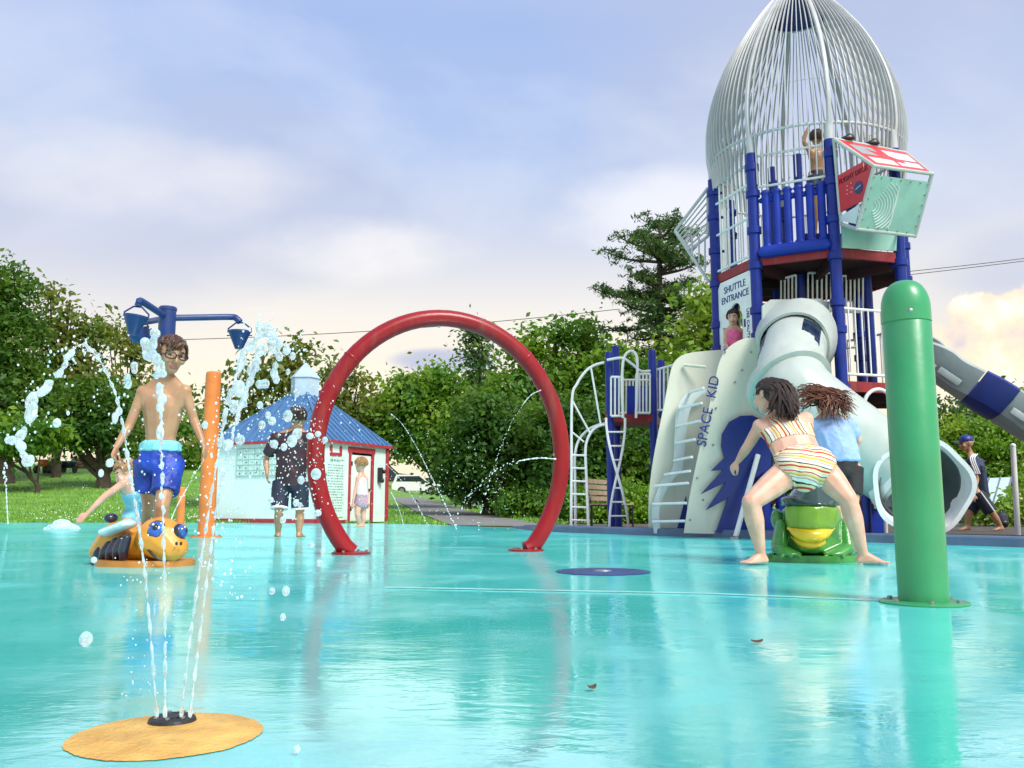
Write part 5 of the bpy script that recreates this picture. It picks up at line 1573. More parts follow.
# twisted ladder
mb = MB(); n = 24; A_, B_ = [], []
for i in range(n + 1):
    t_ = i / n; py = 418 + 112 * t_; cx = 615.5 + 3.5 * t_; w_ = 9.5 * math.cos(PI * min(1, t_ * 1.0)); dy = .12 * math.sin(PI * t_)
    A_.append(P(cx - w_, py, Yt - .6 - dy)); B_.append(P(cx + w_, py, Yt - .6 + dy))
mb.tube(A_, .018, 8); mb.tube(B_, .018, 8)
mb.build('twisted_ladder_rail', M['white'], lt)
for i in (3, 6, 9, 15, 18, 21):
    MB().cyl(A_[i], B_[i], .013, n=8).build('rung', M['white'], lt)
# ------------------------------------------------------------------ people
def skin(name, c):
    m = mat(name, c, 0.40, 0.1, 14, bump=0.08, bscale=120, sub=0.12, spec=.5, col2=(c[0] * .92, c[1] * .78, c[2] * .72))
    return m
M['skin_fair'] = skin('fair wet skin', (0.66, 0.41, 0.30))
M['skin_mid'] = skin('tanned skin', (0.42, 0.25, 0.14))
M['skin_brown'] = skin('brown skin', (0.36, 0.19, 0.11))
M['lips'] = mat('lips', (0.42, 0.13, 0.11), 0.45, 0.1, 20)
M['eyes'] = mat('eye dark', (0.02, 0.015, 0.012), 0.2, 0.1, 20)
M['eyew'] = mat('eye pale', (0.45, 0.42, 0.4), 0.3, 0.05, 20)
M['hair_dark'] = mat('dark brown hair', (0.035, 0.018, 0.011), 0.42, 0.5, 30, bump=0.3, bscale=90, col2=(0.015, 0.008, 0.006))
M['hair_brown'] = mat('reddish brown hair', (0.15, 0.05, 0.025), 0.4, 0.5, 30, bump=0.3, bscale=90, col2=(0.06, 0.02, 0.011))
M['hair_sandy'] = mat('sandy blond hair', (0.36, 0.2, 0.08), 0.5, 0.4, 30, bump=0.3, bscale=90)
M['hair_mid'] = mat('chestnut hair', (0.075, 0.032, 0.016), 0.42, 0.5, 25, bump=0.3, bscale=90)

def frame3(f, u):
    f = f.normalized(); s = f.cross(u).normalized(); u = s.cross(f).normalized()
    return f, u, s                       # s points to the figure's right hand side

def hand(mb, wr, d, palm_n, k, curl=.5, side=1, big=1.0):
    """palm, four unequal fingers with two bends and a thumb that leaves the side of the palm"""
    d = d.normalized(); w = d.cross(palm_n).normalized() * side; n = w.cross(d).normalized() * side
    k = k * big
    c = wr + d * .035 * k
    Rm = Matrix((w, d, n)).transposed()
    mb.hull([(wr, (.019 * k, .014 * k, .015 * k), Rm), (wr + d * .065 * k, (.033 * k, .012 * k, .011 * k), Rm)])
    for i, (off, ln) in enumerate(((-.026, .052), (-.009, .060), (.009, .056), (.025, .044))):
        a = wr + d * .070 * k + w * off * k
        b = a + (d * math.cos(curl * .5) + n * math.sin(curl * .5) + w * off * 1.8) * ln * .52 * k
        e = b + (d * math.cos(curl * 1.4) + n * math.sin(curl * 1.4) + w * off * 1.2) * ln * .5 * k
        mb.cap(a, b, .0088 * k, .0078 * k); mb.cap(b, e, .0078 * k, .0062 * k)
    t0 = wr + d * .025 * k - w * .026 * k
    t1 = t0 + (d * .75 - w * .65 + n * .25).normalized() * .034 * k
    t2 = t1 + (d * .9 - w * .25 + n * .35).normalized() * .028 * k
    mb.cap(t0, t1, .0115 * k, .0095 * k); mb.cap(t1, t2, .0095 * k, .007 * k)

def foot(mb, an, toe, k):
    d = toe - an; d.z = 0; d.normalize(); w = Vector((-d.y, d.x, 0))
    gz = toe.z
    heel = Vector((an.x, an.y, gz + .024 * k)) - d * .025 * k
    ball = Vector((toe.x, toe.y, gz + .015 * k)) - d * .035 * k
    Rm = Matrix((w, d, UPV)).transposed()
    mb.hull([(an, .03 * k), (heel, (.027 * k, .027 * k, .023 * k), Rm)])
    mb.hull([(an, .028 * k), (ball, (.036 * k, .02 * k, .014 * k), Rm), (heel, (.024 * k, .024 * k, .02 * k), Rm)])
    for i, o in enumerate((-.028, -.012, .002, .015, .027)):
        r = (.0125, .0095, .009, .0085, .008)[i]
        mb.cap(ball + w * o * k, ball + w * o * k * 1.1 + d * (.042, .043, .039, .034, .027)[i] * k - UPV * .003 * k, r * k, r * .8 * k)

class Person:
    """One continuous body grown round the joints; clothes and hair hang on it as parts."""
    def __init__(self, name, J, k, label, skin_m, face, up, base, voxel=.007, width=1.0, heavy=1.0, head=1.0, group=None, hands=(.5, .5), face_detail=True, skip_feet=False, palm=None, waistf=.70, extra=(), handbig=1.0, leg=1.0):
        self.root = thing(name, label, 'person', base, group)
        J = {q: Vector(v) for q, v in J.items()}; self.J = J; self.k = k
        mb = MB()
        shm, hpm = (J['shL'] + J['shR']) / 2, (J['hipL'] + J['hipR']) / 2
        sv = (J['shR'] - J['shL']).normalized(); uv = (shm - hpm).normalized(); nv = sv.cross(uv).normalized(); sv2 = uv.cross(nv)
        self.uv, self.sv, self.nv = uv, sv2, nv
        hv = (J['hipR'] - J['hipL']).normalized(); hn = hv.cross(uv).normalized()
        Rc = Matrix((sv2, nv, uv)).transposed(); Rh = Matrix((hv, hn, uv)).transposed()
        sw = (J['shR'] - J['shL']).length / 2; hw = max(.07 * k, (J['hipR'] - J['hipL']).length / 2)
        L_ = (shm - hpm).length
        H = heavy
        chest = (shm - uv * .20 * L_, (sw * .98 * width, .088 * k * H, .125 * k), Rc)
        waist = (shm.lerp(hpm, .62), (max(sw * waistf, .085 * k) * H * width, .072 * k * H, .09 * k), Rc)
        pelv = (hpm + uv * .035 * k, (hw + .042 * k * H, .082 * k * H, .08 * k), Rh)
        mb.hull([chest, waist]); mb.hull([waist, pelv])
        for z in ('L', 'R'):
            mb.hull([(J['sh' + z], .046 * k * H), (shm - uv * .05 * k, .055 * k * H), (J['sh' + z].lerp(shm, .3) - uv * .09 * k, .05 * k * H)])
            mb.hull([(J['neck'].lerp(J['head'], .22), .038 * k), (J['sh' + z].lerp(shm, .18) + uv * .012 * k, .034 * k), (shm - uv * .03 * k, .04 * k)])
            mb.cap(J['sh' + z], J['el' + z], .040 * k * H, .031 * k * H)
            mid = J['el' + z].lerp(J['wr' + z], .3)
            mb.cap(J['el' + z], mid, .031 * k * H, .031 * k * H); mb.cap(mid, J['wr' + z], .031 * k * H, .0205 * k)
            hd = J.get('hd' + z, J['wr' + z] + (J['wr' + z] - J['el' + z]).normalized()) - J['wr' + z]
            pn = (palm or {}).get(z, -sv if z == 'R' else sv)
            hand(mb, J['wr' + z], hd, pn, k, hands[0 if z == 'L' else 1], 1 if z == 'R' else -1, handbig)
            # legs
            gl = J['hip' + z]; kn, an = J['kn' + z], J['an' + z]
            mb.hull([(gl, .078 * k * H * leg), (gl.lerp(kn, .45), .068 * k * H * leg)]); mb.cap(gl.lerp(kn, .45), kn, .068 * k * H * leg, .047 * k * H * leg)
            mb.cap(kn, kn.lerp(an, .32), .046 * k * H * leg, .049 * k * H * leg); mb.cap(kn.lerp(an, .32), an, .049 * k * H * leg, .029 * k)
            if not skip_feet: foot(mb, an, J['to' + z], k)
        for e_ in extra: mb.ell(*e_)
        # head
        f, u, s = frame3(Vector(face), Vector(up)); self.f, self.u, self.s = f, u, s
        h = J['head']; kk = k * head; self.h, self.kk = h, kk
        Rh = Matrix((s, f, u)).transposed()
        mb.cap(J['neck'], h - u * .05 * kk - f * .012 * kk, .046 * k, .042 * k)
        mb.ell(h + u * .025 * kk - f * .012 * kk, (.073 * kk, .088 * kk, .083 * kk), Rh)
        mb.hull([(h + u * .01 * kk + f * .02 * kk, (.062 * kk, .06 * kk, .06 * kk), Rh), (h - u * .07 * kk + f * .048 * kk, (.03 * kk, .026 * kk, .024 * kk), Rh), (h - u * .045 * kk + f * .0 * kk, (.055 * kk, .04 * kk, .03 * kk), Rh)])
        if face_detail:
            mb.hull([(h + u * .012 * kk + f * .082 * kk, .009 * kk), (h - u * .026 * kk + f * .099 * kk, .0125 * kk), (h - u * .028 * kk + f * .08 * kk, (.018 * kk, .012 * kk, .008 * kk), Rh)])
            mb.hull([(h + u * .028 * kk + f * .073 * kk + s * .032 * kk, .011 * kk), (h + u * .028 * kk + f * .073 * kk - s * .032 * kk, .011 * kk)])
            mb.ell(h - u * .049 * kk + f * .077 * kk, (.022 * kk, .011 * kk, .006 * kk), Rh); mb.ell(h - u * .058 * kk + f * .076 * kk, (.019 * kk, .011 * kk, .0065 * kk), Rh)
            for q in (-1, 1): mb.ell(h - u * .018 * kk + f * .06 * kk + s * q * .037 * kk, .022 * kk)
        for q in (-1, 1):
            mb.hull([(h + s * q * .076 * kk + u * .012 * kk - f * .012 * kk, (.008 * kk, .017 * kk, .016 * kk), Rh), (h + s * q * .073 * kk - u * .018 * kk - f * .004 * kk, (.007 * kk, .011 * kk, .012 * kk), Rh)])
        me = fuse(mb, voxel, 3, .5); me.name = 'body'
        for m_ in (skin_m, M['lips'], M['eyes'], M['eyew']): me.materials.append(m_)
        self.world = [v.co.copy() for v in me.vertices]
        if face_detail:
            for p in me.polygons:
                c = p.center - h
                x, y, z = c.dot(s) / kk, c.dot(f) / kk, c.dot(u) / kk
                if y < .05: continue
                if abs(x) < .024 and -.066 < z < -.045 and y > .07: p.material_index = 1
                for q in (-1, 1):
                    e = ((x - q * .031) / .013) ** 2 + ((z - .006) / .0050) ** 2
                    if e < 1: p.material_index = 3
                    if ((x - q * .031) / .0100) ** 2 + ((z - .006) / .0070) ** 2 < 1: p.material_index = 2
                    if ((x - q * .033) / .022) ** 2 + ((z - .030) / .0045) ** 2 < 1: p.material_index = 2
        self.body = link_mesh('body', me, self.root)
    def garment(self, name, pred, off, mt, label=None, thick=.003):
        """cloth that follows the body: its own shell over the part of the skin it covers"""
        org = ORG[self.body.name]; me = self.body.data
        bm = bmesh.new(); bm.from_mesh(me)
        bm.verts.ensure_lookup_table()
        keep = [pred(v.co + org) for v in bm.verts]
        dead = [f_ for f_ in bm.faces if not all(keep[v.index] for v in f_.verts)]
        bm.normal_update()
        for v in bm.verts: v.co = v.co + v.normal * off
        bmesh.ops.delete(bm, geom=dead, context='FACES')
        for _ in range(2): bmesh.ops.smooth_vert(bm, verts=[v for v in bm.verts if v.is_boundary], factor=.5, use_axis_x=True, use_axis_y=True, use_axis_z=True)
        bmesh.ops.solidify(bm, geom=bm.faces[:], thickness=thick)
        bmesh.ops.recalc_face_normals(bm, faces=bm.faces[:])
        out = bpy.data.meshes.new(name); bm.to_mesh(out); bm.free()
        out.materials.clear(); out.materials.append(mt)
        for p in out.polygons: p.material_index = 0; p.use_smooth = True
        out.transform(Matrix.Translation(org))
        return tag(link_mesh(name, out, self.root), label)
    def cloth(self, name, parts, mt, voxel=.007, smooth=3, label=None, wrinkle=.0):
        mb = MB()
        for p in parts:
            if p[0] == 'leg':                                  # an open ended trouser leg or sleeve, cut straight at the hem
                a, b, r0, r1 = p[1:]
                mb.tube([a, a.lerp(b, .5), b], [r0, (r0 + r1) / 2, r1], 20)
            else: mb.hull(p[1])
        me = fuse(mb, voxel, smooth); me.name = name
        if wrinkle:
            for v in me.vertices:
                n_ = mnoise.noise(Vector((v.co.x * 16, v.co.y * 16, v.co.z * 9))) + .5 * mnoise.noise(v.co * 40)
                v.co += v.normal * wrinkle * n_
        me.materials.append(mt)
        return tag(link_mesh(name, me, self.root), label)
    def cap_hair(self, mt, name='hair', front=.35, low=-.5, n=260, ln=.05, r=.006, fluff=.004, back_low=-.055):
        """short hair: a close cap and many short locks lying over it"""
        h, kk, f, u, s = self.h, self.kk, self.f, self.u, self.s
        mb = MB(); Rm = Matrix((s, f, u)).transposed()
        c0 = h + u * .028 * kk - f * .016 * kk
        rr = (.079 * kk, .092 * kk, .089 * kk)
        for i in range(n):
            th = rng.uniform(0, 2 * PI); ph = math.acos(rng.uniform(-.15, 1))
            def at(th, ph, o=0.0):
                d = Vector((math.sin(ph) * math.cos(th), math.sin(ph) * math.sin(th), math.cos(ph)))
                return c0 + Rm @ Vector((d.x * (rr[0] + o), d.y * (rr[1] + o), d.z * (rr[2] + o)))
            fw = math.sin(th) * math.sin(ph)
            if fw > .72 and math.cos(ph) < .5: continue
            st = at(th, ph, -.004); steps = []
            for q in range(4):
                ph2 = min(ph + q * ln / 3 / .085, 1.95 if fw < .3 else 1.12)
                steps.append(at(th + .12 * q * rng.uniform(-.5, 1), ph2, fluff * (1 - .3 * q) + rng.uniform(-.002, .004)))
            mb.tube(steps, [r * kk, r * kk * 1.1, r * kk * .9, r * kk * .3], 5)
        mb.hull([(c0 - f * .004 * kk + u * .004 * kk, (rr[0] * .985, rr[1] * .93, rr[2] * .985), Rm)])
        bmesh.ops.bisect_plane(mb.bm, geom=mb.bm.verts[:] + mb.bm.edges[:] + mb.bm.faces[:], plane_co=h + u * back_low * kk, plane_no=-(u * 1 + f * -.95).normalized(), clear_outer=True)
        return mb.build(name, mt, self.root)

def locks(mb, root_pts, path_fn, r0, n=6):
    for p in root_pts:
        pts = path_fn(p)
        mb.tube(pts, [r0 * (1 - .85 * (i / (len(pts) - 1)) ** 1.5) for i in range(len(pts))], n)

def Q(Y): return lambda px, py, dy=0.0: P(px, py, Y + dy)
def ground_of(v, z=0.0): return Vector((v.x, v.y, z))

# ---- boy in glasses behind the bee
q = Q(5.8)
J = dict(head=q(171, 357, -.02), neck=q(166, 380, .02), shL=q(185, 391, -.02), shR=q(143, 392, .0), elL=q(194, 420, .0), elR=q(129, 426, -.02), wrL=q(202, 441, -.06), wrR=q(117, 446, -.1),
         hdL=q(206, 452, -.1), hdR=q(112, 460, -.14), hipL=q(170, 464, .02), hipR=q(148, 465, .02), knL=q(162, 506, -.14), knR=q(149, 505, .12), anL=q(160, 550, -.02), anR=q(147, 543, .38), toL=q(164, 554, -.12), toR=q(148, 548, .26))
J['toL'].z = J['toR'].z = .005; J['anL'].z = .06; J['anR'].z = .07
boy = Person('person', J, 1.0, 'shirtless boy in glasses and blue swim shorts stepping over behind the bee', M['skin_mid'], (0.62, -.75, -.12), (.05, .05, 1), ground_of(J['anL']), .0065, heavy=.98, head=1.22, hands=(.5, .8), leg=.95, width=1.0)
boy.cap_hair(M['hair_mid'], n=340, ln=.065, r=.0062, fluff=.006)
mb = MB(); f, u, s, h, kk = boy.f, boy.u, boy.s, boy.h, boy.kk
# a fringe swept to the side
for i in range(60):
    a = h + u * (.085 + rng.uniform(-.01, .012)) * kk + f * (.03 + rng.uniform(-.02, .02)) * kk + s * rng.uniform(-.05, .045) * kk
    e = h + u * (.045 + rng.uniform(-.012, .012)) * kk + f * (.088 + rng.uniform(-.004, .006)) * kk + s * (rng.uniform(-.02, .07)) * kk
    m = a.lerp(e, .5) + f * .016 * kk + u * .012 * kk
    mb.tube(spline([a, m, e], 3), [.006 * kk] * 4 + [.005 * kk, .004 * kk, .001], 5)
mb.build('fringe', M['hair_mid'], boy.root)
gl = MB()
for sd in (-1, 1):
    c = h + u * .004 * kk + f * .099 * kk + s * sd * .034 * kk
    gl.tube([c + s * .027 * kk * math.cos(2 * PI * i / 18) + u * .019 * kk * math.sin(2 * PI * i / 18) - f * (.008 * kk * math.cos(2 * PI * i / 18) * sd) for i in range(18)], .0034 * kk, 6, closed=True)
    gl.cyl(c + s * sd * .027 * kk - f * .006 * kk, h + s * sd * .082 * kk + u * .012 * kk - f * .005 * kk, .003 * kk, n=6)
gl.cyl(h + u * .008 * kk + f * .103 * kk - s * .009 * kk, h + u * .008 * kk + f * .103 * kk + s * .009 * kk, .003 * kk, n=6)
gl.build('glasses', M['black'], boy.root)
M['swimblue'] = mat('royal blue swim cloth', (0.008, 0.05, 0.38), 0.5, 0.45, 9, bump=0.5, bscale=20, col2=(0.003, 0.012, 0.13))
M['swimaqua'] = mat('aqua waistband cloth', (0.2, 0.6, 0.66), 0.6, 0.25, 12, bump=0.2)
hp = (J['hipL'] + J['hipR']) / 2; uv = boy.uv
lx = lambda z: J['hip' + z].lerp(J['kn' + z], .62)
boy.cloth('swim_shorts', [('h', [(hp + uv * .115, (.128, .1, .02)), (hp + uv * .0, (.145, .118, .09))]),
    ('leg', J['hipL'] + UPV * .03, lx('L') + Vector((0, 0, -.02)), .094, .088), ('leg', J['hipR'] + UPV * .03, lx('R') + Vector((0, 0, 0)), .094, .09)], M['swimblue'], .007, 2, wrinkle=.011)
wc = hp + uv * .135
boy.cloth('waistband', [('h', [(wc, (.132, .104, .036)), (wc - uv * .045, (.139, .111, .02))])], M['swimaqua'], .007, 2, wrinkle=.003)

# ---- child bending down behind him
q = Q(7.0)
J = dict(head=q(126, 473, .0), neck=q(130, 481, .05), shL=q(137, 488, .12), shR=q(124, 483, -.06), elL=q(146, 505, .1), elR=q(104, 497, -.12), wrL=q(147, 520, .0), wrR=q(88, 513, -.16), hdR=q(80, 520, -.18),
         hipL=q(143, 515, .25), hipR=q(131, 516, .15), knL=q(138, 532, .05), knR=q(127, 533, .0), anL=q(141, 547, .2), anR=q(130, 547, .16), toL=q(137, 551, .08), toR=q(126, 551, .04))
for z in 'LR': J['to' + z].z = .005; J['an' + z].z = .05
kid = Person('person', J, .86, 'small child in a pale blue swimsuit bending behind the bee with one arm out low', M['skin_fair'], (-.75, -.3, -.55), (-.5, .0, .8), ground_of(J['anL']), .009, head=1.05, hands=(.4, .25))
M['suitblue'] = mat('pale blue swim cloth', (0.2, 0.52, 0.68), 0.6, 0.35, 14, bump=0.2)
shm, hpm = (J['shL'] + J['shR']) / 2, (J['hipL'] + J['hipR']) / 2
kid.garment('swimsuit', lambda c: -.09 < (c - hpm).dot(kid.uv) < (shm - hpm).length - .02 and (c - hpm - kid.uv * (c - hpm).dot(kid.uv)).length < .14, .004, M['suitblue'])
kid.cap_hair(M['hair_sandy'], n=200, ln=.07, r=.008)

# ---- boy in dark shirt walking away to the hut
q = Q(10.0)
J = dict(head=q(298, 419.5, .02), neck=q(295, 431, .03), shL=q(275, 437, .0), shR=q(311, 437, .02), elL=q(266, 459, .05), elR=q(317, 461, .0), wrL=q(267, 474, -.04), wrR=q(318, 476, -.08),
         hipL=q(281, 485, .03), hipR=q(300, 485, .03), knL=q(279, 511, -.04), knR=q(300, 511, .05), anL=q(278, 533, .1), anR=q(299, 533, .05), toL=q(277, 537, .2), toR=q(302, 537, .17))
for z in 'LR': J['to' + z].z = .005; J['an' + z].z = .06
b2 = Person('person', J, 1.08, 'boy in wet dark shirt and navy shorts seen from behind in front of the hut', M['skin_mid'], (.25, .95, -.05), (0, 0, 1), ground_of(J['anL']), .009, heavy=1.0, head=1.12, hands=(.6, .5), face_detail=False)
b2.cap_hair(M['hair_dark'], n=320, ln=.06, r=.0075, fluff=.01)
M['darkshirt'] = mat('dark maroon wet shirt', (0.012, 0.009, 0.016), 0.5, 0.5, 10, bump=0.4, bscale=24, col2=(0.05, 0.01, 0.02))
M['navyshort'] = mat('navy shorts', (0.012, 0.02, 0.045), 0.65, 0.4, 10, bump=0.3)
M['whitetrim'] = mat('white cloth trim', (0.75, 0.76, 0.76), 0.7, 0.05, 10)
shm, hpm = (J['shL'] + J['shR']) / 2, (J['hipL'] + J['hipR']) / 2
b2.cloth('shirt', [('h', [(J['shL'] - UPV * .005, .064), (J['shR'] - UPV * .005, .064)]), ('h', [(hpm + UPV * .06, (.17, .125, .1)), (hpm - UPV * .015, (.168, .122, .02))]), ('h', [(shm - UPV * .09, (.19, .115, .12)), (hpm + UPV * .06, (.17, .125, .1))]), ('leg', J['shL'].lerp(shm, .2), J['shL'].lerp(J['elL'], .8), .075, .07), ('leg', J['shR'].lerp(shm, .2), J['shR'].lerp(J['elR'], .8), .075, .07), ('h', [(J['neck'] - UPV * .02, .06), (shm, (.16, .08, .04))])], M['darkshirt'], .010, 2, wrinkle=.008)
for z in 'LR':
    g = b2.cloth('shorts', [('h', [(hpm + UPV * .04, (.155, .11, .05)), (hpm - UPV * .03, (.16, .115, .06))]), ('leg', J['hip' + z] + UPV * .04, J['hip' + z].lerp(J['kn' + z], .88), .1, .098)], M['navyshort'], .010, 2, wrinkle=.006)
    a = J['hip' + z].lerp(J['kn' + z], .86); b_ = J['hip' + z].lerp(J['kn' + z], .92)
    mb = MB(); mb.cyl(a, b_, .1, .1, 20); mb.build('hem', M['whitetrim'], g)

# ---- toddler by the hut door
q = Q(15.0)
J = dict(head=q(360.5, 465.5, 0), neck=q(361.5, 474, .02), shL=q(358, 478.5, -.08), shR=q(365.5, 478.5, .08), elL=q(355, 492, -.1), elR=q(367, 493, .06), wrL=q(353, 502, -.14), wrR=q(368, 503, .0),
         hipL=q(359, 503, -.05), hipR=q(363, 503, .06), knL=q(357, 514, -.1), knR=q(363, 514, .02), anL=q(359, 524, .0), anR=q(363, 524, .05), toL=q(355, 527, -.03), toR=q(359, 527, .03))
for z in 'LR': J['to' + z].z = .005; J['an' + z].z = .05
td = Person('person', J, .92, 'little sandy haired girl in white top and floral bottoms by the hut door', M['skin_fair'], (-.9, .2, -.2), (0, 0, 1), ground_of(J['anL']), .012, head=1.25, hands=(.5, .5), face_detail=False)
td.cap_hair(M['hair_sandy'], n=240, ln=.11, r=.011, fluff=.008)
M['whitetop'] = mat('white cotton top', (0.74, 0.76, 0.8), 0.75, 0.1, 10, bump=0.3)
M['floral'] = mat('floral swim cloth', (0.5, 0.28, 0.36), 0.75, 0.5, 34, col2=(0.12, 0.2, 0.22))
shm, hpm = (J['shL'] + J['shR']) / 2, (J['hipL'] + J['hipR']) / 2
td.cloth('top', [('h', [(shm - UPV * .03, (.085, .12, .05)), (shm.lerp(hpm, .65), (.1, .125, .06))])], M['whitetop'], .012, 2, wrinkle=.006)
td.cloth('bottoms', [('h', [(shm.lerp(hpm, .68), (.105, .13, .05)), (hpm - UPV * .03, (.135, .15, .08))])], M['floral'], .012, 2, wrinkle=.008)

# ---- girl in striped bikini astride the frog, bending away
q = Q(5.55)
J = dict(head=q(768, 397, .30), neck=q(781, 414, .30), shL=q(760, 426, .24), shR=q(806, 419, .26), elL=q(748, 446, .30), elR=q(797, 443, .50), wrL=q(738, 461, .38), wrR=q(790, 460, .52), hdL=q(731, 470, .43), hdR=q(790, 474, .52),
         hipL=q(788, 472, .02), hipR=q(822, 470, .02), knL=q(751, 502, -.10), knR=q(848, 499, -.10), anL=q(760, 548, -.04), anR=q(864, 547, -.04), toL=q(742, 560, -.12), toR=q(884, 558, -.12))
J['anL'] = q(761, 550, .0); J['anR'] = q(863, 549, .0); J['anL'].z = J['anR'].z = .062
J['toL'] = J['anL'] + Vector((-.115, -.05, 0)); J['toR'] = J['anR'] + Vector((.125, -.05, 0)); J['toL'].z = J['toR'].z = .004
g1 = Person('person', J, .98, 'dark haired girl in a striped bikini straddling the green frog, seen from behind', M['skin_fair'], (-.58, .70, -.25), (.0, .25, 1), ground_of((J['anL'] + J['anR']) / 2), .0062, width=1.02, heavy=1.12, head=1.1, hands=(.9, .9), face_detail=True, leg=1.12, waistf=.86, extra=[(q(794, 466, -.02), (.115, .11, .115)), (q(817, 465, -.02), (.115, .11, .115)), (q(805, 467, -.045), (.125, .10, .115)), (q(805, 482, .0), (.075, .09, .06))])
def stripes(name, d, freq, phase=0.0):
    m = bpy.data.materials.new(name); t, N, L = nt(m); b = N['Principled BSDF']
    tc = N.new('ShaderNodeTexCoord')
    dp = N.new('ShaderNodeVectorMath'); dp.operation = 'DOT_PRODUCT'; dp.inputs[1].default_value = tuple(d.normalized() * freq)
    L.new(tc.outputs['Object'], dp.inputs[0])
    nz_ = N.new('ShaderNodeTexNoise'); nz_.inputs['Scale'].default_value = 9; L.new(tc.outputs['Object'], nz_.inputs['Vector'])
    ad = N.new('ShaderNodeMath'); ad.operation = 'MULTIPLY_ADD'; L.new(nz_.outputs['Fac'], ad.inputs[0]); ad.inputs[1].default_value = .25; L.new(dp.outputs['Value'], ad.inputs[2])
    ph = N.new('ShaderNodeMath'); ph.operation = 'ADD'; L.new(ad.outputs[0], ph.inputs[0]); ph.inputs[1].default_value = phase + 20
    fr = N.new('ShaderNodeMath'); fr.operation = 'FRACT'; L.new(ph.outputs[0], fr.inputs[0])
    rp = N.new('ShaderNodeValToRGB'); rp.color_ramp.interpolation = 'CONSTANT'
    cream, red, blk, yel, wht, pnk = (0.72, 0.62, 0.36), (0.5, 0.035, 0.035), (0.025, 0.02, 0.022), (0.68, 0.42, 0.04), (0.76, 0.74, 0.7), (0.6, 0.3, 0.26)
    st = [(0, cream), (.14, red), (.24, cream), (.36, blk), (.42, wht), (.56, pnk), (.62, wht), (.68, yel), (.78, cream), (.88, red), (.94, wht)]
    e = rp.color_ramp.elements
    while len(e) < len(st): e.new(.5)
    for i, (p_, c) in enumerate(st): e[i].position = p_; e[i].color = (*c, 1)
    L.new(fr.outputs[0], rp.inputs['Fac']); L.new(rp.outputs['Color'], b.inputs['Base Color']); b.inputs['Roughness'].default_value = .7
    return m
shm, hpm = (J['shL'] + J['shR']) / 2, (J['hipL'] + J['hipR']) / 2
crotch = q(805, 493, .0)
LT = (shm - hpm).length
def bottoms(c):
    d = c - hpm; t_ = d.dot(g1.uv); x = d.dot((J['hipR'] - J['hipL']).normalized())
    lowlim = abs(x) * 1.0 - .21
    return lowlim < t_ < .15 + .0 * x and abs(x) < .185
def top(c):
    d = c - hpm; t_ = d.dot(g1.uv); x = (c - shm).dot(g1.sv)
    if (c - J['elL']).length < .14 or (c - J['elR']).length < .14: return False
    rad = (c - hpm - g1.uv * t_).length
    if rad > .20: return False
    if t_ > LT * .99 and abs(x) < .05: return False
    return LT * .56 < t_ < LT * .84 or (LT * .84 <= t_ < LT * 1.08 and .05 < abs(x) < .105)
g1.garment('bikini_bottom', bottoms, .004, stripes('striped swim cloth across', Vector((.20, .12, 1)), 9.0, .1))
g1.garment('bikini_top', top, .004, stripes('striped swim cloth lengthwise', g1.sv + Vector((0, 0, .25)), 9.0, .3))
# long wet hair hanging to the right of her head, down the back
h, f, u, s, kk = g1.h, g1.f, g1.u, g1.s, g1.kk
mb = MB(); Rm = Matrix((s, f, u)).transposed(); c0 = h + u * .026 * kk - f * .014 * kk
mb.hull([(c0 - f * .012 * kk + u * .002 * kk, (.080 * kk, .084 * kk, .090 * kk), Rm)])
bmesh.ops.bisect_plane(mb.bm, geom=mb.bm.verts[:] + mb.bm.edges[:] + mb.bm.faces[:], plane_co=h + f * .03 * kk - u * .03 * kk, plane_no=(f * 1.0 - u * .75).normalized(), clear_outer=True)
ends = [q(795, 417, .12), q(788, 417, .12), q(797, 413, .15), q(780, 415, .12), q(791, 415, .10), q(770, 410, .14)]
for i in range(300):
    th = rng.uniform(0, 2 * PI); ph = math.acos(rng.uniform(-.1, 1))
    d = Vector((math.sin(ph) * math.cos(th), math.sin(ph) * math.sin(th), math.cos(ph)))
    if d.y > .55: continue
    p0_ = c0 + Rm @ Vector((d.x * .078 * kk, d.y * .09 * kk, d.z * .089 * kk))
    e = rng.choice(ends) + Vector((rng.gauss(0, .013), rng.gauss(0, .018), rng.gauss(0, .012)))
    back = Vector((.062, -.055, .005))
    m1_ = c0 + Rm @ Vector((d.x * .085 * kk, min(d.y, .3) * .09 * kk, d.z * .06 * kk)) + back * rng.uniform(.3, .9) + UPV * -.01
    m2_ = m1_.lerp(e, .55) + back * .15 + UPV * .012
    pts_ = spline([p0_, m1_, m2_, e], 4)
    mb.tube(pts_, [.011] * 5 + [.010] * 4 + [.009, .007, .004, .001][:len(pts_) - 9], 5)
mb.build('hair', M['hair_dark'], g1.root)

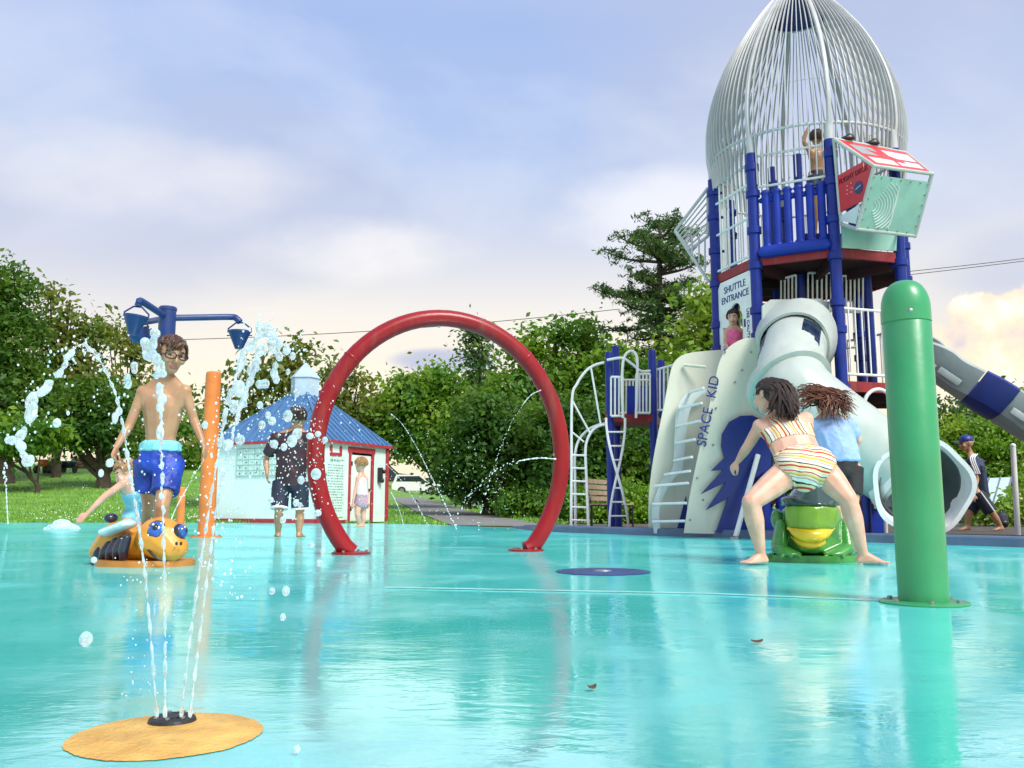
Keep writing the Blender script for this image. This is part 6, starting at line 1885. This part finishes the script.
# ---- girl in blue shirt behind her, hair flying
q = Q(6.9)
J = dict(head=q(824, 402, .05), neck=q(829, 415, .04), shL=q(812, 425, .0), shR=q(851, 425, .02), elL=q(806, 440, .14), elR=q(858, 440, .05), wrL=q(812, 456, .22), wrR=q(851, 455, .14),
         hipL=q(832, 470, .0), hipR=q(852, 470, .0), knL=q(836, 511, -.02), knR=q(852, 508, -.06), anL=q(846, 543, .05), anR=q(858, 543, .0), toL=q(842, 551, .1), toR=q(862, 551, .06))
for z in 'LR': J['to' + z].z = .005; J['an' + z].z = .06
g2 = Person('person', J, 1.0, 'girl in pale blue shirt and black shorts behind the frog, curly hair flying', M['skin_fair'], (-.3, .93, -.1), (.0, 0, 1), ground_of((J['anL'] + J['anR']) / 2), .0075, heavy=1.0, head=1.0, hands=(.6, .6), face_detail=False)
M['blueshirt'] = mat('pale blue cotton shirt', (0.33, 0.47, 0.76), 0.75, 0.2, 8, bump=0.4, bscale=20, col2=(0.25, 0.38, 0.66))
M['blackshort'] = mat('black shorts', (0.012, 0.014, 0.018), 0.7, 0.3, 10, bump=0.3)
shm, hpm = (J['shL'] + J['shR']) / 2, (J['hipL'] + J['hipR']) / 2
wm = shm.lerp(hpm, .78)
g2.cloth('shirt', [('h', [(J['shL'], .056), (J['shR'], .056)]), ('h', [(shm - UPV * .07, (.168, .122, .1)), (shm.lerp(hpm, .5), (.165, .125, .06)), (wm, (.162, .122, .03))]), ('leg', J['shL'].lerp(shm, .25), J['shL'].lerp(J['elL'], .75), .062, .06), ('leg', J['shR'].lerp(shm, .25), J['shR'].lerp(J['elR'], .75), .062, .06), ('h', [(J['neck'] - UPV * .02, .06), (shm + UPV * .01, (.15, .075, .035))])], M['blueshirt'], .0085, 3, wrinkle=.007)
g2.cloth('shorts', [('h', [(wm + UPV * .01, (.138, .105, .02)), (hpm - UPV * .02, (.142, .112, .07))]), ('leg', J['hipL'] + UPV * .02, J['hipL'].lerp(J['knL'], .62), .088, .078), ('leg', J['hipR'] + UPV * .02, J['hipR'].lerp(J['knR'], .68), .088, .078)], M['blackshort'], .0085, 3, wrinkle=.004)
h, f, u, s, kk = g2.h, g2.f, g2.u, g2.s, g2.kk
mb = MB(); Rm = Matrix((s, f, u)).transposed(); c0 = h + u * .026 * kk - f * .014 * kk
mb.hull([(c0 - f * .008 * kk, (.082 * kk, .09 * kk, .092 * kk), Rm)])
bmesh.ops.bisect_plane(mb.bm, geom=mb.bm.verts[:] + mb.bm.edges[:] + mb.bm.faces[:], plane_co=h - u * .06 * kk, plane_no=(f * .5 - u * 1).normalized(), clear_outer=True)
for i in range(420):
    th = rng.uniform(0, 2 * PI); ph = math.acos(rng.uniform(-.55, 1))
    d = Vector((math.sin(ph) * math.cos(th), math.sin(ph) * math.sin(th), math.cos(ph)))
    if d.y > .6: continue
    p0_ = c0 + Rm @ Vector((d.x * .078 * kk, d.y * .09 * kk, d.z * .089 * kk))
    ch = rng.random()
    if ch < .22: e = q(793 + rng.gauss(3, 4), 394 + rng.gauss(0, 5), rng.uniform(-.1, .1))
    elif ch < .34: e = q(801 + rng.gauss(0, 3), 407 + rng.gauss(0, 4), rng.uniform(-.1, .05))
    elif ch < .75: e = q(849 + rng.gauss(0, 4), 407 + rng.gauss(0, 6), rng.uniform(-.16, .0))
    else: e = q(832 + rng.gauss(0, 9), 416 + rng.gauss(0, 4), rng.uniform(-.16, -.08))
    m_ = p0_.lerp(e, .5) + Vector((0, -.03, .02 + rng.gauss(0, .012)))
    pts_ = spline([p0_, m_, e], 7); n_ = len(pts_)
    fq, am, p_ = rng.uniform(7, 12), rng.uniform(.005, .012), rng.uniform(0, 6)
    pts_ = [v + Vector((math.sin(j * fq / n_ + p_), math.cos(j * fq / n_ * .8 + p_), math.cos(j * fq / n_ + p_))) * am * min(1, j / 5) for j, v in enumerate(pts_)]
    mb.tube(pts_, [.0082 * (1 - .85 * j / (n_ - 1)) for j in range(n_)], 5)
pc = spline([q(797, 394, -.05), q(792, 391, -.05), q(789, 387, -.05), q(792, 383.5, -.05), q(794, 386, -.05)], 5)
mb.tube(pc, [.004 * (1 - .7 * j / (len(pc) - 1)) for j in range(len(pc))], 5)
mb.build('hair', M['hair_brown'], g2.root)

# ---- girl in pink at the entrance window
q = Q(11.05)
J = dict(head=q(733, 318, 0), neck=q(733.5, 326, .03), shL=q(741, 331, .03), shR=q(726, 331, .03), elL=q(743, 342, .05), elR=q(725, 342, .05), wrL=q(738, 347, -.04), wrR=q(728, 347, -.04),
         hipL=q(737, 357, .1), hipR=q(730, 357, .1), knL=q(738, 366, -.0), knR=q(729, 366, -.0), anL=q(738, 384, .1), anR=q(729, 384, .1), toL=q(738, 387, 0), toR=q(729, 387, 0))
for z in 'LR': J['to' + z].z = ZL + .005; J['an' + z].z = ZL + .055; J['kn' + z].z = ZL + .25
pk_ = Person('person', J, .85, 'dark haired girl in a pink top looking out of the shuttle entrance window', M['skin_fair'], (-.35, -.9, -.15), (0, 0, 1), ground_of(J['anL'], ZL), .011, head=1.1, hands=(.6, .6))
pk_.cap_hair(M['hair_dark'], n=240, ln=.08, r=.009, fluff=.006)
shm, hpm = (J['shL'] + J['shR']) / 2, (J['hipL'] + J['hipR']) / 2
pk_.cloth('top', [('h', [(shm - UPV * .03, (.105, .085, .05)), (hpm, (.1, .09, .06))])], M['pinkcloth'], .012, 2, wrinkle=.005)

# ---- shirtless kid up in the rocket
q = Q(10.75)
J = dict(head=q(816.5, 139, 0), neck=q(816, 149, .02), shL=q(810.5, 152, .0), shR=q(823, 153, .03), elL=q(803, 141, -.02), elR=q(825, 165, .02), wrL=q(807, 130, -.04), wrR=q(823, 175, -.02), hdL=q(810, 124, -.05),
         hipL=q(813, 178, .03), hipR=q(821, 178, .04), knL=q(814, 193, -.03), knR=q(821, 194, .0), anL=q(814, 210, .05), anR=q(821, 210, .06), toL=q(812, 213, -.05), toR=q(820, 213, -.05))
for z in 'LR': J['to' + z].z = 3.745; J['an' + z].z = 3.80
up_ = Person('person', J, .98, 'shirtless kid standing inside the rocket cage with one arm raised', M['skin_mid'], (.3, .9, .1), (0, 0, 1), ground_of(J['anL'], 3.74), .011, head=1.0, hands=(.4, .5), face_detail=False)
up_.cap_hair(M['hair_mid'], n=240, ln=.07, r=.009, fluff=.006)
hpm = (J['hipL'] + J['hipR']) / 2
up_.cloth('shorts', [('h', [(hpm + UPV * .08, (.105, .085, .03)), (hpm - UPV * .02, (.115, .1, .06))]), ('leg', J['hipL'], J['hipL'].lerp(J['knL'], .9), .08, .075), ('leg', J['hipR'], J['hipR'].lerp(J['knR'], .9), .08, .075)], M['navyshort'], .011, 2, wrinkle=.004)

# ---- man in a cap walking at the right
q0_ = Q(13.2); q = lambda px, py, dy=0.0: q0_(px + 4, py, dy)
J = dict(head=q(962, 444, 0), neck=q(967, 455, .02), shL=q(966, 462, -.16), shR=q(976, 462, .16), elL=q(973, 479, -.2), elR=q(979, 479, .16), wrL=q(970, 494, -.26), wrR=q(976, 494, .1),
         hipL=q(973, 494, -.08), hipR=q(979, 494, .09), knR=q(965, 513, .08), knL=q(989, 514, -.12), anR=q(964, 529, .08), anL=q(997, 528, -.06), toR=q(955, 531, .06), toL=q(989, 531, -.08))
for z in 'LR': J['to' + z].z = .0; J['an' + z].z = .06
mn = Person('person', J, 1.02, 'man in navy cap, striped navy shirt and dark shorts walking left past the slide', M['skin_mid'], (-1, -.1, -.1), (0, 0, 1), ground_of((J['anL'] + J['anR']) / 2), .012, heavy=1.05, head=1.12, hands=(.5, .5))
M['navyshirt'] = mat('navy sports shirt', (0.02, 0.04, 0.085), 0.65, 0.3, 9, bump=0.3)
shm, hpm = (J['shL'] + J['shR']) / 2, (J['hipL'] + J['hipR']) / 2
sh = mn.cloth('shirt', [('h', [(J['shL'], .06), (J['shR'], .06)]), ('h', [(shm - UPV * .07, (.11, .2, .09)), (hpm + UPV * .03, (.115, .165, .06))]), ('leg', J['shL'].lerp(shm, .25), J['shL'].lerp(J['elL'], .75), .072, .07), ('leg', J['shR'].lerp(shm, .25), J['shR'].lerp(J['elR'], .75), .072, .07), ('h', [(J['neck'] - UPV * .02, .06), (shm, (.08, .16, .04))])], M['navyshirt'], .012, 2, wrinkle=.006)
a0, a1 = J['neck'] + Vector((.02, -.09, -.01)), J['shL'] + Vector((-.0, -.075, -.01)); a2 = J['shL'].lerp(J['elL'], .72) + Vector((0, -.075, 0))
for o in (-.03, .0, .03):
    mb = MB(); mb.tube(spline([a0 + Vector((o, 0, .02)), a1 + Vector((o, 0, .045)), a2 + Vector((o, -.005, 0))], 4), .009, 6); mb.build('stripe', M['whitetrim'], sh)
st = mn.cloth('shorts', [('h', [(hpm + UPV * .05, (.115, .16, .03)), (hpm - UPV * .03, (.12, .165, .07))]), ('leg', J['hipL'] + UPV * .02, J['hipL'].lerp(J['knL'], .9), .1, .095), ('leg', J['hipR'] + UPV * .02, J['hipR'].lerp(J['knR'], .9), .1, .095)], M['navyshort'], .012, 2, wrinkle=.005)
mb = MB(); mb.tube([J['hipL'] + Vector((.0, -.102, .03)), J['hipL'].lerp(J['knL'], .88) + Vector((.0, -.095, 0))], .012, 6); mb.build('stripe', M['whitetrim'], st)
h, f, u, s, kk = mn.h, mn.f, mn.u, mn.s, mn.kk
mb = MB(); Rm = Matrix((s, f, u)).transposed()
mb.hull([(h + u * .05 * kk - f * .012 * kk, (.082 * kk, .097 * kk, .075 * kk), Rm)])
bmesh.ops.bisect_plane(mb.bm, geom=mb.bm.verts[:] + mb.bm.edges[:] + mb.bm.faces[:], plane_co=h + u * .035 * kk, plane_no=-u, clear_outer=True)
mb.hull([(h + u * .04 * kk + f * .07 * kk, (.07 * kk, .03 * kk, .006), Rm), (h + u * .03 * kk + f * .14 * kk, (.05 * kk, .03 * kk, .005), Rm)])
mb.build('cap', M['navy'], mn.root)
# bag on the ground behind the kerb
b = P(1003, 531, 14.4); b.z = 0
root = thing('backpack', 'dark backpack standing on the ground behind the man in the cap', 'bag', b)
mb = MB(); mb.hull([(b + UPV * .09, (.11, .09, .09)), (b + UPV * .19, (.09, .07, .08))]); fused(mb, 'bag', M['navyshort'], root, .02)
mb = MB(); mb.hull([(b + Vector((0, -.08, .09)), (.07, .03, .05))]); fused(mb, 'pocket', M['black'], root, .015)
mb = MB(); mb.tube(spline([b + Vector((-.04, 0, .25)), b + Vector((0, 0, .31)), b + Vector((.04, 0, .25))], 4), .012, 6); mb.build('handle', M['black'], root)
# ------------------------------------------------------------------ water in the air
def water(name, white, tint=(0.93, 0.99, 1.0)):
    m = bpy.data.materials.new(name); t, N, L = nt(m); b = N['Principled BSDF']; out = N['Material Output']
    b.inputs['Base Color'].default_value = (*tint, 1); b.inputs['Roughness'].default_value = .08; b.inputs['IOR'].default_value = 1.33
    b.inputs['Transmission Weight'].default_value = 1.0
    d = N.new('ShaderNodeBsdfDiffuse'); d.inputs['Color'].default_value = (.92, .97, .98, 1)
    tl = N.new('ShaderNodeBsdfTranslucent'); tl.inputs['Color'].default_value = (.92, .97, .98, 1)
    a = N.new('ShaderNodeMixShader'); a.inputs[0].default_value = .5; L.new(d.outputs[0], a.inputs[1]); L.new(tl.outputs[0], a.inputs[2])
    tc = N.new('ShaderNodeTexCoord'); n = N.new('ShaderNodeTexNoise'); n.inputs['Scale'].default_value = 45; L.new(tc.outputs['Object'], n.inputs['Vector'])
    mr = N.new('ShaderNodeMapRange'); mr.inputs['From Min'].default_value = .35; mr.inputs['From Max'].default_value = .7
    mr.inputs['To Min'].default_value = white * .5; mr.inputs['To Max'].default_value = min(1, white * 1.5); L.new(n.outputs['Fac'], mr.inputs['Value'])
    ms = N.new('ShaderNodeMixShader'); L.new(mr.outputs[0], ms.inputs[0]); L.new(b.outputs[0], ms.inputs[1]); L.new(a.outputs[0], ms.inputs[2])
    L.new(ms.outputs[0], out.inputs['Surface'])
    return m
M['water'] = water('clear water', .4); M['spray'] = water('frothy water', .75)

def jet(label, path, Y0, Y1, r0, br, split, mt='water', extra=(), name='water_jet', vox=.0021, gap=1.25, group=None, jit=.35):
    """one jet: a rope of water that breaks into beads of growing size; path in picture places, standing at a real distance"""
    c = spline([P(x, y, Y0 + (Y1 - Y0) * i / (len(path) - 1)) for i, (x, y) in enumerate(path)], 12)
    L_ = [0.0]
    for a, b_ in zip(c, c[1:]): L_.append(L_[-1] + (b_ - a).length)
    tot = L_[-1]; ns = max(2, int(len(c) * split))
    mb = MB()
    if split > .03:
        s = c[:ns]
        mb.tube(s, [max(.0006, r0 * (1 + .35 * math.sin(i * 1.9) + .25 * math.sin(i * .83 + 1))) for i in range(ns)], 8)
    d = L_[ns - 1]
    px_ = Y0 / FPX
    while d < tot:
        i = min(len(c) - 2, max(0, next(j for j in range(len(L_)) if L_[j] >= d) - 1))
        t_ = (d - L_[i]) / max(1e-6, L_[i + 1] - L_[i]); p = c[i].lerp(c[i + 1], t_); dr = (c[i + 1] - c[i]).normalized()
        f_ = (d - L_[ns - 1]) / max(1e-6, tot - L_[ns - 1])
        r = (r0 + (br - r0) * min(1, f_ * 1.4)) * rng.uniform(.4, 1.05)
        el_ = rng.uniform(1.0, 2.2)
        p = p + Vector((rng.gauss(0, r * jit), rng.gauss(0, r * jit), rng.gauss(0, r * jit)))
        Rm = dr.to_track_quat('Z', 'Y').to_matrix()
        mb.ell(p, (r, r, r * el_), Rm, 2)
        if vox and rng.random() < .55:
            for _ in range(2):
                mb.ell(p + Vector((rng.gauss(0, r * 1.6), rng.gauss(0, r * 1.6), rng.gauss(0, r * 1.8))), max(.0016, r * rng.uniform(.25, .5)), None, 1)
        d += r * el_ * rng.uniform(gap * .8, gap * 1.7)
    for x, y, rp in extra:
        p = P(x, y, Y1 + rng.uniform(-.05, .05)); r = rp * .72 * Y1 / FPX
        for _ in range(2 if rp > 5 else 1):
            mb.ell(p + Vector((rng.gauss(0, r * .5), rng.gauss(0, r * .5), rng.gauss(0, r * .5))) if rp > 5 else p, (r * rng.uniform(.6, 1), r, r * rng.uniform(.9, 1.4)), None, 2)
    if vox:
        me = fuse(mb, vox, 3, .5); me.name = name
        for v in me.vertices: v.co += v.normal * (r0 * .35) * mnoise.noise(v.co * 90)
        me.materials.append(M[mt])
        return tag(link_mesh(name, me), label, 'water jet', group)
    return mb.build(name, M[mt], label=label, cat='water jet', group=group)

NJ = 'water jets rising from the black ring nozzle'
Y = 1.36; u_ = Y / FPX
jet('left water jet from the front nozzle, arching over to the left edge', [(157, 718), (151, 640), (145, 575), (138, 520), (130, 475), (124, 432), (116, 396), (105, 370), (95, 355), (85, 345), (74, 349), (66, 361), (56, 375), (45, 386), (33, 398), (24, 425), (17, 442), (25, 456)], Y, Y - .10, 1.7 * u_, 5.6 * u_, .40, extra=((14, 440, 6), (27, 458, 7), (22, 447, 7), (101, 473, 5), (110, 460, 6), (118, 413, 7), (56, 505 - 82, 3.5), (35, 400, 5), (24, 430, 5)), group=NJ)
jet('straight upright water jet from the front nozzle, beading before the boy', [(165, 718), (165, 640), (164.5, 575), (163, 520), (162, 480), (161, 450), (160, 410), (158, 380), (153, 352)], Y - .01, Y, 1.7 * u_, 5 * u_, .36, extra=((146, 346, 8), (153, 340, 8), (156, 358, 8), (150, 352, 9), (131, 366, 7), (129, 382, 7), (160, 375, 6)), group=NJ)
jet('water jet leaning right from the front nozzle, nearest the orange post', [(181, 718), (188, 655), (196, 595), (205, 535), (213, 485), (220, 445), (226, 412), (234, 384), (243, 357), (253, 338), (263, 325), (274, 334), (284, 344)], Y + .01, Y + .05, 1.6 * u_, 6.0 * u_, .42, extra=((240, 385, 8), (233, 402, 7), (262, 330, 8), (270, 333, 8), (277, 345, 7), (287, 348, 6), (222, 440, 6)), group=NJ)
jet('water jet leaning right from the front nozzle, farthest from the upright one', [(190, 718), (198, 650), (206, 585), (215, 520), (224, 470), (234, 430), (243, 400), (252, 372), (261, 352), (270, 345), (277, 356), (276, 372)], Y + .02, Y + .14, 1.6 * u_, 5.6 * u_, .38, extra=((255, 372, 7), (262, 382, 7), (276, 375, 6), (247, 398, 7), (288, 372, 4), (293, 356, 5)), group=NJ)
BJ = 'thin water jets far across the pad'
px2 = lambda Y, n: n * Y / FPX
jet('long dotted water jet falling between the hut and the trees', [(391, 414), (402, 424), (416, 446), (430, 474), (443, 500), (457, 530)], 11, 11.3, px2(11, 0.45), px2(11, 0.78), .05, 'spray', vox=None, gap=1.9, group=BJ)
jet('middle short water jet falling beside the hut corner', [(386, 464), (397, 475), (408, 490), (418, 506), (429, 527)], 12, 12.2, px2(12, 0.45), px2(12, 0.65), .05, 'spray', vox=None, gap=2.0, group=BJ)
jet('shortest water jet nearest the hut corner', [(391, 492), (396, 502), (400, 512), (404, 526)], 13, 13, px2(13, 0.39), px2(13, 0.52), .5, 'spray', vox=None, gap=1.6, group=BJ)
jet('water jet curling down from the upper right of the red arch', [(541, 390), (530, 396), (518, 412), (507, 432), (498, 456), (490, 480), (482, 506), (477, 530)], 6.85, 6.6, px2(6.8, 0.39), px2(6.8, 0.72), .25, 'spray', vox=None, gap=3.4, group=BJ, jit=1.4)
jet('water jet shooting left from the right side of the red arch', [(556, 459), (540, 458), (524, 460), (508, 464), (492, 473), (476, 487), (463, 505), (454, 528)], 6.9, 6.6, px2(6.8, 0.59), px2(6.8, 0.78), .35, 'spray', vox=None, gap=3.2, group=BJ, jit=1.6)
jet('thin upright water jet at the far left edge before the grass', [(8, 524), (7, 505), (6, 488), (5, 470), (5, 462)], 13, 13, px2(13, 0.52), px2(13, 1.17), .5, 'spray', vox=None, gap=1.0, group=BJ, jit=1.3)
jet('thin slanting water jet between the boy and the tall orange post', [(166, 533), (176, 508), (186, 490), (197, 470), (209, 450), (221, 432)], 8, 8.6, px2(8, 0.45), px2(8, 0.72), .45, 'spray', vox=None, gap=2.2, group=BJ, jit=1.0)

# loose drops
mb = MB()
def drop(px, py, Y, rp):
    r = rp * Y / FPX
    mb.ell(P(px, py, Y), (r * rng.uniform(.8, 1.05), r, r * rng.uniform(.9, 1.3)), None, 2 if rp > 2.5 else 1)
for px, py, rp in ((288, 416, 6), (297, 434, 7), (292, 441, 6), (274, 444, 5.5), (284, 447, 4), (310, 436, 4.5), (318, 434, 4), (316, 474, 6), (301, 480, 5), (318, 513, 4), (296, 503, 4), (283, 520, 3.5), (272, 421, 5), (271, 500, 4), (300, 505, 3), (262, 425, 5), (240, 440, 6), (228, 445, 6), (222, 470, 4),
                   (325, 440, 4), (86, 639, 8), (272, 591, 4), (286, 591, 5), (283, 617, 4), (297, 749, 4.5), (319, 563, 4), (311, 545, 4), (323, 551, 3), (94, 525 + 35, 4), (260, 405, 4), (268, 415, 4), (205, 425, 4), (57, 423, 5), (68, 413, 2.5)):
    drop(px, py, rng.uniform(1.25, 1.6), rp * .85)
mb.build('water_drops', M['water'], kind='stuff')
mb = MB()
for i in range(420):
    px = rng.gauss(288, 26); py = rng.uniform(385, 520); drop(px, py, rng.uniform(1.6, 3.2), rng.uniform(.4, 1.0))
for i in range(150): drop(rng.gauss(225, 16), rng.uniform(380, 600), rng.uniform(1.3, 2.0), rng.uniform(.5, 1.6))
for i in range(110): drop(rng.gauss(150, 26), rng.uniform(440, 700), rng.uniform(1.3, 1.9), rng.uniform(.4, 1.1))
for i in range(220): drop(rng.uniform(330, 480), rng.uniform(430, 528), rng.uniform(6, 12), rng.uniform(.25, .55))
for i in range(110): drop(rng.gauss(480, 26), rng.gauss(490, 20), 6.7, rng.uniform(.3, .6))
arc = spline([P(x, y, 1.33) for x, y in ((131, 475), (116, 396), (95, 355), (74, 349), (45, 386), (17, 442))], 20)
for i in range(170):
    p = rng.choice(arc) + Vector((rng.gauss(0, .012), rng.gauss(0, .03), rng.gauss(0, .012)))
    r = rng.uniform(.0006, .0022); mb.ell(p, (r, r, r * rng.uniform(1, 1.6)), None, 1)
arc = spline([P(x, y, 1.38) for x, y in ((205, 535), (226, 412), (253, 345), (274, 334), (292, 352))], 20)
for i in range(170):
    p = rng.choice(arc) + Vector((rng.gauss(0, .014), rng.gauss(0, .03), rng.gauss(0, .014)))
    r = rng.uniform(.0006, .0022); mb.ell(p, (r, r, r * rng.uniform(1, 1.6)), None, 1)
mb.build('water_droplets', M['spray'], kind='stuff')
# splash lying on the pad at the child's hand
mb = MB()
for i in range(60):
    px = rng.uniform(44, 80); y_ = 14 + rng.uniform(-.25, .25); p = P(px, 520, y_)
    r = rng.uniform(.04, .10) * (1 - abs(px - 62) / 26)
    mb.ell(Vector((p.x, y_, max(.0, rng.uniform(.0, .10) * (1 - abs(px - 62) / 22)))), (r * 1.6, r, r * .8), None, 2)
me = fuse(mb, .02, 3); me.name = 'water_splash'; me.materials.append(M['spray'])
tag(link_mesh('water_splash', me), 'low frothy white splash of water on the pad at far left', 'splash')
